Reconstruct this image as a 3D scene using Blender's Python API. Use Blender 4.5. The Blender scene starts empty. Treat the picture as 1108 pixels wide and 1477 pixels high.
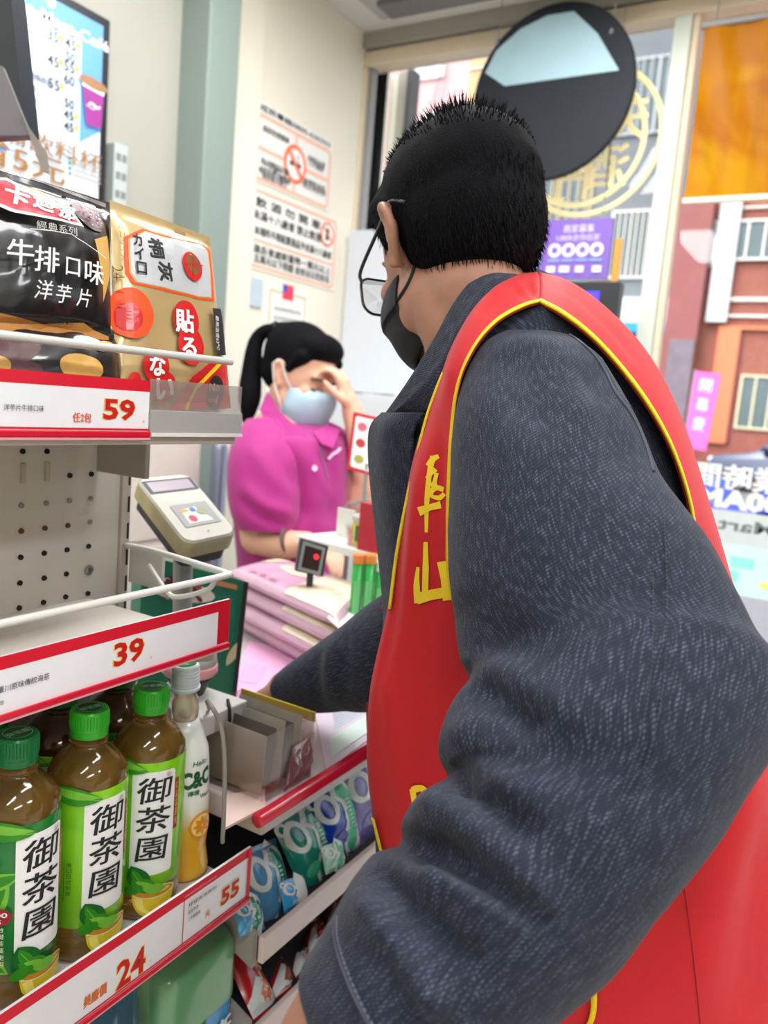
import bpy, bmesh, math, random
import numpy as np
from mathutils import Vector, Matrix, noise as mnoise
from mathutils.geometry import tessellate_polygon

random.seed(7)
SC = bpy.context.scene
COL = SC.collection

# ------------------------------------------------------------------ camera
F = 1150.0
CX, CY = 554.0, 738.5
def nz(v):
    v = np.array(v, float); return v / np.linalg.norm(v)
ZC = -nz([-684, -8242, 1150])
YC = nz([686, 103, 1150]); YC = nz(YC - ZC * YC.dot(ZC))
XC = np.cross(YC, ZC)
if XC[0] < 0: XC = -XC
RM = np.array([XC, YC, ZC])
CAM = np.array([0, 0, 1.43])
cam_d = bpy.data.cameras.new('camera')
cam = bpy.data.objects.new('camera', cam_d); COL.objects.link(cam)
cam_d.sensor_fit = 'VERTICAL'; cam_d.sensor_height = 36.0
cam_d.lens = F / 1477 * 36.0
cam_d.clip_start = 0.02; cam_d.clip_end = 300
mw = Matrix.Identity(4)
for i in range(3):
    mw[i][0] = RM[i][0]; mw[i][1] = RM[i][1]; mw[i][2] = -RM[i][2]; mw[i][3] = CAM[i]
cam.matrix_world = mw
cam_d.dof.use_dof = True
cam_d.dof.focus_distance = 0.66
cam_d.dof.aperture_fstop = 6.3
SC.camera = cam

def ray(px, py): return RM @ np.array([(px - CX) / F, -(py - CY) / F, 1.0])
def at(px, py, d): return CAM + ray(px, py) * d
def onx(px, py, x): r = ray(px, py); return CAM + r * (x / r[0])
def ony(px, py, y): r = ray(px, py); return CAM + r * (y / r[1])
def onz(px, py, z): r = ray(px, py); return CAM + r * ((z - CAM[2]) / r[2])
FWD = RM @ np.array([0, 0, 1.0]); RIGHT = RM @ np.array([1.0, 0, 0]); UP = RM @ np.array([0, 1.0, 0])
def proj(P):
    c = (np.atleast_2d(P) - CAM) @ RM
    return np.stack([CX + F * c[:, 0] / c[:, 2], CY - F * c[:, 1] / c[:, 2]], 1)

# ------------------------------------------------------------------ world, sun, lights, exposure
SC.view_settings.view_transform = 'Standard'
SC.view_settings.look = 'None'
SC.view_settings.gamma = 1.0
SC.view_settings.use_curve_mapping = False
SC.view_settings.exposure = 0.24
w = bpy.data.worlds.new('world'); SC.world = w; w.use_nodes = True
nt = w.node_tree; nt.nodes.clear()
sky = nt.nodes.new('ShaderNodeTexSky'); sky.sky_type = 'NISHITA'
sky.sun_disc = False; sky.sun_elevation = math.radians(50); sky.sun_rotation = math.radians(200)
sky.dust_density = 4.0; sky.ozone_density = 1.0
hs = nt.nodes.new('ShaderNodeHueSaturation'); hs.inputs['Saturation'].default_value = 0.35
bg = nt.nodes.new('ShaderNodeBackground'); bg.inputs['Strength'].default_value = 0.40
ow = nt.nodes.new('ShaderNodeOutputWorld')
nt.links.new(sky.outputs[0], hs.inputs['Color']); nt.links.new(hs.outputs[0], bg.inputs[0]); nt.links.new(bg.outputs[0], ow.inputs[0])

def area_light(name, loc, rot, sx, sy, power, col=(1, 1, 1)):
    d = bpy.data.lights.new(name, 'AREA'); d.shape = 'RECTANGLE'; d.size = sx; d.size_y = sy
    d.energy = power; d.color = col
    o = bpy.data.objects.new(name, d); COL.objects.link(o); o.location = loc; o.rotation_euler = rot
    return o
# the shop's ceiling panels (fixtures are built further down, around each lamp)
CEIL = 2.75
LAMPS = [(-1.15, 1.15), (-1.15, -0.9), (0.35, 0.75), (0.35, -0.9), (1.7, 0.9), (1.7, -0.9), (-.6, 1.72)]  # last one is an extra lamp, added out of view to brighten the wall corner
for i, (lx, ly) in enumerate(LAMPS):
    area_light('ceiling_lamp_light', (lx, ly, CEIL - 0.045), (0, 0, 0), 0.26, 1.1, 13.5, (0.985, 0.99, 1.0))
# daylight from the street through the shop window
sun_d = bpy.data.lights.new('sun', 'SUN'); sun_d.energy = 1.1; sun_d.angle = math.radians(12)
sun = bpy.data.objects.new('sun', sun_d); COL.objects.link(sun); sun.rotation_euler = (math.radians(-20), math.radians(28), 0)

# ------------------------------------------------------------------ materials
def lin(c):
    r = []
    for v in c[:3]:
        v = v / 255.0
        r.append(v / 12.92 if v <= 0.04045 else ((v + 0.055) / 1.055) ** 2.4)
    return tuple(r) + (1.0,)
MATS = {}
def mat(name, col, rough=0.5, metal=0.0, var=0.06, vs=25.0, bump=0.0, bs=150.0, trans=0.0, alpha=1.0,
        emit=0.0, coat=0.0, sheen=0.0, ior=1.45, sss=0.0, spec=0.5):
    if name in MATS: return MATS[name]
    m = bpy.data.materials.new(name); m.use_nodes = True
    nt = m.node_tree; N = nt.nodes; L = nt.links
    b = N['Principled BSDF']; c = lin(col)
    tc = N.new('ShaderNodeTexCoord'); no = N.new('ShaderNodeTexNoise'); no.inputs['Scale'].default_value = vs
    no.inputs['Detail'].default_value = 4
    L.new(tc.outputs['Object'], no.inputs['Vector'])
    mx = N.new('ShaderNodeMix'); mx.data_type = 'RGBA'
    mx.inputs[6].default_value = tuple(v * (1 - var) for v in c[:3]) + (1,)
    mx.inputs[7].default_value = tuple(min(1, v * (1 + var)) for v in c[:3]) + (1,)
    L.new(no.outputs['Fac'], mx.inputs[0]); L.new(mx.outputs[2], b.inputs['Base Color'])
    b.inputs['Roughness'].default_value = rough; b.inputs['Metallic'].default_value = metal
    b.inputs['IOR'].default_value = ior; b.inputs['Alpha'].default_value = alpha
    b.inputs['Transmission Weight'].default_value = trans
    b.inputs['Coat Weight'].default_value = coat; b.inputs['Coat Roughness'].default_value = 0.08
    b.inputs['Sheen Weight'].default_value = sheen; b.inputs['Subsurface Weight'].default_value = sss
    b.inputs['Subsurface Scale'].default_value = 0.01
    b.inputs['Specular IOR Level'].default_value = spec
    if emit:
        L.new(mx.outputs[2], b.inputs['Emission Color']); b.inputs['Emission Strength'].default_value = emit
    if bump:
        n2 = N.new('ShaderNodeTexNoise'); n2.inputs['Scale'].default_value = bs; n2.inputs['Detail'].default_value = 3
        L.new(tc.outputs['Object'], n2.inputs['Vector'])
        bp = N.new('ShaderNodeBump'); bp.inputs['Strength'].default_value = bump; bp.inputs['Distance'].default_value = 0.004
        L.new(n2.outputs['Fac'], bp.inputs['Height']); L.new(bp.outputs['Normal'], b.inputs['Normal'])
    MATS[name] = m
    return m
def thin_glass(name, tint=(250, 252, 252), gloss=0.08, rough=0.02, fres=.35, body=0.0, bodycol=(200, 200, 200)):
    """thin clear sheet: transparent, with mirror-like reflection and an optional milky share"""
    if name in MATS: return MATS[name]
    m = bpy.data.materials.new(name); m.use_nodes = True
    nt = m.node_tree; N = nt.nodes; L = nt.links; N.clear()
    out = N.new('ShaderNodeOutputMaterial'); tr = N.new('ShaderNodeBsdfTransparent'); gl = N.new('ShaderNodeBsdfGlossy')
    lw = N.new('ShaderNodeLayerWeight'); lw.inputs['Blend'].default_value = 0.35
    no = N.new('ShaderNodeTexNoise'); no.inputs['Scale'].default_value = 9
    mp = N.new('ShaderNodeMapRange'); mp.inputs['To Min'].default_value = gloss * 0.6; mp.inputs['To Max'].default_value = gloss * 1.4
    ad = N.new('ShaderNodeMath'); ad.operation = 'MULTIPLY_ADD'; ad.inputs[1].default_value = fres
    L.new(no.outputs['Fac'], mp.inputs['Value']); L.new(lw.outputs['Fresnel'], ad.inputs[0]); L.new(mp.outputs[0], ad.inputs[2])
    tr.inputs['Color'].default_value = lin(tint); gl.inputs['Roughness'].default_value = rough
    ms = N.new('ShaderNodeMixShader'); L.new(ad.outputs[0], ms.inputs[0]); L.new(tr.outputs[0], ms.inputs[1]); L.new(gl.outputs[0], ms.inputs[2])
    last = ms
    if body:
        di = N.new('ShaderNodeBsdfDiffuse'); di.inputs['Color'].default_value = lin(bodycol)
        tl = N.new('ShaderNodeBsdfTranslucent'); tl.inputs['Color'].default_value = lin(bodycol)
        a = N.new('ShaderNodeMixShader'); L.new(di.outputs[0], a.inputs[1]); L.new(tl.outputs[0], a.inputs[2])
        m2 = N.new('ShaderNodeMixShader'); m2.inputs[0].default_value = body
        L.new(ms.outputs[0], m2.inputs[1]); L.new(a.outputs[0], m2.inputs[2]); last = m2
    L.new(last.outputs[0], out.inputs['Surface'])
    MATS[name] = m
    return m

# ------------------------------------------------------------------ objects
ORG = {}
def thing(name, label, cat, loc, group=None):
    o = bpy.data.objects.new(name, None); COL.objects.link(o)
    o.location = Vector(loc); o.empty_display_size = 0.05
    o['label'] = label; o['category'] = cat
    if group: o['group'] = group
    ORG[o.name] = np.array(loc, float)
    return o
def mesh_obj(name, V, Fs, m, parent=None, smooth=False, uv=None, loc=None, label=None, cat=None, group=None, kind=None, mi=None):
    V = np.asarray(V, float).reshape(-1, 3)
    if parent is not None: org = ORG[parent.name]
    elif loc is not None: org = np.array(loc, float)
    elif kind == 'structure': org = np.zeros(3)
    else:
        a, b = V.min(0), V.max(0); org = np.array([(a[0] + b[0]) / 2, (a[1] + b[1]) / 2, a[2]])
    me = bpy.data.meshes.new(name)
    me.from_pydata((V - org).tolist(), [], [tuple(int(i) for i in f) for f in Fs])
    ms = m if isinstance(m, (list, tuple)) else [m]
    for x in ms: me.materials.append(x)
    if mi is not None: me.polygons.foreach_set('material_index', list(mi))
    if smooth: me.polygons.foreach_set('use_smooth', [True] * len(me.polygons))
    if uv is not None:
        ul = me.uv_layers.new(name='UVMap')
        li = np.empty(len(me.loops), dtype=np.int32); me.loops.foreach_get('vertex_index', li)
        ul.data.foreach_set('uv', np.asarray(uv, float)[li].ravel())
    me.update()
    o = bpy.data.objects.new(name, me); COL.objects.link(o)
    if parent is not None: o.parent = parent
    else: o.location = Vector(org)
    ORG[o.name] = org
    if label: o['label'] = label
    if cat: o['category'] = cat
    if group: o['group'] = group
    if kind: o['kind'] = kind
    return o
class G:
    """collects shapes for one mesh"""
    def __init__(s): s.V = []; s.F = []; s.MI = []; s.n = 0
    def add(s, V, Fs, mi=0):
        V = np.asarray(V, float).reshape(-1, 3)
        s.V.append(V); s.F += [tuple(i + s.n for i in f) for f in Fs]; s.MI += [mi] * len(Fs); s.n += len(V); return s
    def hexa(s, P, mi=0):
        """8 corners: bottom 4 (ccw) then top 4"""
        return s.add(P, [(3, 2, 1, 0), (4, 5, 6, 7), (0, 1, 5, 4), (1, 2, 6, 5), (2, 3, 7, 6), (3, 0, 4, 7)], mi)
    def box(s, a, b, mi=0, bev=0.0):
        x0, y0, z0 = a; x1, y1, z1 = b
        if x0 > x1: x0, x1 = x1, x0
        if y0 > y1: y0, y1 = y1, y0
        if z0 > z1: z0, z1 = z1, z0
        if bev <= 0:
            return s.hexa([(x0, y0, z0), (x1, y0, z0), (x1, y1, z0), (x0, y1, z0), (x0, y0, z1), (x1, y0, z1), (x1, y1, z1), (x0, y1, z1)], mi)
        return s.bm(lambda: _bevbox((x0, y0, z0), (x1, y1, z1), bev), mi)
    def bm(s, fn, mi=0):
        b = fn(); b.verts.ensure_lookup_table()
        for i, v in enumerate(b.verts): v.index = i
        V = [tuple(v.co) for v in b.verts]; Fs = [tuple(v.index for v in f.verts) for f in b.faces]
        b.free(); return s.add(V, Fs, mi)
    def tube(s, P, r, n=10, mi=0, closed=False, cap=True):
        P = np.asarray(P, float); k = len(P); rr = np.broadcast_to(np.asarray(r, float), (k,))
        T = np.gradient(P, axis=0)
        if closed: T = np.roll(P, -1, 0) - np.roll(P, 1, 0)
        T /= (np.linalg.norm(T, axis=1, keepdims=True) + 1e-12)
        u = np.array([0, 0, 1.0]) if abs(T[0][2]) < 0.9 else np.array([1.0, 0, 0])
        V = []
        for i in range(k):
            u = u - T[i] * u.dot(T[i]); u = u / (np.linalg.norm(u) + 1e-12); v = np.cross(T[i], u)
            for j in range(n):
                a = 2 * math.pi * j / n; V.append(P[i] + rr[i] * (u * math.cos(a) + v * math.sin(a)))
        Fs = []
        for i in range(k if closed else k - 1):
            i2 = (i + 1) % k
            for j in range(n): Fs.append((i * n + j, i * n + (j + 1) % n, i2 * n + (j + 1) % n, i2 * n + j))
        if cap and not closed: Fs += [tuple(range(n - 1, -1, -1)), tuple((k - 1) * n + j for j in range(n))]
        return s.add(V, Fs, mi)
    def lathe(s, c, prof, n=32, mi=0, axis=None, a0=0.0):
        """prof: list of (r, h); around z (or axis) at c"""
        c = np.array(c, float); ax = np.array([0, 0, 1.0]) if axis is None else nz(axis)
        u = np.array([1.0, 0, 0]) if abs(ax[0]) < 0.9 else np.array([0, 1.0, 0])
        u = nz(u - ax * u.dot(ax)); v = np.cross(ax, u); V = []
        for r, h in prof:
            for j in range(n):
                a = a0 + 2 * math.pi * j / n; V.append(c + ax * h + r * (u * math.cos(a) + v * math.sin(a)))
        Fs = []
        for i in range(len(prof) - 1):
            for j in range(n): Fs.append((i * n + j, i * n + (j + 1) % n, (i + 1) * n + (j + 1) % n, (i + 1) * n + j))
        if prof[0][0] > 1e-5: Fs.append(tuple(range(n - 1, -1, -1)))
        if prof[-1][0] > 1e-5: Fs.append(tuple((len(prof) - 1) * n + j for j in range(n)))
        return s.add(V, Fs, mi)
    def grid(s, P, mi=0, closed_u=False):
        """P: array rows x cols x 3"""
        P = np.asarray(P, float); r, c = P.shape[:2]; Fs = []
        for i in range(r - 1):
            for j in range(c if closed_u else c - 1):
                j2 = (j + 1) % c; Fs.append((i * c + j, i * c + j2, (i + 1) * c + j2, (i + 1) * c + j))
        return s.add(P.reshape(-1, 3), Fs, mi)
    def quadsheet(s, P4, th, mi=0):
        """four corners (ccw from the front) given thickness backwards"""
        P4 = np.asarray(P4, float); n = nz(np.cross(P4[1] - P4[0], P4[3] - P4[0])); B = P4 - n * th
        return s.hexa([B[0], B[1], B[2], B[3], P4[0], P4[1], P4[2], P4[3]], mi)
    def prism(s, pts, vec, mi=0):
        """flat polygon (list of 3D points) extruded along vec"""
        P = np.asarray(pts, float); k = len(P); v = np.asarray(vec, float)
        Fs = [tuple(range(k)), tuple(range(2 * k - 1, k - 1, -1))] + [(i, k + i, k + (i + 1) % k, (i + 1) % k) for i in range(k)]
        return s.add(np.vstack([P, P + v]), Fs, mi)
    def make(s, name, m, parent=None, **kw):
        mi = s.MI if isinstance(m, (list, tuple)) else None
        return mesh_obj(name, np.vstack(s.V), s.F, m, parent, mi=mi, **kw)
def _bevbox(a, b, bev):
    bm = bmesh.new(); bmesh.ops.create_cube(bm, size=1.0)
    for v in bm.verts:
        v.co = Vector([(a[i] + b[i]) / 2 + v.co[i] * (b[i] - a[i]) for i in range(3)])
    bmesh.ops.bevel(bm, geom=list(bm.edges) , offset=bev, segments=2, affect='EDGES', profile=0.5)
    return bm
def copy_thing(o, loc, label=None, group=None):
    c = o.copy(); COL.objects.link(c); c.location = Vector(loc)
    if label: c['label'] = label
    if group: c['group'] = group
    def rec(src, dst):
        for ch in list(src.children):
            d = ch.copy(); COL.objects.link(d); d.parent = dst; rec(ch, d)
    rec(o, c)
    return c
def struct(name, g, m, parent=None, **kw):
    return g.make(name, m, parent, kind='structure' if parent is None else None, **kw)

# ------------------------------------------------------------------ flat print (lettering and graphics as thin mesh)
_TX = {}
def text2d(s, bold=0.0):
    key = (s, bold)
    if key in _TX: return _TX[key]
    c = bpy.data.curves.new('txt', 'FONT'); c.body = s; c.size = 1.0; c.offset = bold; c.resolution_u = 2
    c.align_x = 'LEFT'
    o = bpy.data.objects.new('txt', c); COL.objects.link(o)
    dg = bpy.context.evaluated_depsgraph_get()
    me = bpy.data.meshes.new_from_object(o.evaluated_get(dg))
    V = np.array([v.co[:2] for v in me.vertices]); Fs = [tuple(p.vertices) for p in me.polygons]
    bpy.data.objects.remove(o); bpy.data.curves.remove(c); bpy.data.meshes.remove(me)
    if len(V) == 0: V = np.zeros((1, 2))
    _TX[key] = (V, Fs)
    return _TX[key]
def rrect(x0, y0, x1, y1, r=0.0, n=4):
    if r <= 0: return [(x0, y0), (x1, y0), (x1, y1), (x0, y1)]
    P = []
    for cx_, cy_, a in ((x1 - r, y0 + r, -90), (x1 - r, y1 - r, 0), (x0 + r, y1 - r, 90), (x0 + r, y0 + r, 180)):
        for k in range(n + 1):
            t = math.radians(a + 90 * k / n); P.append((cx_ + r * math.cos(t), cy_ + r * math.sin(t)))
    return P
def ell(cx_, cy_, rx, ry=None, n=24, rot=0.0):
    ry = rx if ry is None else ry; P = []
    for k in range(n):
        t = 2 * math.pi * k / n; x, y = rx * math.cos(t), ry * math.sin(t)
        P.append((cx_ + x * math.cos(rot) - y * math.sin(rot), cy_ + x * math.sin(rot) + y * math.cos(rot)))
    return P
def leaf(cx_, cy_, L, W, rot, n=9):
    P = []
    for k in range(n + 1): t = k / n; P.append((L * (t - 0.5), W * math.sin(math.pi * t) ** 0.8 * (1 - 0.25 * t)))
    for k in range(n - 1, 0, -1): t = k / n; P.append((L * (t - 0.5), -W * math.sin(math.pi * t) ** 0.8 * (1 - 0.25 * t)))
    c, s_ = math.cos(rot), math.sin(rot)
    return [(cx_ + x * c - y * s_, cy_ + x * s_ + y * c) for x, y in P]
def spline(P, n=8, closed=False):
    P = np.asarray(P, float); k = len(P); out = []
    rng = range(k if closed else k - 1)
    for i in rng:
        p0 = P[(i - 1) % k] if (closed or i > 0) else 2 * P[0] - P[1]
        p1 = P[i]; p2 = P[(i + 1) % k]
        p3 = P[(i + 2) % k] if (closed or i + 2 < k) else 2 * P[-1] - P[-2]
        for t in np.linspace(0, 1, n, endpoint=False):
            out.append(0.5 * ((2 * p1) + (-p0 + p2) * t + (2 * p0 - 5 * p1 + 4 * p2 - p3) * t * t + (-p0 + 3 * p1 - 3 * p2 + p3) * t ** 3))
    if not closed: out.append(P[-1])
    return np.array(out)
class Print:
    """layers of flat print on a surface given by fmap(u, v, h) -> world point"""
    def __init__(s, fmap, step=0.00012, h0=0.0004, cut=None, cuty=False):
        s.cuty = cuty; s.fm = fmap; s.step = step; s.h = h0; s.cut = cut; s.V = []; s.F = []; s.MI = []; s.M = []; s.n = 0
    def _add(s, V2, Fs, m):
        if m not in s.M: s.M.append(m)
        mi = s.M.index(m)
        if s.cut:
            bm = bmesh.new(); vs = [bm.verts.new((x, y, 0)) for x, y in V2]
            for f in Fs:
                try: bm.faces.new([vs[i] for i in f])
                except ValueError: pass
            lo, hi = min(v[0] for v in V2), max(v[0] for v in V2)
            x = math.ceil(lo / s.cut) * s.cut
            while x < hi:
                bmesh.ops.bisect_plane(bm, geom=list(bm.verts) + list(bm.edges) + list(bm.faces), dist=1e-6, plane_co=(x, 0, 0), plane_no=(1, 0, 0)); x += s.cut
            if s.cuty:
                lo, hi = min(v[1] for v in V2), max(v[1] for v in V2); x = math.ceil(lo / s.cut) * s.cut
                while x < hi:
                    bmesh.ops.bisect_plane(bm, geom=list(bm.verts) + list(bm.edges) + list(bm.faces), dist=1e-6, plane_co=(0, x, 0), plane_no=(0, 1, 0)); x += s.cut
            for i, v in enumerate(bm.verts): v.index = i
            V2 = [(v.co.x, v.co.y) for v in bm.verts]; Fs = [tuple(v.index for v in f.verts) for f in bm.faces]; bm.free()
        for x, y in V2: s.V.append(s.fm(x, y, s.h))
        s.F += [tuple(i + s.n for i in f) for f in Fs]; s.MI += [mi] * len(Fs); s.n += len(V2)
    def poly(s, P, m):
        P = [tuple(p) for p in P]
        T = tessellate_polygon([[Vector((x, y, 0)) for x, y in P]])
        s._add(P, [tuple(t) for t in T], m); s.h += s.step; return s
    def ring(s, P, Q, m):
        k = len(P); s._add(list(map(tuple, P)) + list(map(tuple, Q)), [(i, (i + 1) % k, k + (i + 1) % k, k + i) for i in range(k)], m); s.h += s.step; return s
    def line(s, P, wd, m):
        P = np.asarray(P, float); T = np.gradient(P, axis=0); T /= np.linalg.norm(T, axis=1, keepdims=True) + 1e-12
        N_ = np.stack([-T[:, 1], T[:, 0]], 1); w_ = np.broadcast_to(np.asarray(wd, float), (len(P),))[:, None] / 2
        A = P + N_ * w_; B = P - N_ * w_; k = len(P)
        s._add([tuple(p) for p in A] + [tuple(p) for p in B], [(i, i + 1, k + i + 1, k + i) for i in range(k - 1)], m); s.h += s.step; return s
    def text(s, t, x, y, h, m, bold=0.0, w=None, align='C', shear=0.0, rot=0.0, flip=False):
        if bold and any(ord(ch) > 0x2e00 for ch in t):
            b = bold * h * .9; hh = s.h
            for kk, (dx, dy) in enumerate(((-b, -b * .6), (b, -b * .6), (b, b * .6), (-b, b * .6), (0, 0))):
                s.h = hh + kk * 4e-5; s.text(t, x + dx, y + dy, h, m, 0.0, w, align, shear, rot, flip)
            return s
        """t centred (or left) at x, y; h = height of a full character; w = squeeze to width"""
        V, Fs = text2d(t, bold)
        if not Fs: return s
        a, b = V.min(0), V.max(0); sy = h / (b[1] - a[1]); sx = sy if w is None else w / (b[0] - a[0])
        U = (V - (a + b) / 2) * [sx, sy]
        if align == 'L': U[:, 0] += (b[0] - a[0]) / 2 * sx
        if flip: U[:, 0] *= -1
        U[:, 0] += shear * U[:, 1]
        c, q = math.cos(rot), math.sin(rot)
        U = np.stack([x + U[:, 0] * c - U[:, 1] * q, y + U[:, 0] * q + U[:, 1] * c], 1)
        s._add([tuple(p) for p in U], Fs, m); s.h += s.step; return s
    def make(s, name, parent, **kw):
        return mesh_obj(name, np.array(s.V), s.F, s.M, parent, mi=s.MI, **kw)
def plane_map(O, U, V):
    O = np.array(O, float); U = nz(U); V = nz(V); N_ = np.cross(U, V)
    return lambda u, v, h: O + U * u + V * v + N_ * h
def cyl_map(c, R, a0):
    c = np.array(c, float)
    return lambda u, v, h: c + np.array([(R + h) * math.cos(a0 + u / R), (R + h) * math.sin(a0 + u / R), v])
def bilin_map(P00, P10, P11, P01, W_, H_):
    """quad (lower-left, lower-right, upper-right, upper-left) with u in 0..W, v in 0..H"""
    P = [np.array(p, float) for p in (P00, P10, P11, P01)]; N_ = nz(np.cross(P[1] - P[0], P[3] - P[0]))
    def f(u, v, h):
        a, b = u / W_, v / H_
        return P[0] * (1 - a) * (1 - b) + P[1] * a * (1 - b) + P[2] * a * b + P[3] * (1 - a) * b + N_ * h
    return f
# common inks
INK = mat('ink_black', (30, 30, 34), 0.6); WHT = mat('ink_white', (240, 240, 240), 0.5)
RED = mat('ink_red', (205, 22, 45), 0.45); TAGW = mat('tag_white', (228, 229, 234), 0.4, coat=0.3)
ORANGE = mat('ink_orange', (240, 150, 70), 0.5); YEL = mat('ink_yellow', (235, 205, 30), 0.5); INKGREY = mat('ink_grey', (120, 120, 128), 0.6)
DKRED = mat('ink_price_red', (190, 25, 25), 0.5); GRN = mat('ink_green', (30, 110, 60), 0.5); GOLDINK = mat('ink_gold', (240, 190, 90), 0.5)
# ================================================================== the room
WX = -1.76; WY = 2.64
wall_c = mat('wall_cream', (236, 230, 212), 0.7, var=0.03, vs=3)
wall_g = mat('wall_greygreen', (130, 144, 137), 0.6, var=0.03, vs=3)
wall_b = mat('wall_beige', (166, 164, 154), 0.7, var=0.03, vs=3)
white_p = mat('painted_white', (228, 226, 218), 0.45, var=0.02)
beige_f = mat('frame_beige', (226, 212, 186), 0.5, var=0.03)
grey_m = mat('metal_grey', (150, 150, 150), 0.4, var=0.04)
dark_m = mat('dark_metal', (40, 42, 46), 0.4)
# floor with tiles recessed joints as pattern beyond reach of the view
def tile_floor():
    m = bpy.data.materials.new('floor_tiles'); m.use_nodes = True; N = m.node_tree.nodes; L = m.node_tree.links
    b = N['Principled BSDF']; t = N.new('ShaderNodeTexCoord'); k = N.new('ShaderNodeTexBrick')
    k.offset = 0; k.inputs['Scale'].default_value = 1.6; k.inputs['Brick Width'].default_value = 1; k.inputs['Row Height'].default_value = 1
    k.inputs['Mortar Size'].default_value = 0.006; k.inputs['Color1'].default_value = lin((205, 200, 192)); k.inputs['Color2'].default_value = lin((198, 194, 188)); k.inputs['Mortar'].default_value = lin((140, 136, 130))
    L.new(t.outputs['Object'], k.inputs['Vector']); L.new(k.outputs['Color'], b.inputs['Base Color']); b.inputs['Roughness'].default_value = 0.25
    return m
struct('floor', G().box((-1.9, -3.2, -0.12), (3.2, 2.66, 0)), tile_floor())
struct('ceiling', G().box((-1.9, -3.2, CEIL), (3.2, 2.8, CEIL + 0.1)), mat('ceiling_white', (214, 212, 206), 0.8, var=0.02, vs=2))
struct('wall_left', G().box((WX - 0.12, -3.2, 0), (WX, 2.8, CEIL)), wall_c)
struct('wall_back', G().box((-1.9, -3.32, 0), (3.2, -3.2, CEIL)), wall_c)
struct('wall_right', G().box((3.2, -3.2, 0), (3.32, 2.8, CEIL)), wall_c)
# wall part left of the pillar is a beige board; the pillar stands proud
yP = onx(255, 100, WX)[1]
xF = ony(300, 100, yP)[0]
yF = onx(345, 100, xF)[1]
struct('trim_1', G().box((WX - 0.001, 0.3, 0), (WX + 0.012, yP, CEIL)), wall_b)
struct('wall_pillar', G().box((WX, yP, 0), (xF, yF, CEIL), bev=0.006), wall_g)
struct('trim_2', G().box((WX, yF + 0.001, 0), (WX + 0.02, onx(372, 100, WX)[1], CEIL)), wall_c)
# window wall: head band, frames, glass
zH = ony(700, 74, WY)[2]          # top of the glass
zh2 = ony(700, 55, WY)[2]
xl = ony(528, 200, WY)[0]         # left end of the glass
struct('wall_window', G().box((WX, WY, zh2), (3.2, WY + 0.14, CEIL)).box((WX, WY, 0), (xl - 0.06, WY + 0.14, zh2)).box((xl - 0.06, WY, -0.1), (3.2, WY + 0.12, 0.12)), wall_b)
wf = G().box((xl - 0.07, WY - 0.03, zH), (3.2, WY + 0.05, zh2 + 0.01), bev=0.004).box((xl - 0.07, WY - 0.03, 0.12), (xl, WY + 0.05, zH - 0.001), bev=0.004)
win = struct('window_1', G().box((xl, WY + 0.03, 0.12), (3.2, WY + 0.036, zH)), thin_glass('window_glass', gloss=0.012, fres=.10))
wf.make('window_frame', beige_f, win)
x0m, x1m = ony(951, 240, WY)[0], ony(976, 240, WY)[0]; x2m = ony(986, 240, WY)[0]
G().box((x0m, WY - 0.03, 0.12), (x1m, WY + 0.025, zH), bev=0.003).make('mullion', mat('mullion_white', (214, 222, 210), 0.4, var=0.02), win)
G().box((x1m + 0.001, WY - 0.02, 0.12), (x2m, WY + 0.02, zH), bev=0.003).make('mullion', beige_f, win)
G().box((xl + 0.001, WY - 0.012, 0.121), (xl + 0.018, WY + 0.02, zH - 0.001)).make('glass_bead', grey_m, win)
# folded grey door leaf seen outside through the left end of the glass
dl = thing('folding_shutter', 'grey folded shutter leaf standing outside the left end of the window', 'shutter', (-1.5, 2.95, -0.03))
xa = ony(518, 150, 2.95)[0]; xb = ony(590, 150, 2.95)[0]
for i in range(5):
    a = xa + (xb - xa) * i / 5; b = xa + (xb - xa) * (i + 1) / 5 - 0.004
    G().box((a, 2.93 + 0.025 * (i % 2), -0.029), (b, 2.955 + 0.025 * (i % 2), 2.75), bev=0.003).make('panel', mat('shutter_grey%d' % (i % 2), (215, 212, 196) if i % 2 else (176, 172, 158), 0.5), dl)
G().box((xb, 2.92, -0.029), (xb + 0.02, 2.99, 2.75)).make('edge_post', mat('post_darkgrey', (90, 90, 92), .5), dl)
# soffit box (air curtain) above the window
soff = thing('air_curtain', 'long grey box mounted under the ceiling above the window', 'air curtain', (0.3, 2.45, 2.5))
pS = ony(565, 45, 2.5)
G().box((pS[0], 2.2, pS[2]), (1.6, 2.43, pS[2] + 0.2), bev=0.012).make('body', mat('soffit_grey', (166, 166, 162), 0.5, var=0.03), soff)
G().box((pS[0] + 0.06, 2.3, pS[2] - 0.016), (1.55, 2.4, pS[2] + 0.002), bev=0.004).make('air_slot', mat('slot_dark', (110, 106, 104), 0.5), soff)
soff2 = struct('trim_3', G().box((WX + 0.001, WY - 0.05, CEIL - 0.05), (3.2, WY - 0.001, CEIL - 0.001)), wall_b)
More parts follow.
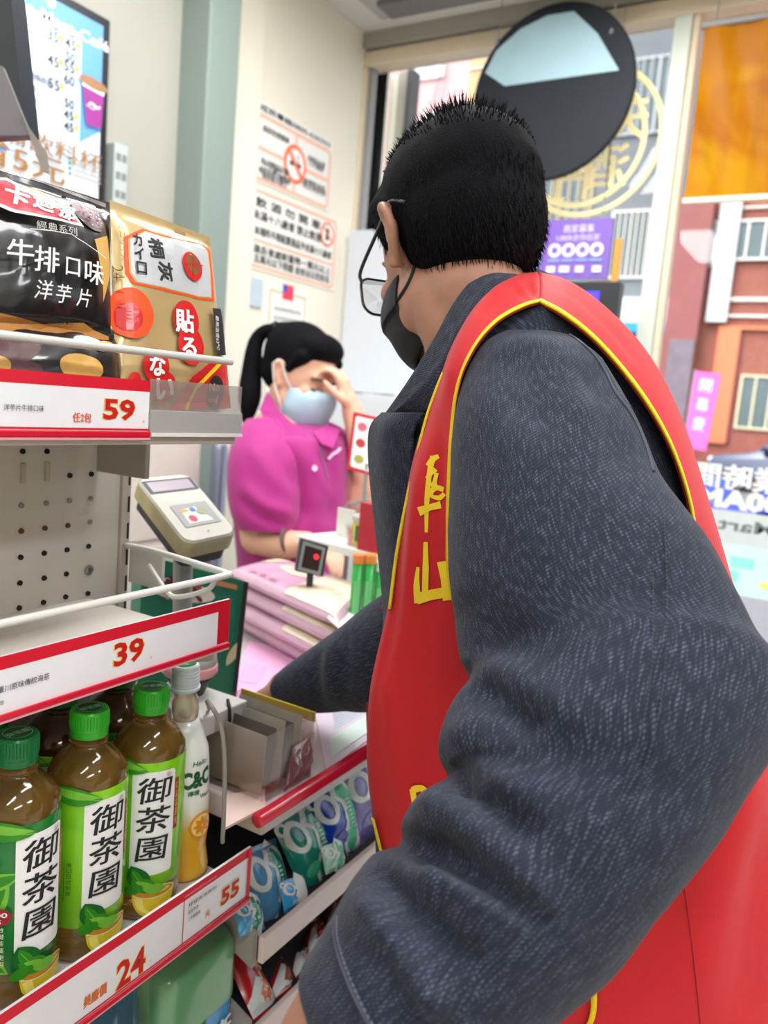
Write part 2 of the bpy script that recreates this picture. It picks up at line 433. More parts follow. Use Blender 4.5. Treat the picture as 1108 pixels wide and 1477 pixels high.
# ceiling lamps
LN = ['over the cashier counter', 'over the counter behind the camera', 'over the camera and the man', 'in the middle of the rear aisle', 'over the right aisle', 'in the right rear corner', 'added out of view near the window to brighten the wall']
lampm = mat('lamp_glow', (250, 252, 255), 0.5, var=0.01, emit=4.0)
for i, (lx, ly) in enumerate(LAMPS):
    t = thing('ceiling_light', 'white fluorescent panel in the shop ceiling, ' + LN[i], 'light', (lx, ly, CEIL - 0.045), group='ceiling lights above the aisle')
    g = G()
    for (a, b) in (((-.16, -.6), (-.14, .6)), ((.14, -.6), (.16, .6)), ((-.14, -.6), (.14, -.58)), ((-.14, .58), (.14, .6))):
        g.box((lx + a[0], ly + a[1], CEIL - 0.04), (lx + b[0], ly + b[1], CEIL - 0.001))
    g.make('frame', white_p, t)
    G().box((lx - .139, ly - .579, CEIL - 0.03), (lx + .139, ly + .579, CEIL - 0.012)).make('diffuser', lampm, t)

# ---------------- things on the left wall
def wall_quad_map(p_ll, p_lr, p_ul, x):
    A = onx(*p_ll, x); B = onx(*p_lr, x); C_ = onx(*p_ul, x)
    return A, B, C_
# menu board (lit screen)
xm = WX + 0.05
ztop = onx(160, 30, xm)[2]; yr = onx(156, 150, xm)[1]; yl = yr - 1.25; zb = ztop - 0.78
ms = thing('menu_screen', 'lit menu board with blue header, prices and a purple cup, top left', 'menu board', (xm, (yl + yr) / 2, zb))
G().box((WX + 0.013, yl, zb), (xm, yr, ztop), bev=0.004).make('frame', mat('screen_frame', (22, 26, 32), 0.35), ms)
E_ = 0.55
scr = mat('screen_white', (196, 200, 204), 0.3, var=0.05, vs=4, emit=E_ * 0.55); scrb = mat('screen_blue', (92, 146, 200), 0.3, var=0.12, vs=3, emit=.38)
scrp = mat('screen_cup', (140, 55, 130), 0.3, emit=0.35); scrk = mat('screen_ink', (60, 52, 48), 0.3); scro = mat('screen_brown', (150, 105, 55), 0.3, emit=0.15); scrt = mat('screen_tan', (165, 150, 130), 0.3, emit=.3)
scrl = mat('screen_grad', (185, 200, 215), 0.3, var=.08, vs=3, emit=.4); scrc = mat('screen_coffee', (150, 110, 80), .3, emit=.2); scrw = mat('screen_bright', (225, 230, 235), .3, emit=.45)
pm = Print(plane_map((xm + 0.0005, yl, zb), (0, 1, 0), (0, 0, 1)))
W_ = yr - yl; H_ = ztop - zb
def mu(px, py):      # board point of a photo pixel
    q = onx(px, py, xm); return (q[1] - yl, q[2] - zb)
pm.poly(rrect(0.022, 0.022, W_ - 0.022, H_ - 0.022), scr)
pm.poly(rrect(0.022, H_ * 0.5, W_ - 0.022, H_ - 0.022), scrb)
pm.poly([(W_ - .022, H_ * .5), (W_ - .022, H_ * .66), (W_ - .14, H_ * .55), (W_ - .3, H_ * .5)], scrl)
q = mu(118, 50); b_ = mu(125, 215)
pm.poly(rrect(0.022, b_[1] - .06, q[0], q[1], 0.012), scrl)
pm.text('Simple Mart Café', *mu(72, 28), 0.032, WHT, bold=0.01, w=0.33)
pm.poly(ell(*mu(73, 3), 0.012), WHT)
for (s, px, py, h) in (('35', 76, 52, .03), ('45', 101, 64, .03), ('50', 101, 83, .027), ('45', 76, 88, .03), ('55', 99, 97, .03), ('60', 99, 116, .03), ('55', 77, 122, .03), ('50', 99, 150, .027), ('45', 98, 166, .027), ('45', 98, 183, .027), ('中杯', 78, 41, .012), ('大杯', 102, 52, .012),
                      ('美式', 28, 27, .022), ('拿鐵', 28, 46, .022), ('摩卡', 30, 64, .022), ('卡布', 31, 82, .022), ('焦糖瑪奇朵', 52, 112, .018), ('紅茶', 42, 126, .018), ('奶茶', 43, 144, .018), ('可可', 42, 160, .016)):
    pm.text(s, *mu(px, py), h * .78, scrk, bold=0.015)
    if s.isdigit() and s[1] != '0': pm.poly(ell(mu(px + 11, py)[0], mu(px + 11, py)[1] - .004, 0.006, n=10), YEL)
pm.text('自備飲料杯', *mu(60, 208), 0.045, scro, bold=0.01, w=.33)
pm.text('省5元', *mu(28, 230), 0.058, scro, bold=0.02, w=.23)
for k in range(4):
    a = mu(118, 236 + 7 * k); pm.line([(a[0] - .03, a[1]), (a[0] + .05, a[1])], 0.004, scrt); pm.poly(ell(a[0] - .04, a[1], .004, n=8), GRN)
c1, c2, c3, c4 = mu(116, 118), mu(147, 135), mu(143, 186), mu(122, 180)
pm.poly([c1, c4, c3, c2], scrp)
pm.line([c1, c2], 0.016, scrw)
pm.poly(ell((c1[0] + c2[0]) / 2, (c1[1] + c2[1]) / 2 + .008, 0.042, 0.013, rot=-.05), scrc)
pm.text('~', *mu(133, 153), 0.01, WHT); pm.line([mu(121, 151), mu(131, 158), mu(141, 156)], .002, WHT)
pm.make('screen_print', ms)
# perforated post by the menu board
pp = thing('perforated_post', 'pale perforated metal post right of the lit menu board', 'post', onx(168, 290, WX + 0.03))
q0 = onx(160, 205, WX + 0.03); q1 = onx(180, 205, WX + 0.03)
G().box((WX + 0.013, q0[1], 1.2), (WX + 0.045, q1[1], q0[2]), bev=0.003).make('post', mat('post_grey', (176, 186, 182), 0.5), pp)
g = G()
for k in range(16):
    for s_ in (0.3, 0.72):
        y = q0[1] + (q1[1] - q0[1]) * s_; z = q0[2] - 0.03 - k * 0.045; g.box((WX + 0.0452, y - .007, z - .012), (WX + 0.0458, y + .007, z + .006))
g.make('slots', mat('slot_shadow', (120, 126, 126), 0.7), pp)['kind'] = 'stuff'
# no smoking notices
pink = mat('notice_pink', (244, 190, 165), 0.5); paper = mat('paper_white', (238, 236, 230), 0.55, var=0.01); redo = mat('notice_red', (238, 120, 80), 0.5)
def notice(p_tl, p_tr, p_br, p_bl, label, which):
    x = WX + 0.004
    A, B, C_, D = onx(*p_bl, x), onx(*p_br, x), onx(*p_tr, x), onx(*p_tl, x)
    y0, y1 = (A[1] + D[1]) / 2, (B[1] + C_[1]) / 2; z0, z1 = (A[2] + B[2]) / 2, (C_[2] + D[2]) / 2
    t = thing('notice_poster', label, 'poster', (x, (y0 + y1) / 2, z0))
    G().box((WX + 0.0005, y0, z0), (x, y1, z1)).make('paper', paper, t)
    p = Print(plane_map((x, y0, z0), (0, 1, 0), (0, 0, 1)), step=0.0003, h0=0.0006); w_, h_ = y1 - y0, z1 - z0
    if which == 1:
        hh = h_ * 0.86
        p.text('戒菸專線0800-636363', w_ / 2, h_ * 0.93, h_ * 0.085, INK, bold=0.03, w=w_ * 0.92)
        p.ring(rrect(0.005, 0.005, w_ - .005, hh, .02), rrect(0.017, 0.017, w_ - .017, hh - .012, .012), pink)
        p.poly(rrect(w_ * .5 - .006, 0.015, w_ * .5 + .006, hh - .01), pink); p.poly(rrect(.01, hh * .5 - .006, w_ - .01, hh * .5 + .006), pink)
        p.poly(ell(w_ * .5, hh * .5, .062), redo); p.poly(ell(w_ * .5, hh * .5, .048), paper)
        p.poly(rrect(w_ * .5 - .03, hh * .5 - .007, w_ * .5 + .03, hh * .5 + .007), INK); p.text('S', w_ * .5 + .012, hh * .5 + .02, .02, INK)
        p.poly([(w_ * .5 - .04, hh * .5 + .028), (w_ * .5 - .03, hh * .5 + .04), (w_ * .5 + .04, hh * .5 - .028), (w_ * .5 + .03, hh * .5 - .04)], redo)
        for (u, v, s, ww) in ((.24, .80, '香菸危害健康', .32), (.25, .33, '禁止供應菸品予未滿', .34), (.25, .26, '二十歲之人', .3), (.25, .19, '吸菸有害人體健康', .38), (.25, .12, '吸菸害人害己', .3),
                              (.77, .70, '孕婦及未滿', .24), (.77, .63, '二十歲者', .22), (.76, .33, '本場所全面', .3), (.76, .26, '禁止吸菸請', .32)):
            p.text(s, u * w_, v * hh, .018, INK, bold=.02, w=ww * w_)
    else:
        p.ring(rrect(0.005, 0.005, w_ - .005, h_ - .005, .02), rrect(0.017, 0.017, w_ - .017, h_ - .017, .012), pink)
        p.poly(rrect(.01, h_ * .36 - .005, w_ - .01, h_ * .36 + .005), pink)
        p.text('飲 酒 勿 開 車', w_ * .42, h_ * .83, .03, INK, bold=.03, w=w_ * .72)
        p.text('未滿十八歲者 禁止飲酒', w_ * .42, h_ * .67, .03, INK, bold=.02, w=w_ * .76)
        p.text('本場所不得販賣酒品予未滿十八歲者', w_ * .5, h_ * .48, .028, INK, bold=.02, w=w_ * .88)
        p.text('違反者處新臺幣一萬元以上', w_ * .5, h_ * .26, .026, INK, bold=.02, w=w_ * .88)
        p.text('五萬元以下罰鍰 並依法公告姓名', w_ * .5, h_ * .14, .026, INK, bold=.02, w=w_ * .86)
        p.poly(ell(w_ * .87, h_ * .75, .042), redo); p.poly(ell(w_ * .87, h_ * .75, .034), paper); p.poly(rrect(w_ * .87 - .012, h_ * .75 - .02, w_ * .87 + .008, h_ * .75 + .02), INK)
        p.line([(w_ * .87 - .027, h_ * .75 + .02), (w_ * .87 + .027, h_ * .75 - .02)], .007, redo)
    p.make('print', t)
notice((371, 142), (480, 204), (474, 302), (364, 263), 'white notice with pink borders and a round no smoking sign, the upper of two', 1)
notice((361, 265), (487, 318), (481, 420), (355, 385), 'white notice with pink borders and three rows of dark text, the lower of two', 2)
# certificate with a small flag and blue tag
x = WX + 0.004
q = onx(384, 405, x); y1 = onx(447, 425, x)[1]
t = thing('certificate', 'cream certificate with a small flag below the two notices', 'certificate', (x, q[1], q[2] - .45))
G().box((WX + .0005, q[1], q[2] - .45), (x, y1, q[2])).make('paper', paper, t)
p = Print(plane_map((x, q[1], q[2] - .45), (0, 1, 0), (0, 0, 1)), step=.0003); w_ = y1 - q[1]
p.ring(rrect(.02, .02, w_ - .02, .43), rrect(.03, .03, w_ - .03, .42), mat('cert_gold', (214, 206, 170), .5))
p.poly(rrect(.09, .405, .15, .455), mat('flag_red', (232, 60, 90), .5)); p.poly(rrect(.09, .43, .115, .455), mat('flag_blue', (70, 80, 190), .5))
for k in range(6): p.text('食品業者登錄字號', w_ / 2, .37 - .03 * k, .012, INKGREY, w=w_ * .6)
p.make('print', t)
q = onx(357, 398, x); mesh_obj('blue_tag', *(lambda g: (np.vstack(g.V), g.F))(G().box((WX + .0005, q[1], q[2] - .09), (x + .004, q[1] + .075, q[2]))), mat('tag_blue', (190, 205, 215), .4), label='small pale blue card stuck to the wall left of the certificate', cat='card')
# white board in the corner below the window and by the cashier
q0 = ony(511, 335, WY - .06); q1 = ony(509, 560, WY - .06)
wb = thing('white_cabinet', 'tall plain white cabinet front below the window, beside the cashier', 'cabinet', (q0[0], WY - .2, 0))
xe = q0[0] + 0.42
G().box((q0[0], WY - .3, 0), (xe, WY - .062, q1[2] - .02), bev=.004).make('body', mat('cabinet_white', (218, 222, 228), .35, var=.02), wb)
G().box((q0[0], WY - .09, q1[2] - .014), (xe, WY - .062, q0[2]), bev=.003).make('upper_board', mat('cabinet_white2', (214, 220, 228), .35, var=.02), wb)
# ---------------- things at the window
yD = WY - .13
t = thing('hanging_disc_sign', 'large round black sign hanging on wires in front of the window', 'sign', ony(800, 262, yD))
N_ = 64; c = ony(795, 135, yD)
L_ = np.array([ony(680, 150, yD), ony(910, 120, yD), ony(800, 8, yD), ony(800, 262, yD)])
rx = np.linalg.norm(L_[1] - L_[0]) / 2; rz = abs(L_[2][2] - L_[3][2]) / 2
R_ = (rx + rz) / 2
G().lathe(c, [(0, -.012), (R_ - .004, -.012), (R_, -.008), (R_, .008), (R_ - .004, .012), (0, .012)], n=72, axis=(0, 1, 0)).make('disc', mat('disc_black', (38, 42, 48), .55, var=.15, vs=6, spec=.25), t, smooth=False)
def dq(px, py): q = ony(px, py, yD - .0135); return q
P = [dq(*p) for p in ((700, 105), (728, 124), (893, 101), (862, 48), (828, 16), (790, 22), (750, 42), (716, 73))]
G().prism(P, (0, .001, 0)).make('pale_patch', mat('patch_bluegrey', (166, 198, 208), .3, var=.08, vs=14), t)  # thin pale blue-grey polygon laid on the disc face
for (a, b) in (((722, 0), (719, 62)), ((888, 0), (884, 45))):
    A, B = ony(*a, yD), ony(*b, yD); A = B + (A - B) * 1.5; A = np.array([B[0], B[1], CEIL - .001])
    G().tube([B, A], .0022, 6).make('wire', grey_m, t)
    G().tube([B + [0, -.014, -.01], B + [0, 0, .012]], .006, 8).make('clip', grey_m, t)
# glowing ring lettering on the glass
cream = mat('neon_cream', (240, 226, 170), .4, emit=.45)
c = ony(850, 205, WY + .025); rr = abs(ony(955, 200, WY + .025)[0] - c[0])
t = thing('ring_sign', 'cream ring shaped sign with mirrored characters on the window behind the disc', 'sign', (c[0], c[1], c[2] - rr))
for r_ in (rr, rr * .86):
    P = [c + [r_ * math.cos(a) - (0 if r_ == rr else .02), -.012, r_ * math.sin(a)] for a in np.linspace(0, 2 * math.pi, 72, endpoint=False)]
    G().tube(P, .009, 8, closed=True).make('ring', cream, t, smooth=True)
p = Print(lambda u, v, h: c + np.array([u, -.01 - h, v]))
for (s, px, py, h) in (('天', 903, 172, .12), ('酒', 874, 238, .13), ('門', 822, 262, .11), ('福', 830, 190, .1)):
    q = ony(px, py, WY) - c; p.text(s, q[0], q[2], h, cream, bold=.025, flip=True)
p.make('lettering', t)
G().tube([c + [.08, -.016, -.34], c + [.075, -.016, .35]], .003, 6).make('cord', grey_m, t)
# orange film
orange = bpy.data.materials.new('orange_film'); orange.use_nodes = True
n = orange.node_tree.nodes; l = orange.node_tree.links; n.clear(); MATS['orange_film'] = orange
o_ = n.new('ShaderNodeOutputMaterial'); a1 = n.new('ShaderNodeBsdfTranslucent'); a2 = n.new('ShaderNodeBsdfDiffuse'); a3 = n.new('ShaderNodeBsdfGlossy'); a4 = n.new('ShaderNodeBsdfTransparent')
nn = n.new('ShaderNodeTexNoise'); nn.inputs['Scale'].default_value = 3.5; nn.inputs['Distortion'].default_value = 1.5
cr = n.new('ShaderNodeValToRGB'); cr.color_ramp.elements[0].position = .35; cr.color_ramp.elements[0].color = lin((214, 128, 0)); cr.color_ramp.elements[1].position = .62; cr.color_ramp.elements[1].color = lin((240, 170, 0))
tcx = n.new('ShaderNodeTexCoord'); l.new(tcx.outputs['Object'], nn.inputs[0]); l.new(nn.outputs['Fac'], cr.inputs[0])
for a in (a1, a2, a4): l.new(cr.outputs[0], a.inputs['Color'])
a3.inputs['Roughness'].default_value = .38
m1 = n.new('ShaderNodeMixShader'); m1.inputs[0].default_value = .3; l.new(a1.outputs[0], m1.inputs[1]); l.new(a2.outputs[0], m1.inputs[2])
m2 = n.new('ShaderNodeMixShader'); m2.inputs[0].default_value = .12; l.new(m1.outputs[0], m2.inputs[1]); l.new(a4.outputs[0], m2.inputs[2])
m3 = n.new('ShaderNodeMixShader'); m3.inputs[0].default_value = .01; l.new(m2.outputs[0], m3.inputs[1]); l.new(a3.outputs[0], m3.inputs[2]); l.new(m3.outputs[0], o_.inputs[0])
yO = WY - .07
q1, q2 = ony(1017, 40, yO), ony(986, 288, yO)
t = thing('orange_sheet', 'glossy orange plastic banner hanging in the window, top right', 'banner', (q2[0] + .35, yO, q2[2]))
rows = []
for i in range(15):
    z = q2[2] + (q1[2] - q2[2]) * i / 14; x0_ = q2[0] + (q1[0] - q2[0]) * i / 14
    rows.append([(x0_ + .75 * j / 30, yO + .008 * math.sin(j * .9 + i * .3) + .004 * math.sin(j * 2.3 + i), z) for j in range(31)])
G().grid(rows).make('sheet', orange, t, smooth=True)
G().box((q2[0], yO - .012, q2[2] - .012), (q2[0] + .75, yO + .01, q2[2] + .002)).make('hem', mat('hem_white', (238, 230, 205), .4), t)
G().box((q1[0] - .01, yO - .01, q1[2] - .003), (q1[0] + .76, yO + .014, q1[2] + .012), bev=.002).make('top_rail', grey_m, t)
for xx in (q1[0] + .03, q1[0] + .7): G().tube([(xx, yO, q1[2] + .01), (xx, yO, CEIL - .001)], .0018, 6).make('wire', grey_m, t)
# purple advert
yA = WY - .05
A, B, C_, D = ony(764, 398, yA), ony(876, 406, yA), ony(883, 320, yA), ony(778, 312, yA)
x0_, x1_, z0_, z1_ = (A[0] + D[0]) / 2 - .03, (B[0] + C_[0]) / 2, (A[2] + B[2]) / 2, (C_[2] + D[2]) / 2
t = thing('purple_advert', 'purple advert card with four white bowl pictures hanging at the window', 'advert', ((x0_ + x1_) / 2, yA, z0_))
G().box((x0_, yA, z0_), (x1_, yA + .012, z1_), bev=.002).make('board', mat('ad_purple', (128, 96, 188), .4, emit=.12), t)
p = Print(plane_map((x0_, yA, z0_), (1, 0, 0), (0, 0, 1)), step=.0003); w_, h_ = x1_ - x0_, z1_ - z0_
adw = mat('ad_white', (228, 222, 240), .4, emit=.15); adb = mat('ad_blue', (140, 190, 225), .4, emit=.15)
p.poly([(0, 0), (w_ * .12, 0), (w_ * .2, h_ * .3), (w_ * .22, h_), (0, h_)], adb)
p.text('商家募集', w_ * .62, h_ * .84, .026, adw, w=w_ * .36); p.text('UBER合作店家', w_ * .62, h_ * .69, .02, adw, w=w_ * .5)
for k in range(4):
    u = w_ * (.36 + .165 * k); p.poly(ell(u, h_ * .48, .022), adw); p.poly(ell(u, h_ * .48, .011), mat('ad_purple', (0, 0, 0))); p.line([(u - .02, h_ * .31), (u + .02, h_ * .31)], .005, adb)
for k, ww in ((.34, .03), (.5, .035), (.68, .028), (.88, .03)): p.poly(rrect(w_ * k - ww / 2, h_ * .1, w_ * k + ww / 2, h_ * .21), adw)
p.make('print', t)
for xx in (x0_ + .04, x1_ - .04): G().tube([(xx, yA + .006, z1_), (xx, yA + .006, CEIL - .001)], .0012, 6).make('wire', grey_m, t)
# orange bracket and small dark display under the advert
q = ony(872, 405, yA + .02)
mesh_obj('orange_bracket', *(lambda g: (np.vstack(g.V), g.F))(G().box(q + [-.05, 0, -.035], q + [.02, .02, .0]).box(q + [.02, 0, -.05], q + [.04, .015, .13])), mat('bracket_orange', (232, 160, 60), .4), label='small orange bracket behind the lower right corner of the purple advert', cat='bracket')
q = ony(845, 430, WY - .2)
t = thing('floor_display', 'small dark electronic display with a blue light on a thin stand by the window', 'display', (q[0], q[1], 0))
G().box(q + [-.08, 0, -.1], q + [.1, .05, .05], bev=.004).make('case', dark_m, t)
p = Print(plane_map(q + [-.08, 0, -.1], (1, 0, 0), (0, 0, 1))); p.poly(rrect(.05, .09, .12, .12), mat('led_blue', (60, 50, 250), .3, emit=2)); p.make('screen', t)
G().tube([q + [.0, .03, -.1], [q[0], q[1] + .03, .03]], .02, 8).make('stand', dark_m, t)
G().box((q[0] - .12, q[1] - .09, 0), (q[0] + .12, q[1] + .15, .03), bev=.005).make('base', dark_m, t)
# window lettering bands
yW = WY + .028
white_d = mat('decal_white', (236, 240, 240), .5, emit=.1)
t = thing('window_lettering', 'mirrored white opening hours lettering on the window glass above the pale band', 'lettering', (0, yW, 1.1))
p = Print(lambda u, v, h: np.array([u, yW - h, v]))
q = ony(1072, 690, yW); p.text('營業時間', q[0] + .03, q[2], .075, white_d, bold=.04, flip=True, w=.34)
q = ony(1076, 716, yW); p.text('07:00AM', q[0] + .045, q[2] - .015, .062, white_d, bold=.05, flip=True, w=.37)
p.make('print', t)
za, zb_, zc = ony(1060, 738, yW)[2], ony(1060, 785, yW)[2], ony(1060, 857, yW)[2]
t = thing('window_band', 'pale band of printed film along the lower window glass', 'window film', (.6, yW, zc))
G().box((x2m + .01, yW - .001, zb_), (3.1, yW, za)).make('white_strip', mat('band_white', (206, 216, 216), .5, emit=.12), t)
G().box((x2m + .01, yW - .001, zc), (3.1, yW, zb_ - .001)).make('green_strip', mat('band_green', (196, 238, 224), .5, var=.1, vs=8, emit=.3), t)
p = Print(lambda u, v, h: np.array([u, yW - .0015 - h, v]))
q = ony(1075, 762, yW); p.text('Simple Mart', q[0] + .13, q[2], .05, mat('ink_softgrey', (120, 130, 132), .5), bold=.02, flip=True, w=.42)
random.seed(3)
for k in range(34):
    u = x2m + .1 + random.random() * 1.8; v = zc + .03 + random.random() * (zb_ - zc - .07)
    p.poly(rrect(u, v, u + .03 + .06 * random.random(), v + .012 + .02 * random.random()), random.choice([mat('patch_yellow', (240, 232, 120), .5, emit=.2), mat('patch_teal', (150, 222, 216), .5, emit=.2), mat('patch_green', (150, 220, 160), .5, emit=.2)]))
p.make('print', t)

# ================================================================== the street
ground = G().box((-30, WY + .15, -.2), (40, 90, -.12))
struct('ground', ground, mat('asphalt', (128, 128, 132), .85, var=.1, vs=3, bump=.3))
def bricks(name, c1, c2, cm, sc):
    m = bpy.data.materials.new(name); m.use_nodes = True; N = m.node_tree.nodes; L = m.node_tree.links
    b = N['Principled BSDF']; t = N.new('ShaderNodeTexCoord'); k = N.new('ShaderNodeTexBrick'); mp = N.new('ShaderNodeMapping'); mp.inputs['Rotation'].default_value = (math.radians(90), 0, 0)
    k.inputs['Scale'].default_value = sc; k.inputs['Color1'].default_value = lin(c1); k.inputs['Color2'].default_value = lin(c2); k.inputs['Mortar'].default_value = lin(cm)
    L.new(t.outputs['Object'], mp.inputs[0]); L.new(mp.outputs[0], k.inputs['Vector']); L.new(k.outputs['Color'], b.inputs['Base Color']); b.inputs['Roughness'].default_value = .8
    return m
br = bricks('red_brick', (158, 84, 68), (142, 70, 58), (168, 130, 116), 4)
br2 = bricks('pink_tile', (232, 178, 182), (222, 164, 170), (236, 210, 208), 5)
br3 = bricks('tan_tile', (214, 178, 130), (204, 168, 120), (220, 200, 170), 4)
glassd = mat('far_glass', (96, 112, 116), .15, var=.2, vs=1); tealg = mat('far_glass_teal', (150, 200, 200), .2); fwh = mat('far_white', (232, 228, 220), .6)
def FX(px, Y): return ony(px, 400, Y)[0]
def ext(px, py, Y): return ony(px, py, Y)
def window_on(parent, A, B, Y, fr=fwh, gl=glassd, mull=2, bars=0):
    """window with its frame between photo pixels A (top-left) and B (bottom-right) on facade Y"""
    a, b = ony(*A, Y), ony(*B, Y); x0, x1 = sorted((a[0], b[0])); z0, z1 = sorted((a[2], b[2])); f = .07
    g = G()
    g.box((x0, Y - .1, z0), (x0 + f, Y - .005, z1)).box((x1 - f, Y - .1, z0), (x1, Y - .005, z1)).box((x0 + f, Y - .1, z0), (x1 - f, Y - .005, z0 + f)).box((x0 + f, Y - .1, z1 - f), (x1 - f, Y - .005, z1))
    for k in range(1, mull): xx = x0 + (x1 - x0) * k / mull; g.box((xx - .03, Y - .09, z0 + f), (xx + .03, Y - .005, z1 - f))
    w_ = g.make('window', fr, parent)
    G().box((x0 + f, Y - .04, z0 + f), (x1 - f, Y - .02, z1 - f)).make('pane', gl, w_)
    for k in range(bars):
        xx = x0 + (x1 - x0) * (k + .5) / bars; G().box((xx - .02, Y - .16, z0), (xx + .02, Y - .13, z1)).make('bar', fr, w_)
# brick building on the right
Y1 = 27.0
t = thing('brick_building', 'red brick building with white framed windows across the street on the right', 'building', (FX(1060, Y1), Y1, -.12))
xb0 = FX(982, 26.4) - .3
G().box((xb0, Y1, -.12), (xb0 + 14, Y1 + 3, 25)).make('wall', br, t)
for (py, th, c_) in ((432, 3.5, fwh), (456, 2.5, fwh), (300, 2, fwh)):
    a = ony(1075, py, Y1 - .05); G().box((FX(1042, Y1), Y1 - .12, a[2] - th * .015), (xb0 + 13.9, Y1 - .001, a[2] + th * .015)).make('band', c_, t)
window_on(t, (1058, 318), (1150, 375), Y1 - .08, mull=4, gl=glassd); window_on(t, (1012, 320), (1030, 385), Y1, mull=1, gl=tealg)
window_on(t, (1070, 540), (1150, 625), Y1, mull=4, fr=mat('far_cream', (220, 214, 180), .6)); window_on(t, (1010, 200), (1030, 262), Y1, mull=1, gl=tealg)
a = ony(1038, 475, Y1); b = ony(1046, 640, Y1)
G().box((a[0], Y1 - .15, b[2]), (b[0] + .02, Y1 - .001, a[2])).box((a[0], Y1 - .15, a[2]), (xb0 + 13.8, Y1 - .001, a[2] + .1)).make('porch_frame', mat('far_orange', (222, 130, 90), .6), t)
G().box((b[0] + .05, Y1 - .06, b[2]), (ony(1066, 540, Y1)[0], Y1 - .002, a[2] - .02)).make('dark_doorway', mat('doorway_red', (130, 74, 78), .6), t)
# white downpipe / sign column
a, b = ony(1040, 285, Y1 - .6), ony(1030, 462, Y1 - .6)
mesh_obj('white_sign_column', *(lambda g: (np.vstack(g.V), g.F))(G().box((b[0] - .3, Y1 - .3, b[2]), (b[0] + .3, Y1 - .13, 12.0))), mat('column_white', (214, 216, 226), .5), label='tall white vertical sign box fixed to the front of the brick building', cat='sign')
# pink banner
t = thing('pink_banner', 'bright pink vertical banner standing before the brick building', 'banner', ony(1010, 650, 24.5))
A = [ony(1004, 535, 24.5), ony(1040, 540, 24.5), ony(1018, 650, 24.5), ony(985, 645, 24.5)]
G().prism([A[3], A[2], A[1], A[0]], (0, .03, 0)).make('cloth', mat('banner_pink', (240, 100, 190), .6, emit=.05), t)
p = Print(bilin_map(A[3], A[2], A[1], A[0], 1, 3), h0=.006); [p.text(s, .5, 2.5 - .75 * k, .5, WHT, w=.5) for k, s in enumerate('開幕慶')]; p.make('print', t)
G().tube([ony(1003, 533, 24.52), np.array([ony(985, 645, 24.52)[0], 24.52, -.12])], .025, 8).make('pole', grey_m, t)
# grey building with bars in the middle
Y2 = 28.0
x_s = FX(982, 26.4) - .31
t = thing('barred_building', 'grey building with tall barred windows across the street behind the ring sign', 'building', (FX(860, Y2), Y2, -.12))
G().box((FX(720, Y2), Y2, -.12), (x_s, Y2 + 3, 25)).make('wall', mat('far_greyblue', (116, 122, 128), .7, var=.12, vs=1.5), t)
window_on(t, (890, 90), (975, 190), Y2, mull=3, bars=8, fr=mat('far_lightgrey', (190, 194, 198), .5)); window_on(t, (885, 305), (932, 402), Y2, mull=2, bars=7, fr=fwh)
window_on(t, (770, 250), (850, 330), Y2, mull=2, bars=7, fr=mat('far_tanframe', (214, 190, 150), .5)); window_on(t, (800, 60), (880, 180), Y2, mull=2, bars=6, fr=fwh)
a = ony(880, 412, Y2 - 1.4); b = ony(1010, 478, Y2 - 1.4)
G().box((a[0] - 2, Y2 - 1.4, ony(900, 478, Y2 - 1.4)[2]), (x_s, Y2 - .001, ony(900, 466, Y2 - 1.4)[2])).make('blue_fascia', mat('fascia_blue', (40, 150, 220), .5, emit=.1), t)
G().box((a[0] - 2, Y2 - 1.36, ony(900, 465, Y2 - 1.4)[2]), (x_s, Y2 - .001, ony(900, 428, Y2 - 1.4)[2])).make('white_fascia', mat('fascia_white', (206, 216, 222), .5), t)
G().box((FX(880, Y2 - 1), Y2 - 1.0, -.12), (x_s, Y2 - .001, ony(900, 480, Y2 - 1)[2])).make('shopfront', mat('shopfront_grey', (128, 122, 126), .5, var=.3, vs=2), t)
# tan and pink buildings on the left
Y3 = 29.0
t = thing('tan_building', 'tan tiled narrow building across the street just left of the hanging disc', 'building', (FX(685, Y3), Y3, -.12))
G().box((FX(656, Y3), Y3 - .3, -.12), (FX(716, Y3), Y3 + 3, 28)).make('wall', br3, t)
for k in range(12):
    z = 2 + k * 2.0; G().box((FX(656, Y3), Y3 - .36, z), (FX(716, Y3), Y3 - .301, z + .06)).make('ledge', fwh, t)
t = thing('pink_building', 'pink tiled building across the street seen above the head of the man', 'building', (FX(610, Y3), Y3, -.12))
G().box((FX(480, Y3), Y3, -.12), (FX(655, Y3), Y3 + 3, 28)).make('wall', br2, t)
window_on(t, (600, 82), (642, 112), Y3, mull=2, gl=mat('pale_glass', (210, 220, 230), .2))
window_on(t, (612, 165), (650, 215), Y3, mull=2, gl=mat('pale_glass', (0, 0, 0), .2))
G().tube([ony(640, 85, Y3 - .3), ony(617, 180, Y3 - .3)], .04, 6).make('downpipe', grey_m, t)
# side wall that recedes at the right of the mullion
t = thing('side_building', 'dark red shopfront receding from the street, right of the window post', 'building', (FX(980, 26.4), 26.6, -.12))
x_ = FX(982, 26.4)
G().box((x_ - .29, 26.4, -.12), (x_ + .7, 26.8, ony(985, 280, 26.4)[2])).make('wall', mat('side_red', (150, 90, 88), .7, var=.2, vs=3), t)
G().box((x_ - .05, 26.2, .2), (x_ + .7, 26.39, ony(985, 490, 26.3)[2])).make('glass_door', mat('side_glass', (120, 108, 120), .2, var=.3, vs=3), t)
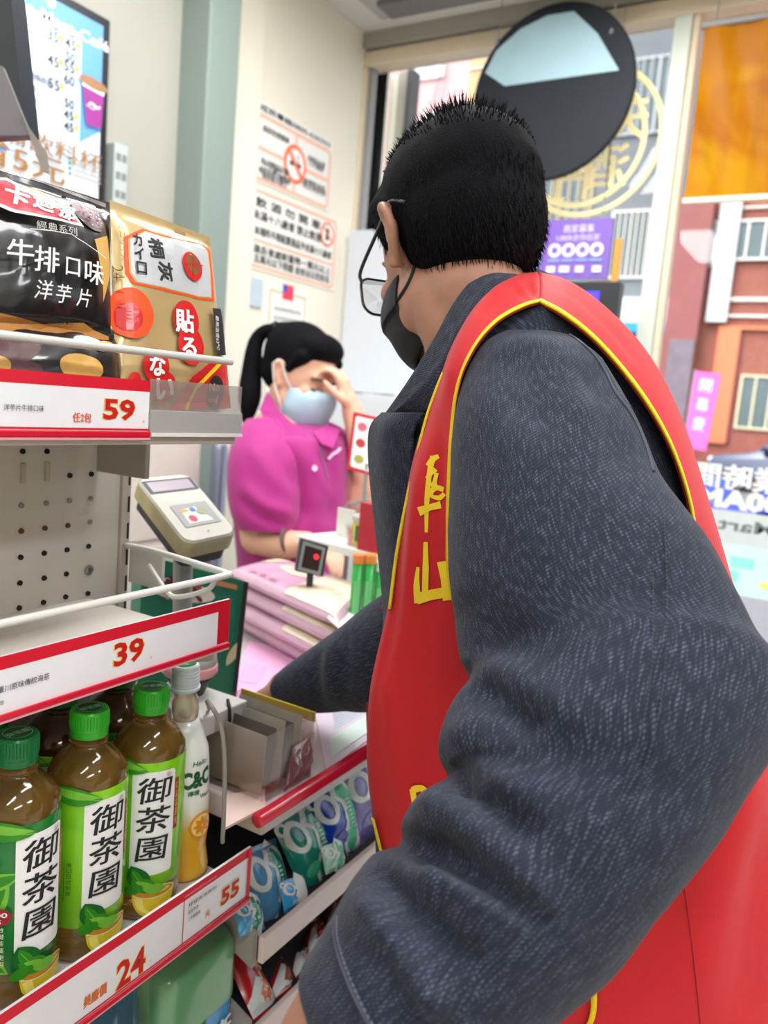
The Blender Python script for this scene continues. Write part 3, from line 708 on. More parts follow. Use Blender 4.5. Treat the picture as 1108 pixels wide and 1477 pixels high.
# parked car
def car():
    Yc = 22.0
    q = ony(1018, 672, Yc); L = 4.2; x0 = q[0] + .02; zb = -.12
    t = thing('parked_car', 'dark blue saloon car parked across the street at the right edge', 'car', (x0 + L / 2, Yc + .8, zb))
    prof = [(0, .38), (.03, .62), (.25, .78), (1.05, .92), (1.75, 1.36), (2.9, 1.38), (3.6, .98), (4.12, .9), (4.2, .5), (4.15, .3), (.1, .28)]
    zs = (ony(1060, 618, Yc)[2] - zb) / 1.38
    zs = max(.6, min(1.4, zs))
    P0 = spline(prof, 4, closed=True)
    rows = []
    for k, (yy, ins) in enumerate(((0, .12), (.04, .03), (.2, 0), (.8, 0), (1.4, 0), (1.56, .03), (1.6, .12))):
        c0 = P0.mean(0); rows.append([(x0 + c0[0] + (p[0] - c0[0]) * (1 - ins * .3), Yc + yy + (.14 * max(0, (p[1] - .85)) * 2 * (1 if yy < .8 else -1)), zb + (c0[1] + (p[1] - c0[1]) * (1 - ins)) * zs) for p in P0])
    g = G().grid(rows, closed_u=True); n_ = len(P0); g.F += [tuple(range(n_ - 1, -1, -1)), tuple(6 * n_ + i for i in range(n_))]; g.MI += [0, 0]
    g.make('body', mat('car_paint', (58, 66, 92), .12, metal=.3, coat=.8), t, smooth=True)
    W = [(1.15, .95), (1.78, 1.3), (2.3, 1.32), (2.3, .95)]; W2 = [(2.38, .95), (2.38, 1.32), (2.88, 1.32), (3.4, .98)]
    for w_ in (W, W2):
        G().prism([(x0 + a, Yc - .02 + .14 * (b - .85) * 2, zb + b * zs) for a, b in w_], (0, .02, 0)).make('window', mat('car_glass', (90, 104, 124), .08), t)
    for cx_ in (.8, 3.35):
        wz = zb + .31
        wh = G().lathe((x0 + cx_, Yc + .1, wz), [(.2, -.12), (.3, -.11), (.31, -.02), (.3, .1), (.2, .1)], n=28, axis=(0, 1, 0)).make('wheel', mat('tyre', (36, 36, 38), .8), t)
        G().lathe((x0 + cx_, Yc + .0, wz), [(.0, -.035), (.05, -.04), (.2, -.02), (.21, 0)], n=20, axis=(0, 1, 0)).make('hubcap', mat('hub_silver', (170, 175, 182), .3, metal=.6), wh)
    G().box((x0 + .0, Yc + .08, zb + .6 * zs), (x0 + .22, Yc + .3, zb + .72 * zs), bev=.03).make('headlamp', mat('lamp_clear', (215, 225, 240), .1), t)
    G().box((x0 + 1.25, Yc - .18, zb + .95 * zs), (x0 + 1.4, Yc - .03, zb + 1.06 * zs), bev=.02).make('mirror', mat('car_paint', (0, 0, 0)), t)
    # kerb
car()
t = thing('pavement', 'pale pavement slab in front of the shop window outside', 'pavement', (0, 3.5, -.12))
G().box((-4, WY + .16, -.119), (5, 4.4, -.03), bev=.02).make('slab', mat('pavement_grey', (176, 170, 172), .8, var=.08, vs=4), t)
G().box((-4, 4.405, -.119), (5, 4.5, -.02), bev=.01).make('kerb', mat('kerb_grey', (150, 150, 150), .8), t)
# parked scooters seen as small shapes below the car: one scooter
def scooter(px, label, col):
    Y = 14.0; q = ony(px, 735, Y); x = q[0]; z = -.12
    t = thing('parked_scooter', label, 'scooter', (x, Y, z))
    for dx in (-.6, .6):
        w_ = G().lathe((x + dx, Y, z + .23), [(.14, -.05), (.22, -.05), (.23, 0), (.22, .05), (.14, .05), (.14, -.05)], n=22, axis=(0, 1, 0)).make('wheel', mat('tyre', (0, 0, 0)), t)
    body = spline([(-.75, .45), (-.6, .72), (-.1, .74), (.0, .42), (.35, .38), (.48, .95), (.62, .98), (.68, .5), (.55, .3), (-.5, .27)], 5, closed=True)
    G().prism([(x + a, Y - .12, z + b) for a, b in body], (0, .24, 0)).make('body', col, t)
    G().box((x - .65, Y - .11, z + .74), (x + .0, Y + .11, z + .82), bev=.03).make('seat', mat('seat_black', (30, 30, 32), .5), t)
    G().tube([(x + .5, Y - .32, z + 1.02), (x + .54, Y, z + .98), (x + .5, Y + .32, z + 1.02)], .018, 8).make('handlebar', dark_m, t)
scooter(1260, 'cream scooter parked on the street below the front wheel of the car', mat('scooter_cream', (220, 190, 160), .3))
scooter(1055, 'blue and white scooter parked on the street below the car', mat('scooter_blue', (70, 90, 200), .25))
# ================================================================== shelf unit on the left
XS = -0.5                       # front plane of the shelf strips
shelf_m = mat('shelf_cream', (206, 200, 190), .45, var=.03, vs=8, bump=.05, bs=300); shelf_u = mat('shelf_upright', (186, 176, 166), .45)
hole_m = mat('hole_dark', (28, 26, 28), .8); wirem = mat('wire_white', (216, 216, 210), .35, coat=.2)
S = thing('shelf_unit', 'cream metal shelf unit with pegboard back at the left edge', 'shelf', (-.62, .2, 0))
yE = .628                        # far end of the upright
XB = -.70
# pegboard built round real holes: sheet with inset hole rings
ph = []
for r_, (y, zz) in enumerate(((1, 0),)): pass
g = G().box((XB - .012, -.35, .05), (XB - .001, .615, 1.44))
pegb = g.make('back_panel', shelf_m, S)
hole_list = [((33, 651), 0), ((68, 651), 0), ((101, 686), 0), ((132, 684), 0), ((100, 722), 1), ((131, 719), 1), ((31, 729), 1), ((67, 726), 1), ((31, 766), 2), ((65, 762), 2), ((98, 758), 2), ((130, 753), 1), ((30, 804), 0), ((64, 798), 0), ((97, 793), 0), ((128, 788), 0),
             ((29, 841), 0), ((64, 834), 0), ((96, 828), 0), ((28, 877), 0), ((63, 869), 0), ((95, 861), 0), ((127, 856), 0)]
for (p_, k) in hole_list:
    q = onx(*p_, XB); q[0] = XB - .0015
    G().lathe(q, [(0, .002), (.0021, .002), (.0027, .0024), (.0028, .0)], n=12, axis=(1, 0, 0)).make('peg_hole', [hole_m, mat('hole_pale', (150, 142, 134), .7), mat('hole_rust', (120, 50, 50), .7)][k], S)
for p_ in ((33, 683), (68, 680)):
    q = onx(*p_, XB); G().box(q + [-.002, -.0025, -.010], q + [.0022, .0025, .010], bev=.001).make('peg_slot', shelf_u, S)
q = onx(128, 822, XB); G().lathe(q, [(.0055, 0), (.0055, .0015), (.003, .0025), (0, .0025)], n=16, axis=(1, 0, 0)).make('screw', mat('screw_steel', (150, 156, 152), .3, metal=.8), S)
# upright with slots
g = G().box((XB - .03, .6155, .05), (XB + .003, yE, 1.44), bev=.001)
g.make('upright', shelf_u, S)
for k in range(24):
    z = onx(181, 687, XB)[2] - .0305 * (k - 6)
    G().box((XB + .0026, .6235, z - .010), (XB + .0036, .6262, z + .008)).make('upright_slot', hole_m, S)
def shelf_board(z, yend, xf=XS - .004):
    G().box((XB - .002, -.35, z - .014), (xf, yend, z), bev=.0015).make('shelf_board', shelf_m, S)
shelf_board(1.392, .578); shelf_board(1.190, .577); shelf_board(.898, .636); shelf_board(.60, .636)
# brackets
A = [onx(184, 625, -.67), onx(217, 630, -.6), onx(217, 684, -.6), onx(184, 676, -.67)]
G().box((XB + .002, .58, 1.33), (XB + .075, .586, 1.378)).make('bracket', mat('bracket_grey', (160, 152, 144), .45), S)
q = onx(210, 632, -.62); G().lathe((XB + .065, .5795, 1.372), [(0, -.002), (.003, -.002), (.003, .001)], n=12, axis=(0, 1, 0)).make('bracket_screw', wirem, S)
G().box((XB + .002, .629, 1.20), (XB + .055, .634, 1.245), bev=.001).make('bracket', mat('bracket_pale', (212, 210, 204), .45), S)
for zz, ye in ((1.16, .58), (.87, .638)): G().prism([(XB + .002, ye + .001, zz - .05), (XB + .002, ye + .001, zz + .015), (XS - .02, ye + .001, zz + .015), (XS - .02, ye + .001, zz)], (0, .003, 0)).make('bracket', shelf_m, S)
# wire rails
z1 = onx(170, 505, XS)[2]
G().tube([(XS - .005, -.3, z1 - .002), (XS - .005, .567, z1 + .002)], .0032, 12).make('wire_rail', wirem, S, smooth=True)
zr = 1.252
P = spline([(XS - .002, -.3, zr), (XS - .002, .4, zr), (XS - .002, .565, zr), (XS - .008, .577, zr), (XS - .02, .583, zr), (XB + .06, .612, zr - .004), (XB + .002, .622, zr - .008)], 6)
G().tube(P, .0033, 12).make('wire_rail', wirem, S, smooth=True)
P = spline([onx(215, 815, -.64), onx(240, 852, -.6), onx(258, 861, -.58), onx(300, 850, -.53), onx(312, 832, -.505)], 6)
G().tube(P, .0026, 10).make('wire_hook', wirem, S, smooth=True)
G().box((XB - .02, -.36, 0), (XS - .01, -.35, 1.44)).make('side_panel', shelf_m, S)
G().box((XB - .02, -.35, 0), (XS + .0, .636, .1)).make('base', shelf_u, S)
# ---------------- price strips
stripm = mat('holder_clear', (228, 208, 212), .25, coat=.4); redm = mat('strip_red', (200, 18, 48), .35, coat=.3); lipm = mat('lip_pink', (228, 150, 160), .3)
def strip(label, y0, y1, z0, z1, build, xoff=0.0):
    x = XS + xoff
    t = thing('price_strip', label, 'price tag', (x, (y0 + y1) / 2, z0))
    G().box((x - .003, y0, z0), (x, y1, z1), bev=.0006).make('card', TAGW, t)
    G().box((x + .0002, y0, z0 - .0015), (x + .0030, y1, z0 + .0035), bev=.001).make('lower_lip', redm, t)
    G().box((x + .0002, y0, z0 - .0035), (x + .0022, y1, z0 - .0016)).make('lip_line', lipm, t)
    p = Print(plane_map((x, 0, 0), (0, 1, 0), (0, 0, 1)), step=.0001, h0=.0002)
    def U(px, py): q = onx(px, py, x); return q[1], q[2]
    build(p, U, y0, y1, z0, z1)
    p.make('print', t)
    return t
def price(p, s, u, v, h, w):
    p.text(s, u, v, h * 1.05, GOLDINK, bold=.05, w=w * 1.07); p.text(s, u, v, h, DKRED, bold=.028, w=w)
def b59(p, U, y0, y1, z0, z1):
    p.poly(rrect(y0, z1 - .009, y1, z1), RED); p.poly(rrect(y0, z0 + .004, y1, z0 + .0055), RED)
    u, v = U(172, 591); price(p, '59', u, v, .0165, .031)
    u, v = U(118, 602); p.text('任2包', u, v, .0072, mat('ink_orangered', (225, 90, 60), .5), bold=.02, w=.0165)
    u, v = U(206, 608); p.text('元', u, v, .002, RED)
    u, v = U(64, 587); p.text('卡迪那洋芋片牛排口味', u, v + .0005, .0045, INK, bold=.0, align='C', w=.055) if 0 else p.text('洋芋片牛排口味', U(34, 588)[0], U(34, 588)[1], .0045, INK, w=.031)
strip('white and red price strip reading 59 below the crisp bag, topmost', -.3, .466, 1.386, 1.4305, b59)
def b39(p, U, y0, y1, z0, z1):
    p.poly(rrect(y0, z1 - .010, y1, z1), RED); p.poly(rrect(y1 - .016, z0 + .004, y1, z1), RED)
    u, v = U(186, 940); price(p, '39', u, v, .0205, .032)
    u, v = U(217, 948); p.text('元', u, v, .002, RED)
    u, v = U(30, 986); p.text('山薯川原味傳統海苔', u, v, .0052, INK, w=.047)
    u, v = U(2, 1013); p.text('包', u, v, .0034, INK)
    u, v = U(275, 877); p.text('活動期間依店內公告為準', u, v, .0022, mat('ink_pink', (240, 180, 190), .5), w=.045)
strip('white and red price strip reading 39 on the empty middle shelf', -.3, .5785, 1.182, 1.2285, b39)
def b24(p, U, y0, y1, z0, z1):
    p.poly(rrect(y0, z1 - .0105, y1, z1), RED); p.poly(rrect(y0, z0 + .004, y1, z0 + .0055), RED)
    u, v = U(189, 1395); price(p, '24', u, v, .0265, .0335)
    u, v = U(137, 1435); p.text('美廉價', u, v, .011, mat('ink_orange2', (222, 110, 30), .5), bold=.03, w=.0245)
    u, v = U(216, 1385); p.text('元', u, v, .002, RED)
    ya = U(264, 1310)[0]
    p.poly(rrect(ya, z0 + .004, ya + .001, z1 - .009), RED); p.poly(rrect(y1 - .006, z0 + .004, y1, z1), RED)
    u, v = U(331, 1286); price(p, '55', u, v, .0185, .028)
    u, v = U(298, 1317); p.text('元', u, v, .006, mat('ink_orange2', (0, 0, 0)), bold=.05)
    for k, (s, ww) in enumerate((('檸檬氣泡飲料', .04), ('瓶裝特價', .014), ('二件優惠價', .017))):
        p.text(s, ya + .006, z1 - .0175 - .0075 * k, .0042, INK, align='L', w=ww)
    p.text('活動期間依店內公告為準', ya + .022, z1 - .005, .0022, mat('ink_pink', (0, 0, 0)), w=.045)
strip('long white and red price strip reading 24 and 55 below the tea bottles', -.3, .636, .8825, .9435, b24)
# clear holder end past the 59 tag
clr = thin_glass('clear_plastic', gloss=.10, rough=.05, body=.22, bodycol=(206, 200, 196))
t = thing('clear_strip_holder', 'empty clear plastic end of the price strip holder beside the 59 tag', 'holder', (XS, .52, 1.386))
G().box((XS - .002, .4665, 1.392), (XS, .5785, 1.432), bev=.0005).make('upper_face', clr, t)
G().box((XS, .4665, 1.386), (XS + .002, .5785, 1.407), bev=.0005).make('lower_face', mat('clear_grey', (170, 168, 166), .3, coat=.4, alpha=.85), t)
G().box((XS + .0021, .4665, 1.3855), (XS + .0035, .5785, 1.3885)).make('lip', mat('lip_white', (220, 216, 214), .3), t)

# ---------------- packets
def pillow(name, Q, bulge, m, parent=None, nu=28, nv=34, wr=.0, wf=40, seal=.06, back=True, seed=0, backb=None, power=2.2, ex=.6, **kw):
    """Q: four 3D corners ll, lr, ur, ul; pillow shaped bag with crimped ends; returns (object, map)"""
    Q = [np.array(q_, float) for q_ in Q]; Wd = (np.linalg.norm(Q[1] - Q[0]) + np.linalg.norm(Q[2] - Q[3])) / 2; Hd = (np.linalg.norm(Q[3] - Q[0]) + np.linalg.norm(Q[2] - Q[1])) / 2
    N_ = nz(np.cross(Q[1] - Q[0], Q[3] - Q[0]))
    def base(a, b): return Q[0] * (1 - a) * (1 - b) + Q[1] * a * (1 - b) + Q[2] * a * b + Q[3] * (1 - a) * b
    def hh(a, b):
        bb = min(max((b - seal) / (1 - 2 * seal), 0), 1)
        e = max(0, 1 - abs(2 * a - 1) ** power) ** ex * max(0, 1 - abs(2 * bb - 1) ** power) ** ex
        n = mnoise.noise(Vector((a * Wd * wf + seed, b * Hd * wf * .6, seed * .37))) + .5 * mnoise.noise(Vector((a * Wd * wf * 2.3 + seed, b * Hd * wf * 1.7, seed)))
        return bulge * e + wr * n * (.35 + e)
    def f(u, v, h): a, b = u / Wd, v / Hd; return base(a, b) + N_ * (hh(a, b) + h)
    g = G()
    A = np.linspace(0, 1, nu); B = np.linspace(0, 1, nv)
    def crimp(i, a): return .0
    g.grid([[f(a * Wd, b * Hd, .0002) for a in A] for b in B])
    bb_ = bulge * .6 if backb is None else backb
    g.grid([[base(a, b) - N_ * (.0002 + bb_ * (hh(a, b) - wr * 0) / max(bulge, 1e-6) if bulge else .0005) for a in A[::-1]] for b in B])
    o = g.make(name, m, parent, smooth=True, **kw)
    return o, f, Wd, Hd
def pxuv(Qpx, Wd, Hd):
    """photo pixel -> (u, v) on the packet whose corners project to Qpx (ll, lr, ur, ul)"""
    fm = Qpx
    def inv(px, py):
        u, v = Wd * .5, Hd * .5
        for _ in range(12):
            def P(a, b): a2 = min(max(a, 0), Wd); b2 = min(max(b, 0), Hd); q_ = proj(fm(a2, b2, 0) if (a2, b2) == (a, b) else fm(a2, b2, 0) + (fm(min(a2 + 1e-3, Wd), b2, 0) - fm(min(a2 + 1e-3, Wd) - 1e-3, b2, 0)) * 1e3 * (a - a2) * .5)[0]; return q_
            r = P(u, v) - np.array([px, py]); e_ = 1e-3
            J = np.stack([(P(u + e_, v) - P(u - e_, v)) / (2 * e_), (P(u, v + e_) - P(u, v - e_)) / (2 * e_)], 1)
            try: d = np.linalg.solve(J + np.eye(2) * 1e-6, r)
            except Exception: break
            n_ = np.linalg.norm(d)
            if n_ > .05: d *= .05 / n_
            u -= d[0]; v -= d[1]
            u = min(max(u, .0), Wd); v = min(max(v, .0), Hd)
        return u, v
    return inv
foilb = mat('foil_black', (24, 23, 25), .3, var=.2, vs=10, coat=.6); potato = mat('crisp_yellow', (206, 160, 80), .45, var=.2, vs=30)
beef = mat('beef_brown', (88, 52, 54), .4, var=.6, vs=90); seal_m = mat('foil_silver', (150, 146, 142), .25, metal=.6, var=.2, vs=60); reds = mat('bag_red', (214, 50, 70), .3, coat=.4)
# lower crisp bag lying on the shelf
Qp = [(-70, 560), (172, 572), (178, 468), (-70, 452)]
Q3 = [onx(*Qp[0], -.515), onx(*Qp[1], -.515), onx(*Qp[2], -.56), onx(*Qp[3], -.56)]
for q_ in Q3[:2]: q_[2] = max(q_[2], 1.3935)
t = thing('crisp_bag', 'black crisp bag showing potato slices, lying under the upper black bag', 'crisp bag', (Q3[0] + Q3[1]) / 2, group='black crisp bags')
o, f, Wd, Hd = pillow('bag', Q3, .014, foilb, t, wr=.0015, seed=3, backb=.012)
p = Print(f, cut=.006, cuty=True, h0=.0006); inv = pxuv(f, Wd, Hd)
p.poly(ell(*inv(20, 505), .022, .014, rot=.3), beef); p.poly(ell(*inv(118, 530), .022, .011, rot=-.1), potato); p.poly(ell(*inv(25, 535), .02, .008), beef); p.poly(ell(*inv(150, 500), .010, .006, rot=.5), potato)
p.poly(ell(*inv(-20, 530), .018, .01), potato)
p.make('print', t)
# upper crisp bag
Qp = [(-78, 478), (160, 492), (160, 292), (-66, 222)]
Q3 = [onx(-78, 478, -.535), onx(160, 492, -.535), onx(158, 292, -.575), onx(-66, 222, -.575)]
t = thing('crisp_bag', 'black crisp bag with white lettering and red logo, standing behind the wire rail', 'crisp bag', (Q3[0] + Q3[1]) / 2, group='black crisp bags')
o, f, Wd, Hd = pillow('bag', Q3, .017, foilb, t, wr=.0016, seed=9, nu=44, nv=44, seal=.07, backb=.008)
inv = pxuv(f, Wd, Hd); p = Print(f, cut=.006, cuty=True, h0=.0006, step=.00015)
def I(px, py): return inv(px, py)
p.poly([I(-60, 232), I(0, 247), I(60, 264), I(152, 300), I(152, 294), I(60, 256), I(0, 240), I(-60, 226)], seal_m)
p.poly([I(-78, 462), I(0, 452), I(60, 468), I(120, 466), I(156, 486), I(156, 491), I(0, 480), I(-78, 474)], mat('bag_gold', (180, 122, 60), .3, var=.3, vs=30))
p.poly(ell(*I(38, 277), .014, .0075, rot=-.3), potato); p.poly(ell(*I(55, 283), .012, .007, rot=-.3), potato); p.poly(ell(*I(22, 270), .012, .006, rot=-.3), potato); p.poly(ell(*I(128, 312), .0175, .012, rot=-.5), beef)
for k in range(40):
    a = random.random() * 6.28; r = math.sqrt(random.random()); c_ = I(128, 312); p.poly(ell(c_[0] + .015 * r * math.cos(a), c_[1] + .010 * r * math.sin(a), .0011, .0009, n=6), random.choice([mat('pepper_pink', (190, 110, 120), .4), mat('pepper_red', (140, 40, 50), .4), mat('pepper_pale', (200, 170, 170), .4)]))
p.poly([I(146, 345), I(150, 400), I(140, 440), I(128, 350)], potato)
p.poly([I(-20, 262), I(0, 262), I(70, 302), I(95, 308), I(112, 332), I(12, 312), I(-20, 300)], WHT); p.poly([I(-18, 266), I(0, 266), I(68, 305), I(92, 311), I(106, 328), I(14, 308), I(-18, 296)], reds)
for s, a, b, h in (('卡', 16, 286, .018), ('迪', 54, 297, .016), ('那', 88, 312, .0135)):
    p.text(s, *I(a, b), h, WHT, bold=.05, shear=.15, rot=-.1)
p.text('經典系列', *I(73, 335), .0075, mat('print_silver', (190, 186, 182), .4), bold=0, w=.036, rot=.06)
for s, a, b in (('牛', 22, 370), ('排', 60, 380), ('口', 97, 391), ('味', 128, 399)): p.text(s, *I(a - 3, b), .0195 if s != '口' else .014, WHT, bold=.012, rot=.02)
for s, a, b in (('洋', 52, 424), ('芋', 80, 430), ('片', 109, 436)): p.text(s, *I(a, b), .0135, WHT, bold=.005)
p.text('STEAK', *I(76, 470), .004, INK, w=.022)
p.line([I(30, 338), I(90, 345), I(140, 380)], .0005, WHT)
p.make('print', t)
# gold warmer pack
goldf = mat('pack_gold', (206, 180, 128), .25, metal=.35, var=.12, vs=14, coat=.5)
Qp = [(168, 600), (327, 590), (303, 342), (158, 288)]
Q3 = [onx(168, 596, -.53), onx(326, 590, -.53), onx(303, 342, -.565), onx(158, 288, -.565)]
for q_ in Q3[:2]: q_[2] = max(q_[2], 1.3935)
t = thing('heat_patch_pack', 'gold plastic pack with red circles and framed logo beside the crisp bags', 'pack', (Q3[0] + Q3[1]) / 2)
o, f, Wd, Hd = pillow('pack', Q3, .009, goldf, t, wr=.0016, seed=21, nu=36, nv=44, wf=30, seal=.05, backb=.012, power=4)
inv = pxuv(f, Wd, Hd); p = Print(f, cut=.006, cuty=True, h0=.0006, step=.00015)
orr = mat('print_orange', (226, 80, 25), .35); redp = mat('print_red', (204, 30, 34), .35, coat=.4); wsil = mat('print_silverwhite', (214, 218, 222), .25, metal=.3)
fr = [I(178, 342), I(205, 330), I(238, 340), I(292, 352), I(302, 362), I(308, 435), I(290, 433), I(190, 410), I(180, 395)]
c_ = np.mean(fr, 0); fr = np.array(fr)
p.poly([tuple(c_ + (q_ - c_) * 1.0) for q_ in fr], orr); p.poly([tuple(c_ + (q_ - c_) * .93) for q_ in fr], mat('print_gold2', (214, 170, 110), .3, metal=.3)); p.poly([tuple(c_ + (q_ - c_) * .9) for q_ in fr], wsil)
p.text('桐灰', *I(232, 375), .020, INK, bold=.03, rot=-1.65 + math.pi / 2 - .1, w=.04) if 0 else [p.text(s, *I(a, b), .017, INK, bold=.04, rot=-1.45) for s, a, b in (('桐', 225, 358), ('灰', 238, 392))]
for s, a, b in (('カ', 197, 346), ('イ', 199, 366), ('ロ', 202, 387)): p.text(s, *I(a, b), .010, INK, bold=.03, rot=-1.45 + 1.57 - .1)
p.poly(ell(*I(275, 385), .0135), redp); p.poly(ell(*I(276, 382), .010), mat('print_bronze', (190, 130, 90), .25, metal=.6)); p.line([I(262, 380), I(290, 384)], .0012, redp); p.line([I(276, 370), I(276, 400)], .0012, redp)
p.poly(ell(*I(188, 452), .021), orr); p.poly(ell(*I(184, 458), .012), redp)
for a, b in ((265, 462), (272, 500)): p.poly(ell(*I(a, b), .0155, .0175), redp)
p.poly(ell(*I(222, 528), .0145), redp); p.poly(ell(*I(232, 560), .014), redp); p.poly(ell(*I(190, 548), .006), redp)
for s, a, b in (('貼', 262, 464), ('る', 268, 502), ('な', 222, 528), ('い', 232, 562)): p.text(s, *I(a, b), .020 if s == '貼' else .017, WHT, bold=.05)
p.text('ミニサイズ', *I(172, 352), .006, mat('print_tan', (190, 110, 70), .4), rot=-1.57 + .05, w=.03); p.text('24', *I(163, 395), .008, mat('print_brown', (120, 100, 30), .4), rot=-1.5)
p.poly([I(300, 446), I(312, 447), I(320, 515), I(308, 515)], INK); p.text('最高温度63℃', *I(307, 482), .0052, WHT, rot=-1.6, w=.033)
p.text('平均温度', *I(316, 470), .0045, INK, rot=-1.6, w=.03)
p.poly([I(238, 596), I(270, 545), I(300, 522), I(326, 520), I(327, 592)], redp); p.line([I(262, 594), I(276, 560), I(312, 524)], .004, YEL)
p.poly(ell(*I(304, 568), .0115, .0165), INK); p.text('No', *I(302, 560), .008, mat('print_gold2', (0, 0, 0)), bold=.02); p.text('1', *I(304, 578), .008, mat('print_gold2', (0, 0, 0)), bold=.02)
p.make('print', t)
# dark screen and grey acrylic flap at the top left corner
t = thing('dark_display', 'dark blue-black display edge at the very top left corner', 'display', at(-20, 190, .5))
P = [at(-60, 195, .52), at(36, 190, .5), at(12, -40, .5), at(-60, -40, .52)]
G().quadsheet(P, .012).make('case', mat('display_navy', (24, 34, 46), .3), t)
P = [at(-70, 196, .47), at(44, 195, .47), at(4, 96, .47), at(-70, 60, .47)]
t2 = thing('grey_flap', 'grey plastic flap with a clear edge above the crisp bags, top left', 'flap', at(0, 195, .47))
G().quadsheet(P, .003).make('flap', mat('flap_grey', (112, 108, 112), .4, coat=.3), t2)
P = [at(60, 246, .468), at(70, 250, .468), at(66, 218, .468), at(40, 182, .468), at(30, 160, .468), at(44, 200, .468)]
G().prism(P, FWD * .002).make('clear_edge', mat('edge_grey', (150, 144, 136), .2, coat=.4, alpha=.8), t2)

# ---------------- tea bottles
def leafm(name, c): return mat(name, c, .3, var=.2, vs=120)
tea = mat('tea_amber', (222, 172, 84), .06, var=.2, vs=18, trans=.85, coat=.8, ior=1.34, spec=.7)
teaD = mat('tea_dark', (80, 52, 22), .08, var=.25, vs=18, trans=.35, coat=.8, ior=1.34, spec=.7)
ZB = .8985
def bottle(loc, ang, labelc, capc, txt, full=True, dark=False, tilt=0):
    x, y = loc; c = np.array([x, y, ZB])
    t = thing('tea_bottle', txt, 'bottle', c, group='tea bottles on the lower shelf')
    prof = [(.030, 0), (.0345, .003), (.0355, .008), (.0355, .018), (.0346, .021), (.0355, .024), (.0355, .168), (.0358, .172), (.0346, .177), (.0290, .186), (.0225, .193), (.0172, .1975), (.0158, .1995), (.0155, .201), (.0172, .2015), (.0172, .204), (.0148, .2045), (.0148, .208)]
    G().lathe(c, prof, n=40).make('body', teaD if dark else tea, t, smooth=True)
    # facets on the shoulder
    z0, z1 = .036, .167
    Lb = G().lathe(c, [(.0357, z0), (.0362, z0 + .001), (.0362, z0 + .095), (.0358, z0 + .097), (.0362, z0 + .099), (.0362, z1 - .001), (.0357, z1)], n=48)
    Lb.F = Lb.F[:-2]; Lb.MI = Lb.MI[:-2]
    lb = Lb.make('label_sleeve', labelc, t, smooth=True)
    g = G().lathe(c, [(.0, .207), (.0163, .207), (.0168, .209), (.0168, .213), (.0171, .2135), (.0171, .2300), (.0162, .2318), (0, .2318)], n=48)
    for k in range(0): pass
    cp = g.make('cap', capc, t, smooth=False)
    g = G()
    for k in range(40):
        a = 2 * math.pi * k / 40; g.box((x + .0170 * math.cos(a) - .0004, y + .0170 * math.sin(a) - .0004, ZB + .2165), (x + .0170 * math.cos(a) + .0004, y + .0170 * math.sin(a) + .0004, ZB + .2290))
    o = g.make('grip_ribs', capc, cp); o['kind'] = 'stuff'
    pc = Print(plane_map(c + [0, 0, .2318], (math.cos(ang + math.pi / 2), math.sin(ang + math.pi / 2), 0), (-math.cos(ang), -math.sin(ang), 0)))
    pc.poly(ell(0, 0, .0125), mat('cap_dark', (20, 100, 50), .4)); pc.text('御茶園', 0, 0, .007, mat('cap_pale', (170, 220, 180), .4), bold=.02, w=.02); pc.ring(ell(0, 0, .0118), ell(0, 0, .0111), mat('cap_pale', (0, 0, 0)))
    pc.make('cap_print', cp)
    if full:
        cm = cyl_map(c, .0362, ang); p = Print(lambda u, v, h: cm(u * 1.15, v, h), step=.00008, h0=.00015, cut=.0035)
        full(p, z0, z1)
        p.make('label_print', lb)
    return t
lf1 = leafm('leaf_green', (50, 140, 30)); lf2 = leafm('leaf_light', (120, 190, 60)); lf3 = leafm('leaf_dark', (24, 100, 36)); cupm = mat('cup_yellow', (225, 196, 40), .2, var=.2, vs=60); cuptea = mat('cup_tea', (206, 140, 40), .2, var=.2, vs=60); cuprim = mat('cup_rim', (236, 226, 170), .2)
redst = mat('strip_darkred', (150, 30, 50), .4); 
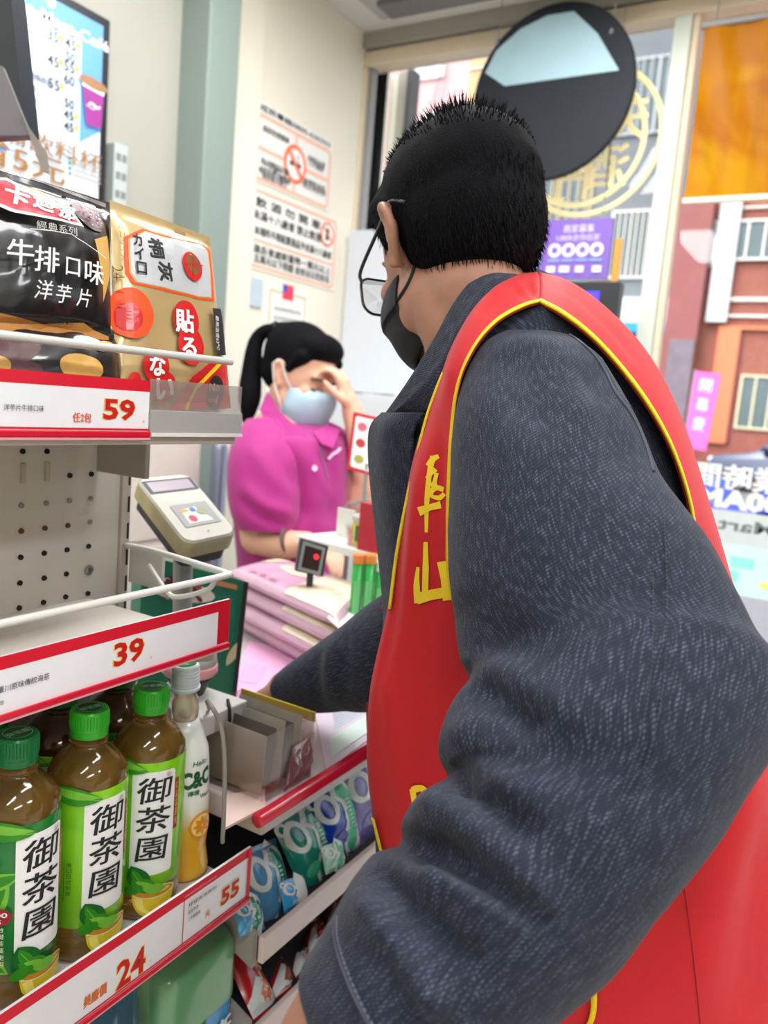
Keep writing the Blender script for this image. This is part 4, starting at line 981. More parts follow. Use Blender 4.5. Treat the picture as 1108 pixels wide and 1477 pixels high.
def tea_label(p, z0, z1, dark=False):
    if dark:
        for (u, v, L, W_, r) in ((-.034, .10, .05, .012, 1.1), (-.040, .05, .045, .011, -.6), (-.028, .12, .03, .008, .4), (-.05, .08, .04, .01, .9)):
            p.poly(leaf(u, v, L, W_, r), lf2); p.poly(leaf(u, v, L * .9, W_ * .6, r), lf1)
    p.poly(rrect(-.018, .050, .0195, .158, .004), WHT)
    p.poly(rrect(.0198, .092, .0245, .146), redst); p.text('台灣特級茶', .0222, .119, .0026, mat('ink_gold', (0, 0, 0)), rot=-1.57, w=.046)
    for s, v in (('御', .139), ('茶', .109), ('園', .078)):
        p.text(s, .001 if s != '園' else .0005, v, .0265 if s != '園' else .0245, INK, bold=.014, w=.0285 if s != '園' else .0245, shear=.10)
    p.poly(ell(.0125, .154, .0022), mat('seal_tan', (200, 190, 170), .4))
    # leaf over the panel corner
    p.poly(leaf(-.026, .164, .044, .0095, -.22), lf1); p.poly(leaf(-.026, .1658, .041, .0045, -.22), lf2); p.line([(-.045, .168), (-.006, .159)], .0006, lf2)
    # cup with leaves
    p.poly([tuple(q_) for q_ in spline([(-.0145, .031), (-.0125, .019), (-.006, .009), (.004, .0065), (.014, .009), (.0205, .019), (.0225, .031)], 5)], cupm)
    p.poly([tuple(q_) for q_ in spline([(-.0125, .027), (-.009, .016), (-.001, .0095), (.004, .009), (-.003, .016), (-.006, .027)], 4)], mat('cup_light', (244, 226, 110), .2))
    p.poly(ell(.004, .032, .0188, .0064), cuprim); p.poly(ell(.004, .032, .0172, .0053), cuptea); p.poly(ell(.010, .033, .008, .0022), mat('cup_glint', (244, 200, 110), .2))
    for (u, v, L, W_, r, m_) in ((-.009, .047, .032, .0105, -1.15, lf3), (-.010, .048, .024, .0045, -1.15, lf1), (-.004, .040, .026, .0085, -.5, lf1), (-.003, .041, .020, .0035, -.5, lf2), (.004, .036, .020, .006, -.15, lf2), (-.013, .037, .018, .006, .5, lf1)):
        p.poly(leaf(u, v, L, W_, r), m_)
    p.line([(-.014, .056), (-.002, .034)], .0006, lf2)
    if dark:
        p.poly(ell(-.0275, .0905, .0078), redst); p.text('100', -.0275, .0925, .0045, WHT, bold=.02, w=.0105); p.text('%', -.0275, .0868, .0036, WHT, bold=.02)
        for k, s in enumerate('台灣茶葉使用'): p.text(s, -.0265, .080 - .0062 * k, .0048, mat('ink_cream', (225, 235, 200), .4))
    else:
        for k, s in enumerate('進口日式煎茶'): p.text(s, -.0275, .100 - .0055 * k, .0040, mat('ink_darkgreen', (20, 70, 30), .4))
        p.line([(-.031, .104), (-.031, .064)], .0003, mat('ink_darkgreen', (0, 0, 0)))
lab_dk = mat('label_darkgreen', (22, 120, 48), .25, var=.3, vs=25, coat=.5); lab_lt = mat('label_lime', (128, 200, 30), .25, var=.14, vs=14, coat=.5)
cap_dk = mat('cap_green_dark', (10, 128, 66), .3, coat=.2); cap_lt = mat('cap_green_light', (60, 200, 50), .3, coat=.2)
def toc(x, y): return math.atan2(-y, -x)
XR = -.568
bottle((XR - .001, .4005), toc(XR, .397) + .58, lab_dk, cap_dk, 'tea bottle with a dark green label and dark green cap, leftmost in front', lambda p, a, b: tea_label(p, a, b, True))
bottle((XR - .001, .474), toc(XR, .474) + .52, lab_lt, cap_lt, 'tea bottle with a lime label, second from the left in front', tea_label)
bottle((XR - .001, .549), toc(XR, .549) + .16, lab_lt, cap_lt, 'tea bottle with a lime label, beside the lemon drink bottle', tea_label)
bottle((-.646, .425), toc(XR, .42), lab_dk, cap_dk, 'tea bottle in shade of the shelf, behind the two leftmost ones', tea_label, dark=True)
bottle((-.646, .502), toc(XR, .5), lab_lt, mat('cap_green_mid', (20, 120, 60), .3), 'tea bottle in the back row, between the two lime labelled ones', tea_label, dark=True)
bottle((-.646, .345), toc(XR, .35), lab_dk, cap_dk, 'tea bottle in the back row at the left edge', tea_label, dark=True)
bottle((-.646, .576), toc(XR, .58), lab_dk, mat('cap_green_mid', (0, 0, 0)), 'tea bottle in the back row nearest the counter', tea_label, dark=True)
# lemon drink bottle
x, y = -.574, .6125; c = np.array([x, y, ZB]); ang = toc(x, y) + .55
t = thing('lemon_drink_bottle', 'slim white and yellow lemon drink bottle with a white cap, right end of the shelf', 'bottle', c)
lem = bpy.data.materials.new('lemon_sleeve'); lem.use_nodes = True; n = lem.node_tree.nodes; l = lem.node_tree.links; b = n['Principled BSDF']
tc = n.new('ShaderNodeTexCoord'); sx = n.new('ShaderNodeSeparateXYZ'); nn = n.new('ShaderNodeTexNoise'); nn.inputs['Scale'].default_value = 30; ad = n.new('ShaderNodeMath'); ad.operation = 'MULTIPLY_ADD'; ad.inputs[1].default_value = .04
cr = n.new('ShaderNodeValToRGB'); e = cr.color_ramp.elements; e[0].position = .0; e[0].color = lin((240, 190, 20)); e[1].position = 1; e[1].color = lin((236, 238, 232))
for ps, cc in ((.28, (246, 178, 40)), (.42, (244, 190, 60)), (.52, (236, 232, 210)), (.6, (238, 240, 235))): el = e.new(ps); el.color = lin(cc)
mr = n.new('ShaderNodeMapRange'); mr.inputs['From Max'].default_value = .2
l.new(tc.outputs['Object'], sx.inputs[0]); l.new(tc.outputs['Object'], nn.inputs[0]); l.new(nn.outputs['Fac'], ad.inputs[0]); l.new(sx.outputs['Z'], ad.inputs[2]); l.new(ad.outputs[0], mr.inputs['Value']); l.new(mr.outputs[0], cr.inputs[0]); l.new(cr.outputs[0], b.inputs['Base Color']); b.inputs['Roughness'].default_value = .25; b.inputs['Coat Weight'].default_value = .5
lprof = [(.022, 0), (.0255, .004), (.026, .01), (.0235, .03), (.0235, .035), (.0262, .06), (.0262, .13), (.025, .148), (.018, .170), (.0135, .182)]
G().lathe(c, lprof, n=40).make('body', lem, t, smooth=True)
G().lathe(c, [(.0136, .1815), (.0145, .19), (.0140, .202), (.012, .207), (.012, .22)], n=32).make('neck', mat('neck_clear', (226, 214, 188), .1, trans=.5, coat=.6), t, smooth=True)
cp = G().lathe(c, [(0, .214), (.0155, .214), (.0158, .217), (.0145, .218), (.0145, .240), (.0135, .242), (0, .242)], n=40).make('cap', mat('cap_white', (206, 216, 220), .35), t)
for k in range(5): G().tube([c + [.0146 * math.cos(a), .0146 * math.sin(a), .220 + .0038 * k] for a in np.linspace(0, 6.283, 32, endpoint=False)], .0004, 5, closed=True).make('cap_ridge', mat('cap_white', (0, 0, 0)), cp)
pc = Print(plane_map(c + [0, 0, .242], (.7, .7, 0), (-.7, .7, 0))); pc.poly(ell(0, 0, .0115), mat('cap_dark', (0, 0, 0))); pc.text('C', 0, 0, .008, mat('cap_pale', (0, 0, 0))); pc.make('cap_print', cp); t.rotation_euler = (.055, 0, 0)
p = Print(cyl_map(c, .0263, ang), step=.00008, h0=.0003, cut=.004)
p.text('C&C', .0, .121, .020, mat('ink_bottlegreen', (16, 84, 48), .4), bold=.05, w=.036); p.text('Hello', .004, .139, .006, GRN, bold=.01, shear=.2); p.text('檸檬', -.004, .106, .006, GRN, bold=.03); p.text('Vitamin', .012, .100, .005, GRN, bold=.02, w=.018)
p.line([(-.016, .142), (-.0185, .140), (-.0185, .10), (-.016, .098)], .0005, GRN)
lo = mat('lemon_orange', (240, 150, 20), .3, var=.2, vs=60); ly = mat('lemon_pale', (252, 220, 130), .3)
p.poly(ell(.006, .066, .015), lo); p.poly(ell(.006, .066, .0125), ly)
for k in range(8):
    a = k * math.pi / 4; p.poly(leaf(.006 + .006 * math.cos(a), .066 + .006 * math.sin(a), .010, .0028, a), lo)
p.make('label_print', t)
# green lidded tub and blue bag under the lower shelf
Z2 = .601
t = thing('green_lid_tub', 'tub with a translucent green lid and blue label on the lowest shelf in view', 'tub', (-.575, .60, Z2))
cx_, cy_ = -.575, .602
def rr_ring(hx, hy, z, r=.018, n=6): return [(cx_ + a, cy_ + b, z) for a, b in rrect(-hx, -hy, hx, hy, r, n)]
g = G().grid([rr_ring(.04, .045, Z2 + .001), rr_ring(.048, .054, Z2 + .01), rr_ring(.05, .056, Z2 + .13), rr_ring(.05, .056, Z2 + .165)], closed_u=True); g.make('tub_body', mat('tub_blue', (40, 150, 215), .25, var=.25, vs=30, coat=.5), t, smooth=True)
P0, P1, P2, P3, P4 = rr_ring(.0515, .0575, Z2 + .150), rr_ring(.0515, .0575, Z2 + .195, .02), rr_ring(.050, .056, Z2 + .212, .02), rr_ring(.045, .051, Z2 + .222, .02), rr_ring(.0, .0, Z2 + .225, .0001)
P0 = [(a, b, Z2 + .165 - .02 * ((a - cx_) / .05)) for a, b, z in P0]
G().grid([P0, P1, P2, P3, P4], closed_u=True).make('lid', mat('lid_green', (112, 168, 118), .2, var=.08, vs=20, coat=.6, trans=.15), t, smooth=True)
p = Print(plane_map((cx_ + .0505, cy_ - .05, Z2), (0, 1, 0), (0, 0, 1)), h0=.0008)
p.poly([(.02, .03), (.035, .03), (.055, .148), (.045, .148)], GRN); p.text('清新', .075, .11, .03, mat('tub_white', (225, 232, 240), .3), bold=.04, w=.04); p.text('洗衣', .075, .07, .03, mat('tub_white', (0, 0, 0)), bold=.04, w=.04)
p.make('label_print', t)
Q3 = [np.array((-.53, .40, Z2 + .002)), np.array((-.53, .545, Z2 + .002)), np.array((-.56, .535, Z2 + .23)), np.array((-.56, .41, Z2 + .235))]
t = thing('blue_grey_pouch', 'shiny blue-grey pouch under the lower price strip beside the green lid', 'pouch', (-.53, .47, Z2))
pillow('pouch', Q3, .018, mat('pouch_teal', (70, 108, 128), .15, var=.3, vs=25, coat=.7), t, wr=.004, seed=5, wf=45)
# ================================================================== counter
ZC_ = .975
ctr = thing('checkout_counter', 'checkout counter with a red front edge and sloping sweet trays below', 'counter', (-.75, 1.4, 0))
G().box((-1.0, .655, .945), (-.502, 2.25, ZC_), bev=.003).make('counter_top', mat('counter_pale', (206, 196, 196), .25, var=.03, vs=6, coat=.3), ctr)
G().tube([(-.4975, .640, .9725), (-.4975, 2.25, .9725)], .0085, 14).make('red_edge', mat('edge_red', (206, 26, 56), .25, coat=.5), ctr, smooth=True)
G().box((-1.0, .66, .08), (-.72, 2.2, .944)).make('body', mat('counter_dark', (46, 40, 44), .6), ctr)
G().box((-.96, .7, 0), (-.74, 2.15, .08)).make('plinth', dark_m, ctr)
trp = mat('tray_pinkwhite', (226, 206, 200), .35, coat=.3); trg = mat('tray_grey', (158, 152, 144), .5)
for k, (za, zb2) in enumerate(((.812, .874), (.70, .765), (.57, .63))):
    ya = .665
    G().prism([(-.718, ya, zb2), (-.718, ya, zb2 - .006), (-.506, ya, za - .02), (-.506, ya, za - .014)], (0, 1.5, 0)).make('tray', mat('tray_dark', (44, 40, 44), .5), ctr)
    G().box((-.505, ya, za - .026), (-.497, 2.16, za + .006), bev=.0015).make('tray_rail', trp, ctr)
    G().prism([(-.718, ya, zb2 + .03), (-.718, ya, zb2 - .02), (-.506, ya, za - .03), (-.506, ya, za + .012)], (0, -.008, 0)).make('tray_side', trg, ctr)
# gum bags in the upper tray
teal = mat('gum_teal', (30, 140, 118), .2, var=.3, vs=60, coat=.7); blu = mat('gum_blue', (24, 60, 170), .2, var=.4, vs=60, coat=.7); sky_ = mat('gum_sky', (90, 170, 215), .2, var=.3, vs=60, coat=.7); pnk = mat('gum_pink', (150, 50, 90), .2, var=.4, vs=60, coat=.7)
gw = mat('gum_white', (226, 230, 226), .3); gg = mat('gum_green', (70, 190, 140), .25)
def gum(px, m, band, label, xt=-.565, xb=-.525, bulge=.016, grp='gum bags in the tray below the counter edge'):
    BL, BR, TR, TL = px
    Q3 = [onx(*BL, xb), onx(*BR, xb), onx(*TR, xt), onx(*TL, xt)]
    t = thing('gum_bag', label, 'gum bag', (Q3[0] + Q3[1]) / 2, group=grp)
    o, f, Wd, Hd = pillow('bag', Q3, bulge, m, t, wr=.0022, seed=px[0][0], nu=22, nv=26, wf=60, backb=.003)
    p = Print(f, cut=.006, cuty=True, h0=.0010); W_, H_ = Wd, Hd
    cx_ = W_ * .62
    S1 = spline([(W_ * .55, H_ * .93), (W_ * .78, H_ * .75), (W_ * .72, H_ * .45), (W_ * .55, H_ * .2), (W_ * .85, H_ * .12)], 8)
    p.line(S1, W_ * .42, gw); p.line(S1[2:-4], W_ * .26, band)
    R1 = ell(W_ * .25, H_ * .72, W_ * .22, H_ * .2); R2 = ell(W_ * .25, H_ * .72, W_ * .12, H_ * .13); p.ring(R1, R2, gw)
    R1 = ell(W_ * .08, H_ * .86, W_ * .10, H_ * .09, n=16); R2 = ell(W_ * .08, H_ * .86, W_ * .05, H_ * .05, n=16); p.ring(R1, R2, gw)
    p.poly(ell(W_ * .3, H_ * .3, W_ * .18, H_ * .08, rot=.4), m if m is not teal else gg)
    for k in range(8): p.poly(rrect(W_ * .66, H_ * (.36 + .05 * k), W_ * .76, H_ * (.375 + .05 * k)), gw)
    p.make('print', t)
gum([(372, 1362), (424, 1332), (398, 1208), (340, 1232)], mat('gum_bluewhite', (90, 150, 190), .2, var=.3, vs=60, coat=.7), teal, 'teal and white gum bag at the left end of the tray by the 55 price')
gum([(440, 1296), (486, 1268), (452, 1150), (390, 1186)], teal, teal, 'green gum bag with a large white letter, middle of the tray')
gum([(480, 1250), (524, 1226), (492, 1112), (436, 1150)], blu, gg, 'blue gum bag with a white loop and a green band')
gum([(512, 1222), (575, 1195), (545, 1072), (488, 1118)], mat('gum_pinkblue', (120, 110, 170), .2, var=.5, vs=40, coat=.7), sky_, 'pink and light blue gum bag half hidden by the red vest')
gum([(410, 1318), (446, 1300), (436, 1262), (402, 1272)], mat('gum_sky2', (60, 160, 220), .2, coat=.7), gw, 'small sky blue and white gum pack before the green gum bag', xt=-.52, xb=-.51, bulge=.006)
gum([(470, 1262), (498, 1248), (492, 1212), (462, 1222)], mat('gum_mint', (170, 215, 190), .2, coat=.7), gg, 'small pale mint gum pack below the blue gum bag', xt=-.52, xb=-.51, bulge=.006)
gum([(345, 1352), (382, 1340), (372, 1290), (335, 1304)], sky_, teal, 'small blue and green gum pack by the tray end', xt=-.53, xb=-.512, bulge=.006)
# chocolate bars in the lower tray
def bar(px, m, m2, label, xt=-.60, xb=-.515, bulge=.009):
    BL, BR, TR, TL = px
    Q3 = [onx(*BL, xb), onx(*BR, xb), onx(*TR, xt), onx(*TL, xt)]
    t = thing('chocolate_bar', label, 'chocolate', (Q3[0] + Q3[1]) / 2, group='chocolate bars in the lower tray')
    o, f, Wd, Hd = pillow('wrapper', Q3, bulge, m, t, wr=.0018, seed=px[0][0], nu=16, nv=26, wf=80, backb=.002)
    p = Print(f, cut=.006, cuty=True, h0=.0010); W_, H_ = Wd, Hd
    p.poly([(0, H_ * .02), (W_, H_ * .05), (W_, H_ * .22), (W_ * .5, H_ * .36), (0, H_ * .16)], gw)
    p.line(spline([(W_ * .8, H_ * .95), (W_ * .7, H_ * .6), (W_ * .8, H_ * .3), (W_ * .6, H_ * .1)], 6), W_ * .34, m2)
    for k in range(14): p.poly(ell(W_ * (.55 + .35 * random.random()), H_ * (.08 + .85 * random.random()), W_ * .09, W_ * .06, n=8), random.choice([mat('bar_cream', (232, 204, 180), .4), mat('bar_brown', (120, 70, 50), .4), gw, mat('bar_rose', (220, 120, 110), .4)]))
    p.poly(rrect(W_ * .3, H_ * .55, W_ * .42, H_ * .72), mat('bar_blue', (50, 50, 120), .4))
    p.make('print', t)
rb = mat('bar_red', (196, 34, 36), .25, var=.2, vs=40, coat=.6); brn = mat('bar_brownfoil', (150, 84, 60), .25, var=.3, vs=40, coat=.6); orb = mat('bar_orange', (226, 110, 50), .25, var=.3, vs=40, coat=.6)
bar([(366, 1474), (402, 1450), (334, 1318), (306, 1340)], rb, orb, 'red and orange chocolate wrapper at the left end of the lower tray')
bar([(398, 1442), (432, 1418), (398, 1338), (368, 1364)], rb, brn, 'red and white chocolate wrapper, second from the left in the lower tray')
bar([(427, 1412), (455, 1388), (428, 1328), (402, 1350)], rb, mat('bar_grey', (190, 170, 165), .3), 'red chocolate wrapper with a grey band, third from the left in the lower tray')
bar([(448, 1378), (476, 1352), (456, 1300), (430, 1326)], mat('bar_brightred', (216, 40, 40), .25, coat=.6), rb, 'bright red chocolate wrapper beside the dark cuff of the man')
bar([(474, 1348), (508, 1316), (490, 1268), (460, 1296)], brn, orb, 'brown chocolate wrapper just below the tray rail')
bar([(504, 1312), (536, 1284), (520, 1240), (492, 1264)], brn, orb, 'brown and orange chocolate wrapper nearest the red vest')
bar([(330, 1560), (365, 1530), (330, 1420), (300, 1440)], brn, orb, 'brown chocolate wrapper beside the green lidded tub')
bar([(300, 1342), (326, 1352), (334, 1316), (304, 1316)], mat('bar_tan', (220, 176, 150), .3, coat=.5), orb, 'tan and orange wrapper above the green lid', xt=-.60, xb=-.58, bulge=.006)

# ---------------- things on the counter top
def flat(name, label, cat, px, m, th=.0012, z=ZC_, printer=None):
    P = [onz(*p_, z + th) for p_ in px]
    t = thing(name, label, cat, np.mean(P, 0) - [0, 0, th])
    n = np.cross(P[1] - P[0], P[2] - P[0])
    G().prism(P, (0, 0, -th + .0001)).make('sheet', m, t)
    if printer:
        Wd = np.linalg.norm(P[1] - P[0]); Hd = np.linalg.norm(P[3] - P[0])
        f = bilin_map(*P, Wd, Hd); sgn = 1 if n[2] > 0 else -1
        p = Print(lambda u, v, h: f(u, v, sgn * h)); printer(p, Wd, Hd); p.make('print', t)
    return t
pkp = mat('paper_pink', (236, 178, 214), .5, var=.05); ppk = mat('paper_peach', (224, 196, 188), .4, var=.04); pwt = mat('paper_mintwhite', (214, 222, 220), .35, var=.05, vs=8)
flat('pink_leaflet', 'bright pink leaflet under the stack of rice bags', 'leaflet', [(320, 1010), (440, 1040), (560, 960), (360, 925)], pkp, printer=lambda p, W_, H_: (p.poly(rrect(W_ * .05, H_ * .3, W_ * .25, H_ * .6), mat('lilac', (200, 170, 230), .5)), p.line([(0, H_ * .02), (W_, H_ * .02)], .006, YEL)))
def fly(p, W_, H_):
    for k in range(7): p.line([(W_ * .2, H_ * (.55 + .05 * k)), (W_ * .8, H_ * (.55 + .05 * k))], .0025, mat('line_teal', (150, 200, 205), .5))
    p.poly(rrect(W_ * .1, H_ * .12, W_ * .75, H_ * .45), mat('patch_mint', (212, 228, 220), .5))
flat('counter_flyer', 'pale pink and mint flyer flat on the counter beside the red edge', 'flyer', [(470, 1112), (560, 1045), (560, 985), (455, 1030)], mat('paper_lilac', (222, 206, 220), .35), th=.0024, printer=fly)
flat('peach_card', 'plain peach card on the counter at the end of the shelf', 'card', [(322, 1195), (383, 1163), (382, 1138), (322, 1146)], ppk, th=.003)
# clear box with grey packets
xa, xb_, ya, yb = -.628, -.512, .665, .757
t = thing('clear_box', 'clear plastic box with a yellow labelled rim on the counter', 'box', (-.57, .71, ZC_))
cb = thin_glass('box_clear', (245, 240, 238), gloss=.05, rough=.12, fres=.12, body=.04, bodycol=(190, 165, 165))
zt = 1.054
G().box((xa, ya, ZC_ + .0003), (xb_, yb, ZC_ + .002)).make('box_base', cb, t)
G().box((xb_ - .0015, ya, ZC_ + .002), (xb_, yb, zt)).make('box_wall', cb, t); G().box((xa, ya, ZC_ + .002), (xa + .0015, yb, zt)).make('box_wall', cb, t)
G().box((xa + .0016, yb - .0015, ZC_ + .002), (xb_ - .0016, yb, zt)).make('box_wall', cb, t); G().box((xa + .0016, ya, ZC_ + .002), (xb_ - .0016, ya + .0015, zt)).make('box_wall', cb, t)
G().box((xa, yb + .0002, zt - .012), (xb_, yb + .0012, zt + .001)).make('yellow_label', mat('label_yellow', (226, 208, 60), .4), t)
p = Print(plane_map((xb_, yb + .0012, zt - .012), (-1, 0, 0), (0, 0, 1)))
p.poly(rrect(.03, .002, .09, .010), mat('label_orangetan', (200, 150, 80), .4)); p.make('print', t)
gpk2 = mat('packet_palegrey', (168, 160, 146), .3, var=.2, vs=30, coat=.4)
gpk = mat('packet_grey', (92, 86, 80), .35, var=.2, vs=30, coat=.4)
for k in range(5):
    yy = ya + .009 + k * .0165; dz = .004 * (k % 3)
    Q3 = [np.array((xb_ - .010, yy, ZC_ + .004)), np.array((xa + .006, yy, ZC_ + .004)), np.array((xa + .006, yy + .008, zt - .006 + dz)), np.array((xb_ - .012, yy + .008, zt - .008 + dz))]
    pillow('grey_packet', Q3, .0035, gpk if k % 2 else gpk2, None, wr=.0018, seed=k, nu=14, nv=14, backb=.001, label='grey foil packet standing in the clear box, ' + ('nearest the camera', 'second from the camera', 'in the middle of the row', 'second from the yellow labelled wall', 'touching the yellow labelled wall')[k], cat='packet', group='grey packets in the clear box')
Q3 = [np.array((xb_ + .002, .700, ZC_ + .001)), np.array((xb_ + .002, .752, ZC_ + .001)), np.array((xb_ + .001, .757, ZC_ + .055)), np.array((xb_ + .001, .715, ZC_ + .05))]
t = thing('crumpled_wrap', 'crumpled clear pinkish wrap against the front of the clear box', 'plastic wrap', Q3[0])
pillow('wrap', Q3, .004, thin_glass('wrap_clear', (235, 220, 218), gloss=.2, rough=.12, body=.35, bodycol=(196, 140, 140)), t, wr=.005, seed=4, wf=70, backb=.001)
# rice bags
rl = mat('rice_lilac', (206, 166, 186), .3, var=.12, vs=25, coat=.4); rc = mat('rice_cream', (236, 226, 196), .3, var=.08, vs=25, coat=.4); rtan = mat('rice_tan', (226, 200, 176), .35)
lab = ['lilac and cream rice bag, bottom of the stack on the counter', 'lilac and cream rice bag, second from the bottom of the stack', 'lilac and cream rice bag, just under the top one of the stack', 'lilac and cream rice bag with a white flap, top of the stack']
FLz = onz(330, 815, 1.1); FR = onz(488, 885, 1.1); BR_ = onz(532, 842, 1.1); BL_ = onz(400, 800, 1.1)
for k in range(4):
    z0 = ZC_ + .0016 + .0312 * k; j_ = [(.01, .012), (.004, -.006), (-.006, .004), (0, 0)][k]
    Q3 = [np.array([q_[0] + j_[0], q_[1] + j_[1], z0 + .0138]) for q_ in (FLz, FR, BR_, BL_)]
    t = thing('rice_bag', lab[k], 'rice bag', (Q3[0] + Q3[2]) / 2 - [0, 0, .011], group='rice bags stacked on the counter')
    o, f, Wd, Hd = pillow('bag', Q3, .0165, rl, t, wr=.0012, seed=k * 7, nu=44, nv=40, wf=24, seal=.0, backb=.0135, power=6, ex=.36)
    p = Print(f, cut=.008, cuty=True, h0=.0010)
    # cream end
    p.poly([(Wd * .55, .003), (Wd * .97, .004), (Wd * .97, Hd - .004), (Wd * .66, Hd - .003)], rc)
    p.poly([(.003, Hd * .5), (Wd * .12, Hd * .6), (Wd * .25, Hd * .97), (.004, Hd * .97)], rc)
    if k == 3:
        p.poly(ell(Wd * .42, Hd * .62, Wd * .18, Hd * .14), rc); p.poly(ell(Wd * .36, Hd * .62, Wd * .05, Hd * .05), rtan); p.poly(ell(Wd * .48, Hd * .62, Wd * .05, Hd * .05), rtan)
        p.text('小西米', Wd * .82, Hd * .45, .03, rtan, w=.06); p.text('禾家米', Wd * .3, Hd * .12, .02, mat('rice_mauve', (150, 110, 130), .4), w=.09)
    p.make('print', t)
    if k == 3:
        fl = [Q3[1] + [-.02, 0, .004], Q3[1] + [.012, -.010, -.006], Q3[2] + [.02, .0, -.002], Q3[2] + [-.02, .0, .004]]
    else: fl = [Q3[1] + [-.004, 0, .0], Q3[1] + [.006, -.005, .0], Q3[2] + [.006, .0, .0], Q3[2] + [-.004, .0, .0]]
    G().prism(fl, (0, 0, .002)).make('end_flap', mat('flap_white', (238, 232, 228), .3, coat=.4), t)
# green carton
A_, B_ = at(205, 960, 1.08), at(334, 978, 1.14)
P = [at(200, 958, 1.06), at(335, 985, 1.14), at(352, 838, 1.14), at(205, 800, 1.06)]
t = thing('green_carton', 'dark green carton with a red bean picture standing behind the shelf end', 'carton', (P[0] + P[1]) / 2)
for i_ in (0, 1): P[i_][2] = ZC_ + .001
n_ = nz(np.cross(P[1] - P[0], P[3] - P[0]))
G().hexa([P[0], P[1], P[1] - n_ * .045, P[0] - n_ * .045, P[3], P[2], P[2] - n_ * .045, P[3] - n_ * .045]).make('box', mat('carton_green', (40, 112, 88), .4, var=.06), t)
Wd = np.linalg.norm(P[1] - P[0]); Hd = np.linalg.norm(P[3] - P[0]); f = bilin_map(P[0], P[1], P[2], P[3], Wd, Hd); p = Print(f, h0=.0006); inv = pxuv(f, Wd, Hd)
p.poly(ell(*inv(262, 852), .045, .016), mat('bean_bowl', (226, 214, 200), .4))
for k in range(46): a = random.random() * 6.28; r = math.sqrt(random.random()); c_ = inv(258, 850); p.poly(ell(c_[0] + .04 * r * math.cos(a), c_[1] + .014 * r * math.sin(a), .0045, .0032, n=8, rot=a), random.choice([mat('bean_red', (150, 80, 76), .4), mat('bean_dark', (110, 50, 50), .4), mat('bean_pale', (206, 180, 170), .4)]))
a, b = inv(325, 843); p.poly(rrect(a - .022, b - .004, a + .014, b + .004), mat('carton_orange', (196, 130, 90), .4))
p.poly(leaf(*inv(335, 940), .05, .008, 1.2), mat('carton_cream', (200, 186, 150), .4)); a, b = inv(348, 900); p.poly(rrect(a - .003, 0, a + .004, Hd), INK)
p.make('print', t)
# card terminal
P = [at(268, 787, .90), at(345, 770, .965), at(272, 683, 1.05), at(193, 690, .985)]
t = thing('card_terminal', 'yellowed grey card terminal tilted on an arm behind the shelf unit', 'card terminal', (P[0][0], P[0][1], ZC_))
U_ = P[1] - P[0]; V_ = P[3] - P[0]; Wd = np.linalg.norm((P[1] - P[0])); Hd = np.linalg.norm(V_); n_ = nz(np.cross(U_, V_))
tg = mat('terminal_grey', (188, 184, 174), .5, var=.08, vs=30); ty = mat('terminal_yellowed', (172, 162, 126), .5, var=.2, vs=40); td = mat('terminal_dark', (50, 52, 56), .5)
f = bilin_map(P[0], P[1], P[2], P[3], Wd, Hd)
R0 = rrect(0, 0, Wd, Hd, .016, 6)
g = G().grid([[f(a, b, -.020) for a, b in R0], [f(a, b, -.006) for a, b in R0], [f(Wd / 2 + (a - Wd / 2) * .985, Hd / 2 + (b - Hd / 2) * .985, -.001) for a, b in R0]], closed_u=True); k_ = len(R0)
g.F += [tuple(range(k_ - 1, -1, -1))]; g.MI += [0]
g.make('case', ty, t)
g = G().grid([[f(Wd / 2 + (a - Wd / 2) * .985, Hd / 2 + (b - Hd / 2) * .985, -.002) for a, b in R0], [f(Wd / 2 + (a - Wd / 2) * .93, Hd / 2 + (b - Hd / 2) * .95, .0015) for a, b in R0]], closed_u=True); g.F += [tuple(k_ + i for i in range(k_))]; g.MI += [0]
g.make('face_plate', tg, t)
p = Print(f, h0=.0020); p.poly(rrect(Wd * .05, Hd * .72, Wd * .95, Hd * .92, .002), td); p.poly(rrect(Wd * .12, Hd * .745, Wd * .88, Hd * .895, .001), mat('lcd_lilac', (166, 154, 164), .2))
p.poly(rrect(Wd * .2, Hd * .2, Wd * .86, Hd * .52, .001), mat('pad_grey', (150, 150, 148), .5))
p.poly([(Wd * .3, Hd * .24), (Wd * .75, Hd * .24), (Wd * .6, Hd * .46), (Wd * .32, Hd * .44)], mat('pad_cream', (220, 212, 196), .5))
p.poly(ell(Wd * .42, Hd * .30, Wd * .07, Hd * .05), mat('pad_red', (180, 36, 80), .5)); p.poly(leaf(Wd * .36, Hd * .42, Wd * .2, Hd * .02, 0), mat('pad_orange', (232, 150, 40), .5)); p.poly(ell(Wd * .52, Hd * .42, Wd * .05, Hd * .03), mat('pad_blue', (40, 110, 190), .5)); p.poly(ell(Wd * .66, Hd * .38, Wd * .1, Hd * .05), mat('pad_olive', (150, 148, 120), .5))
p.poly(ell(Wd * .5, Hd * .1, .0012), td)
p.make('print', t)
R1 = rrect(.006, .004, Wd - .006, Hd - .006, .012, 6)
g = G().grid([[f(a, b, -.036) for a, b in R1], [f(a, b, -.020) for a, b in R1]], closed_u=True); k1 = len(R1); g.F += [tuple(range(k1 - 1, -1, -1)), tuple(k1 + i for i in range(k1))]; g.MI += [0, 0]
g.make('underside', td, t)
c0 = f(Wd * .5, Hd * .4, -.036); G().tube(spline([c0, c0 + [0, -.0, -.03], np.array([c0[0] - .02, c0[1] + .03, ZC_ + .05]), np.array([c0[0] - .02, c0[1] + .03, ZC_ + .004])], 6), .012, 12).make('arm', grey_m, t, smooth=True)
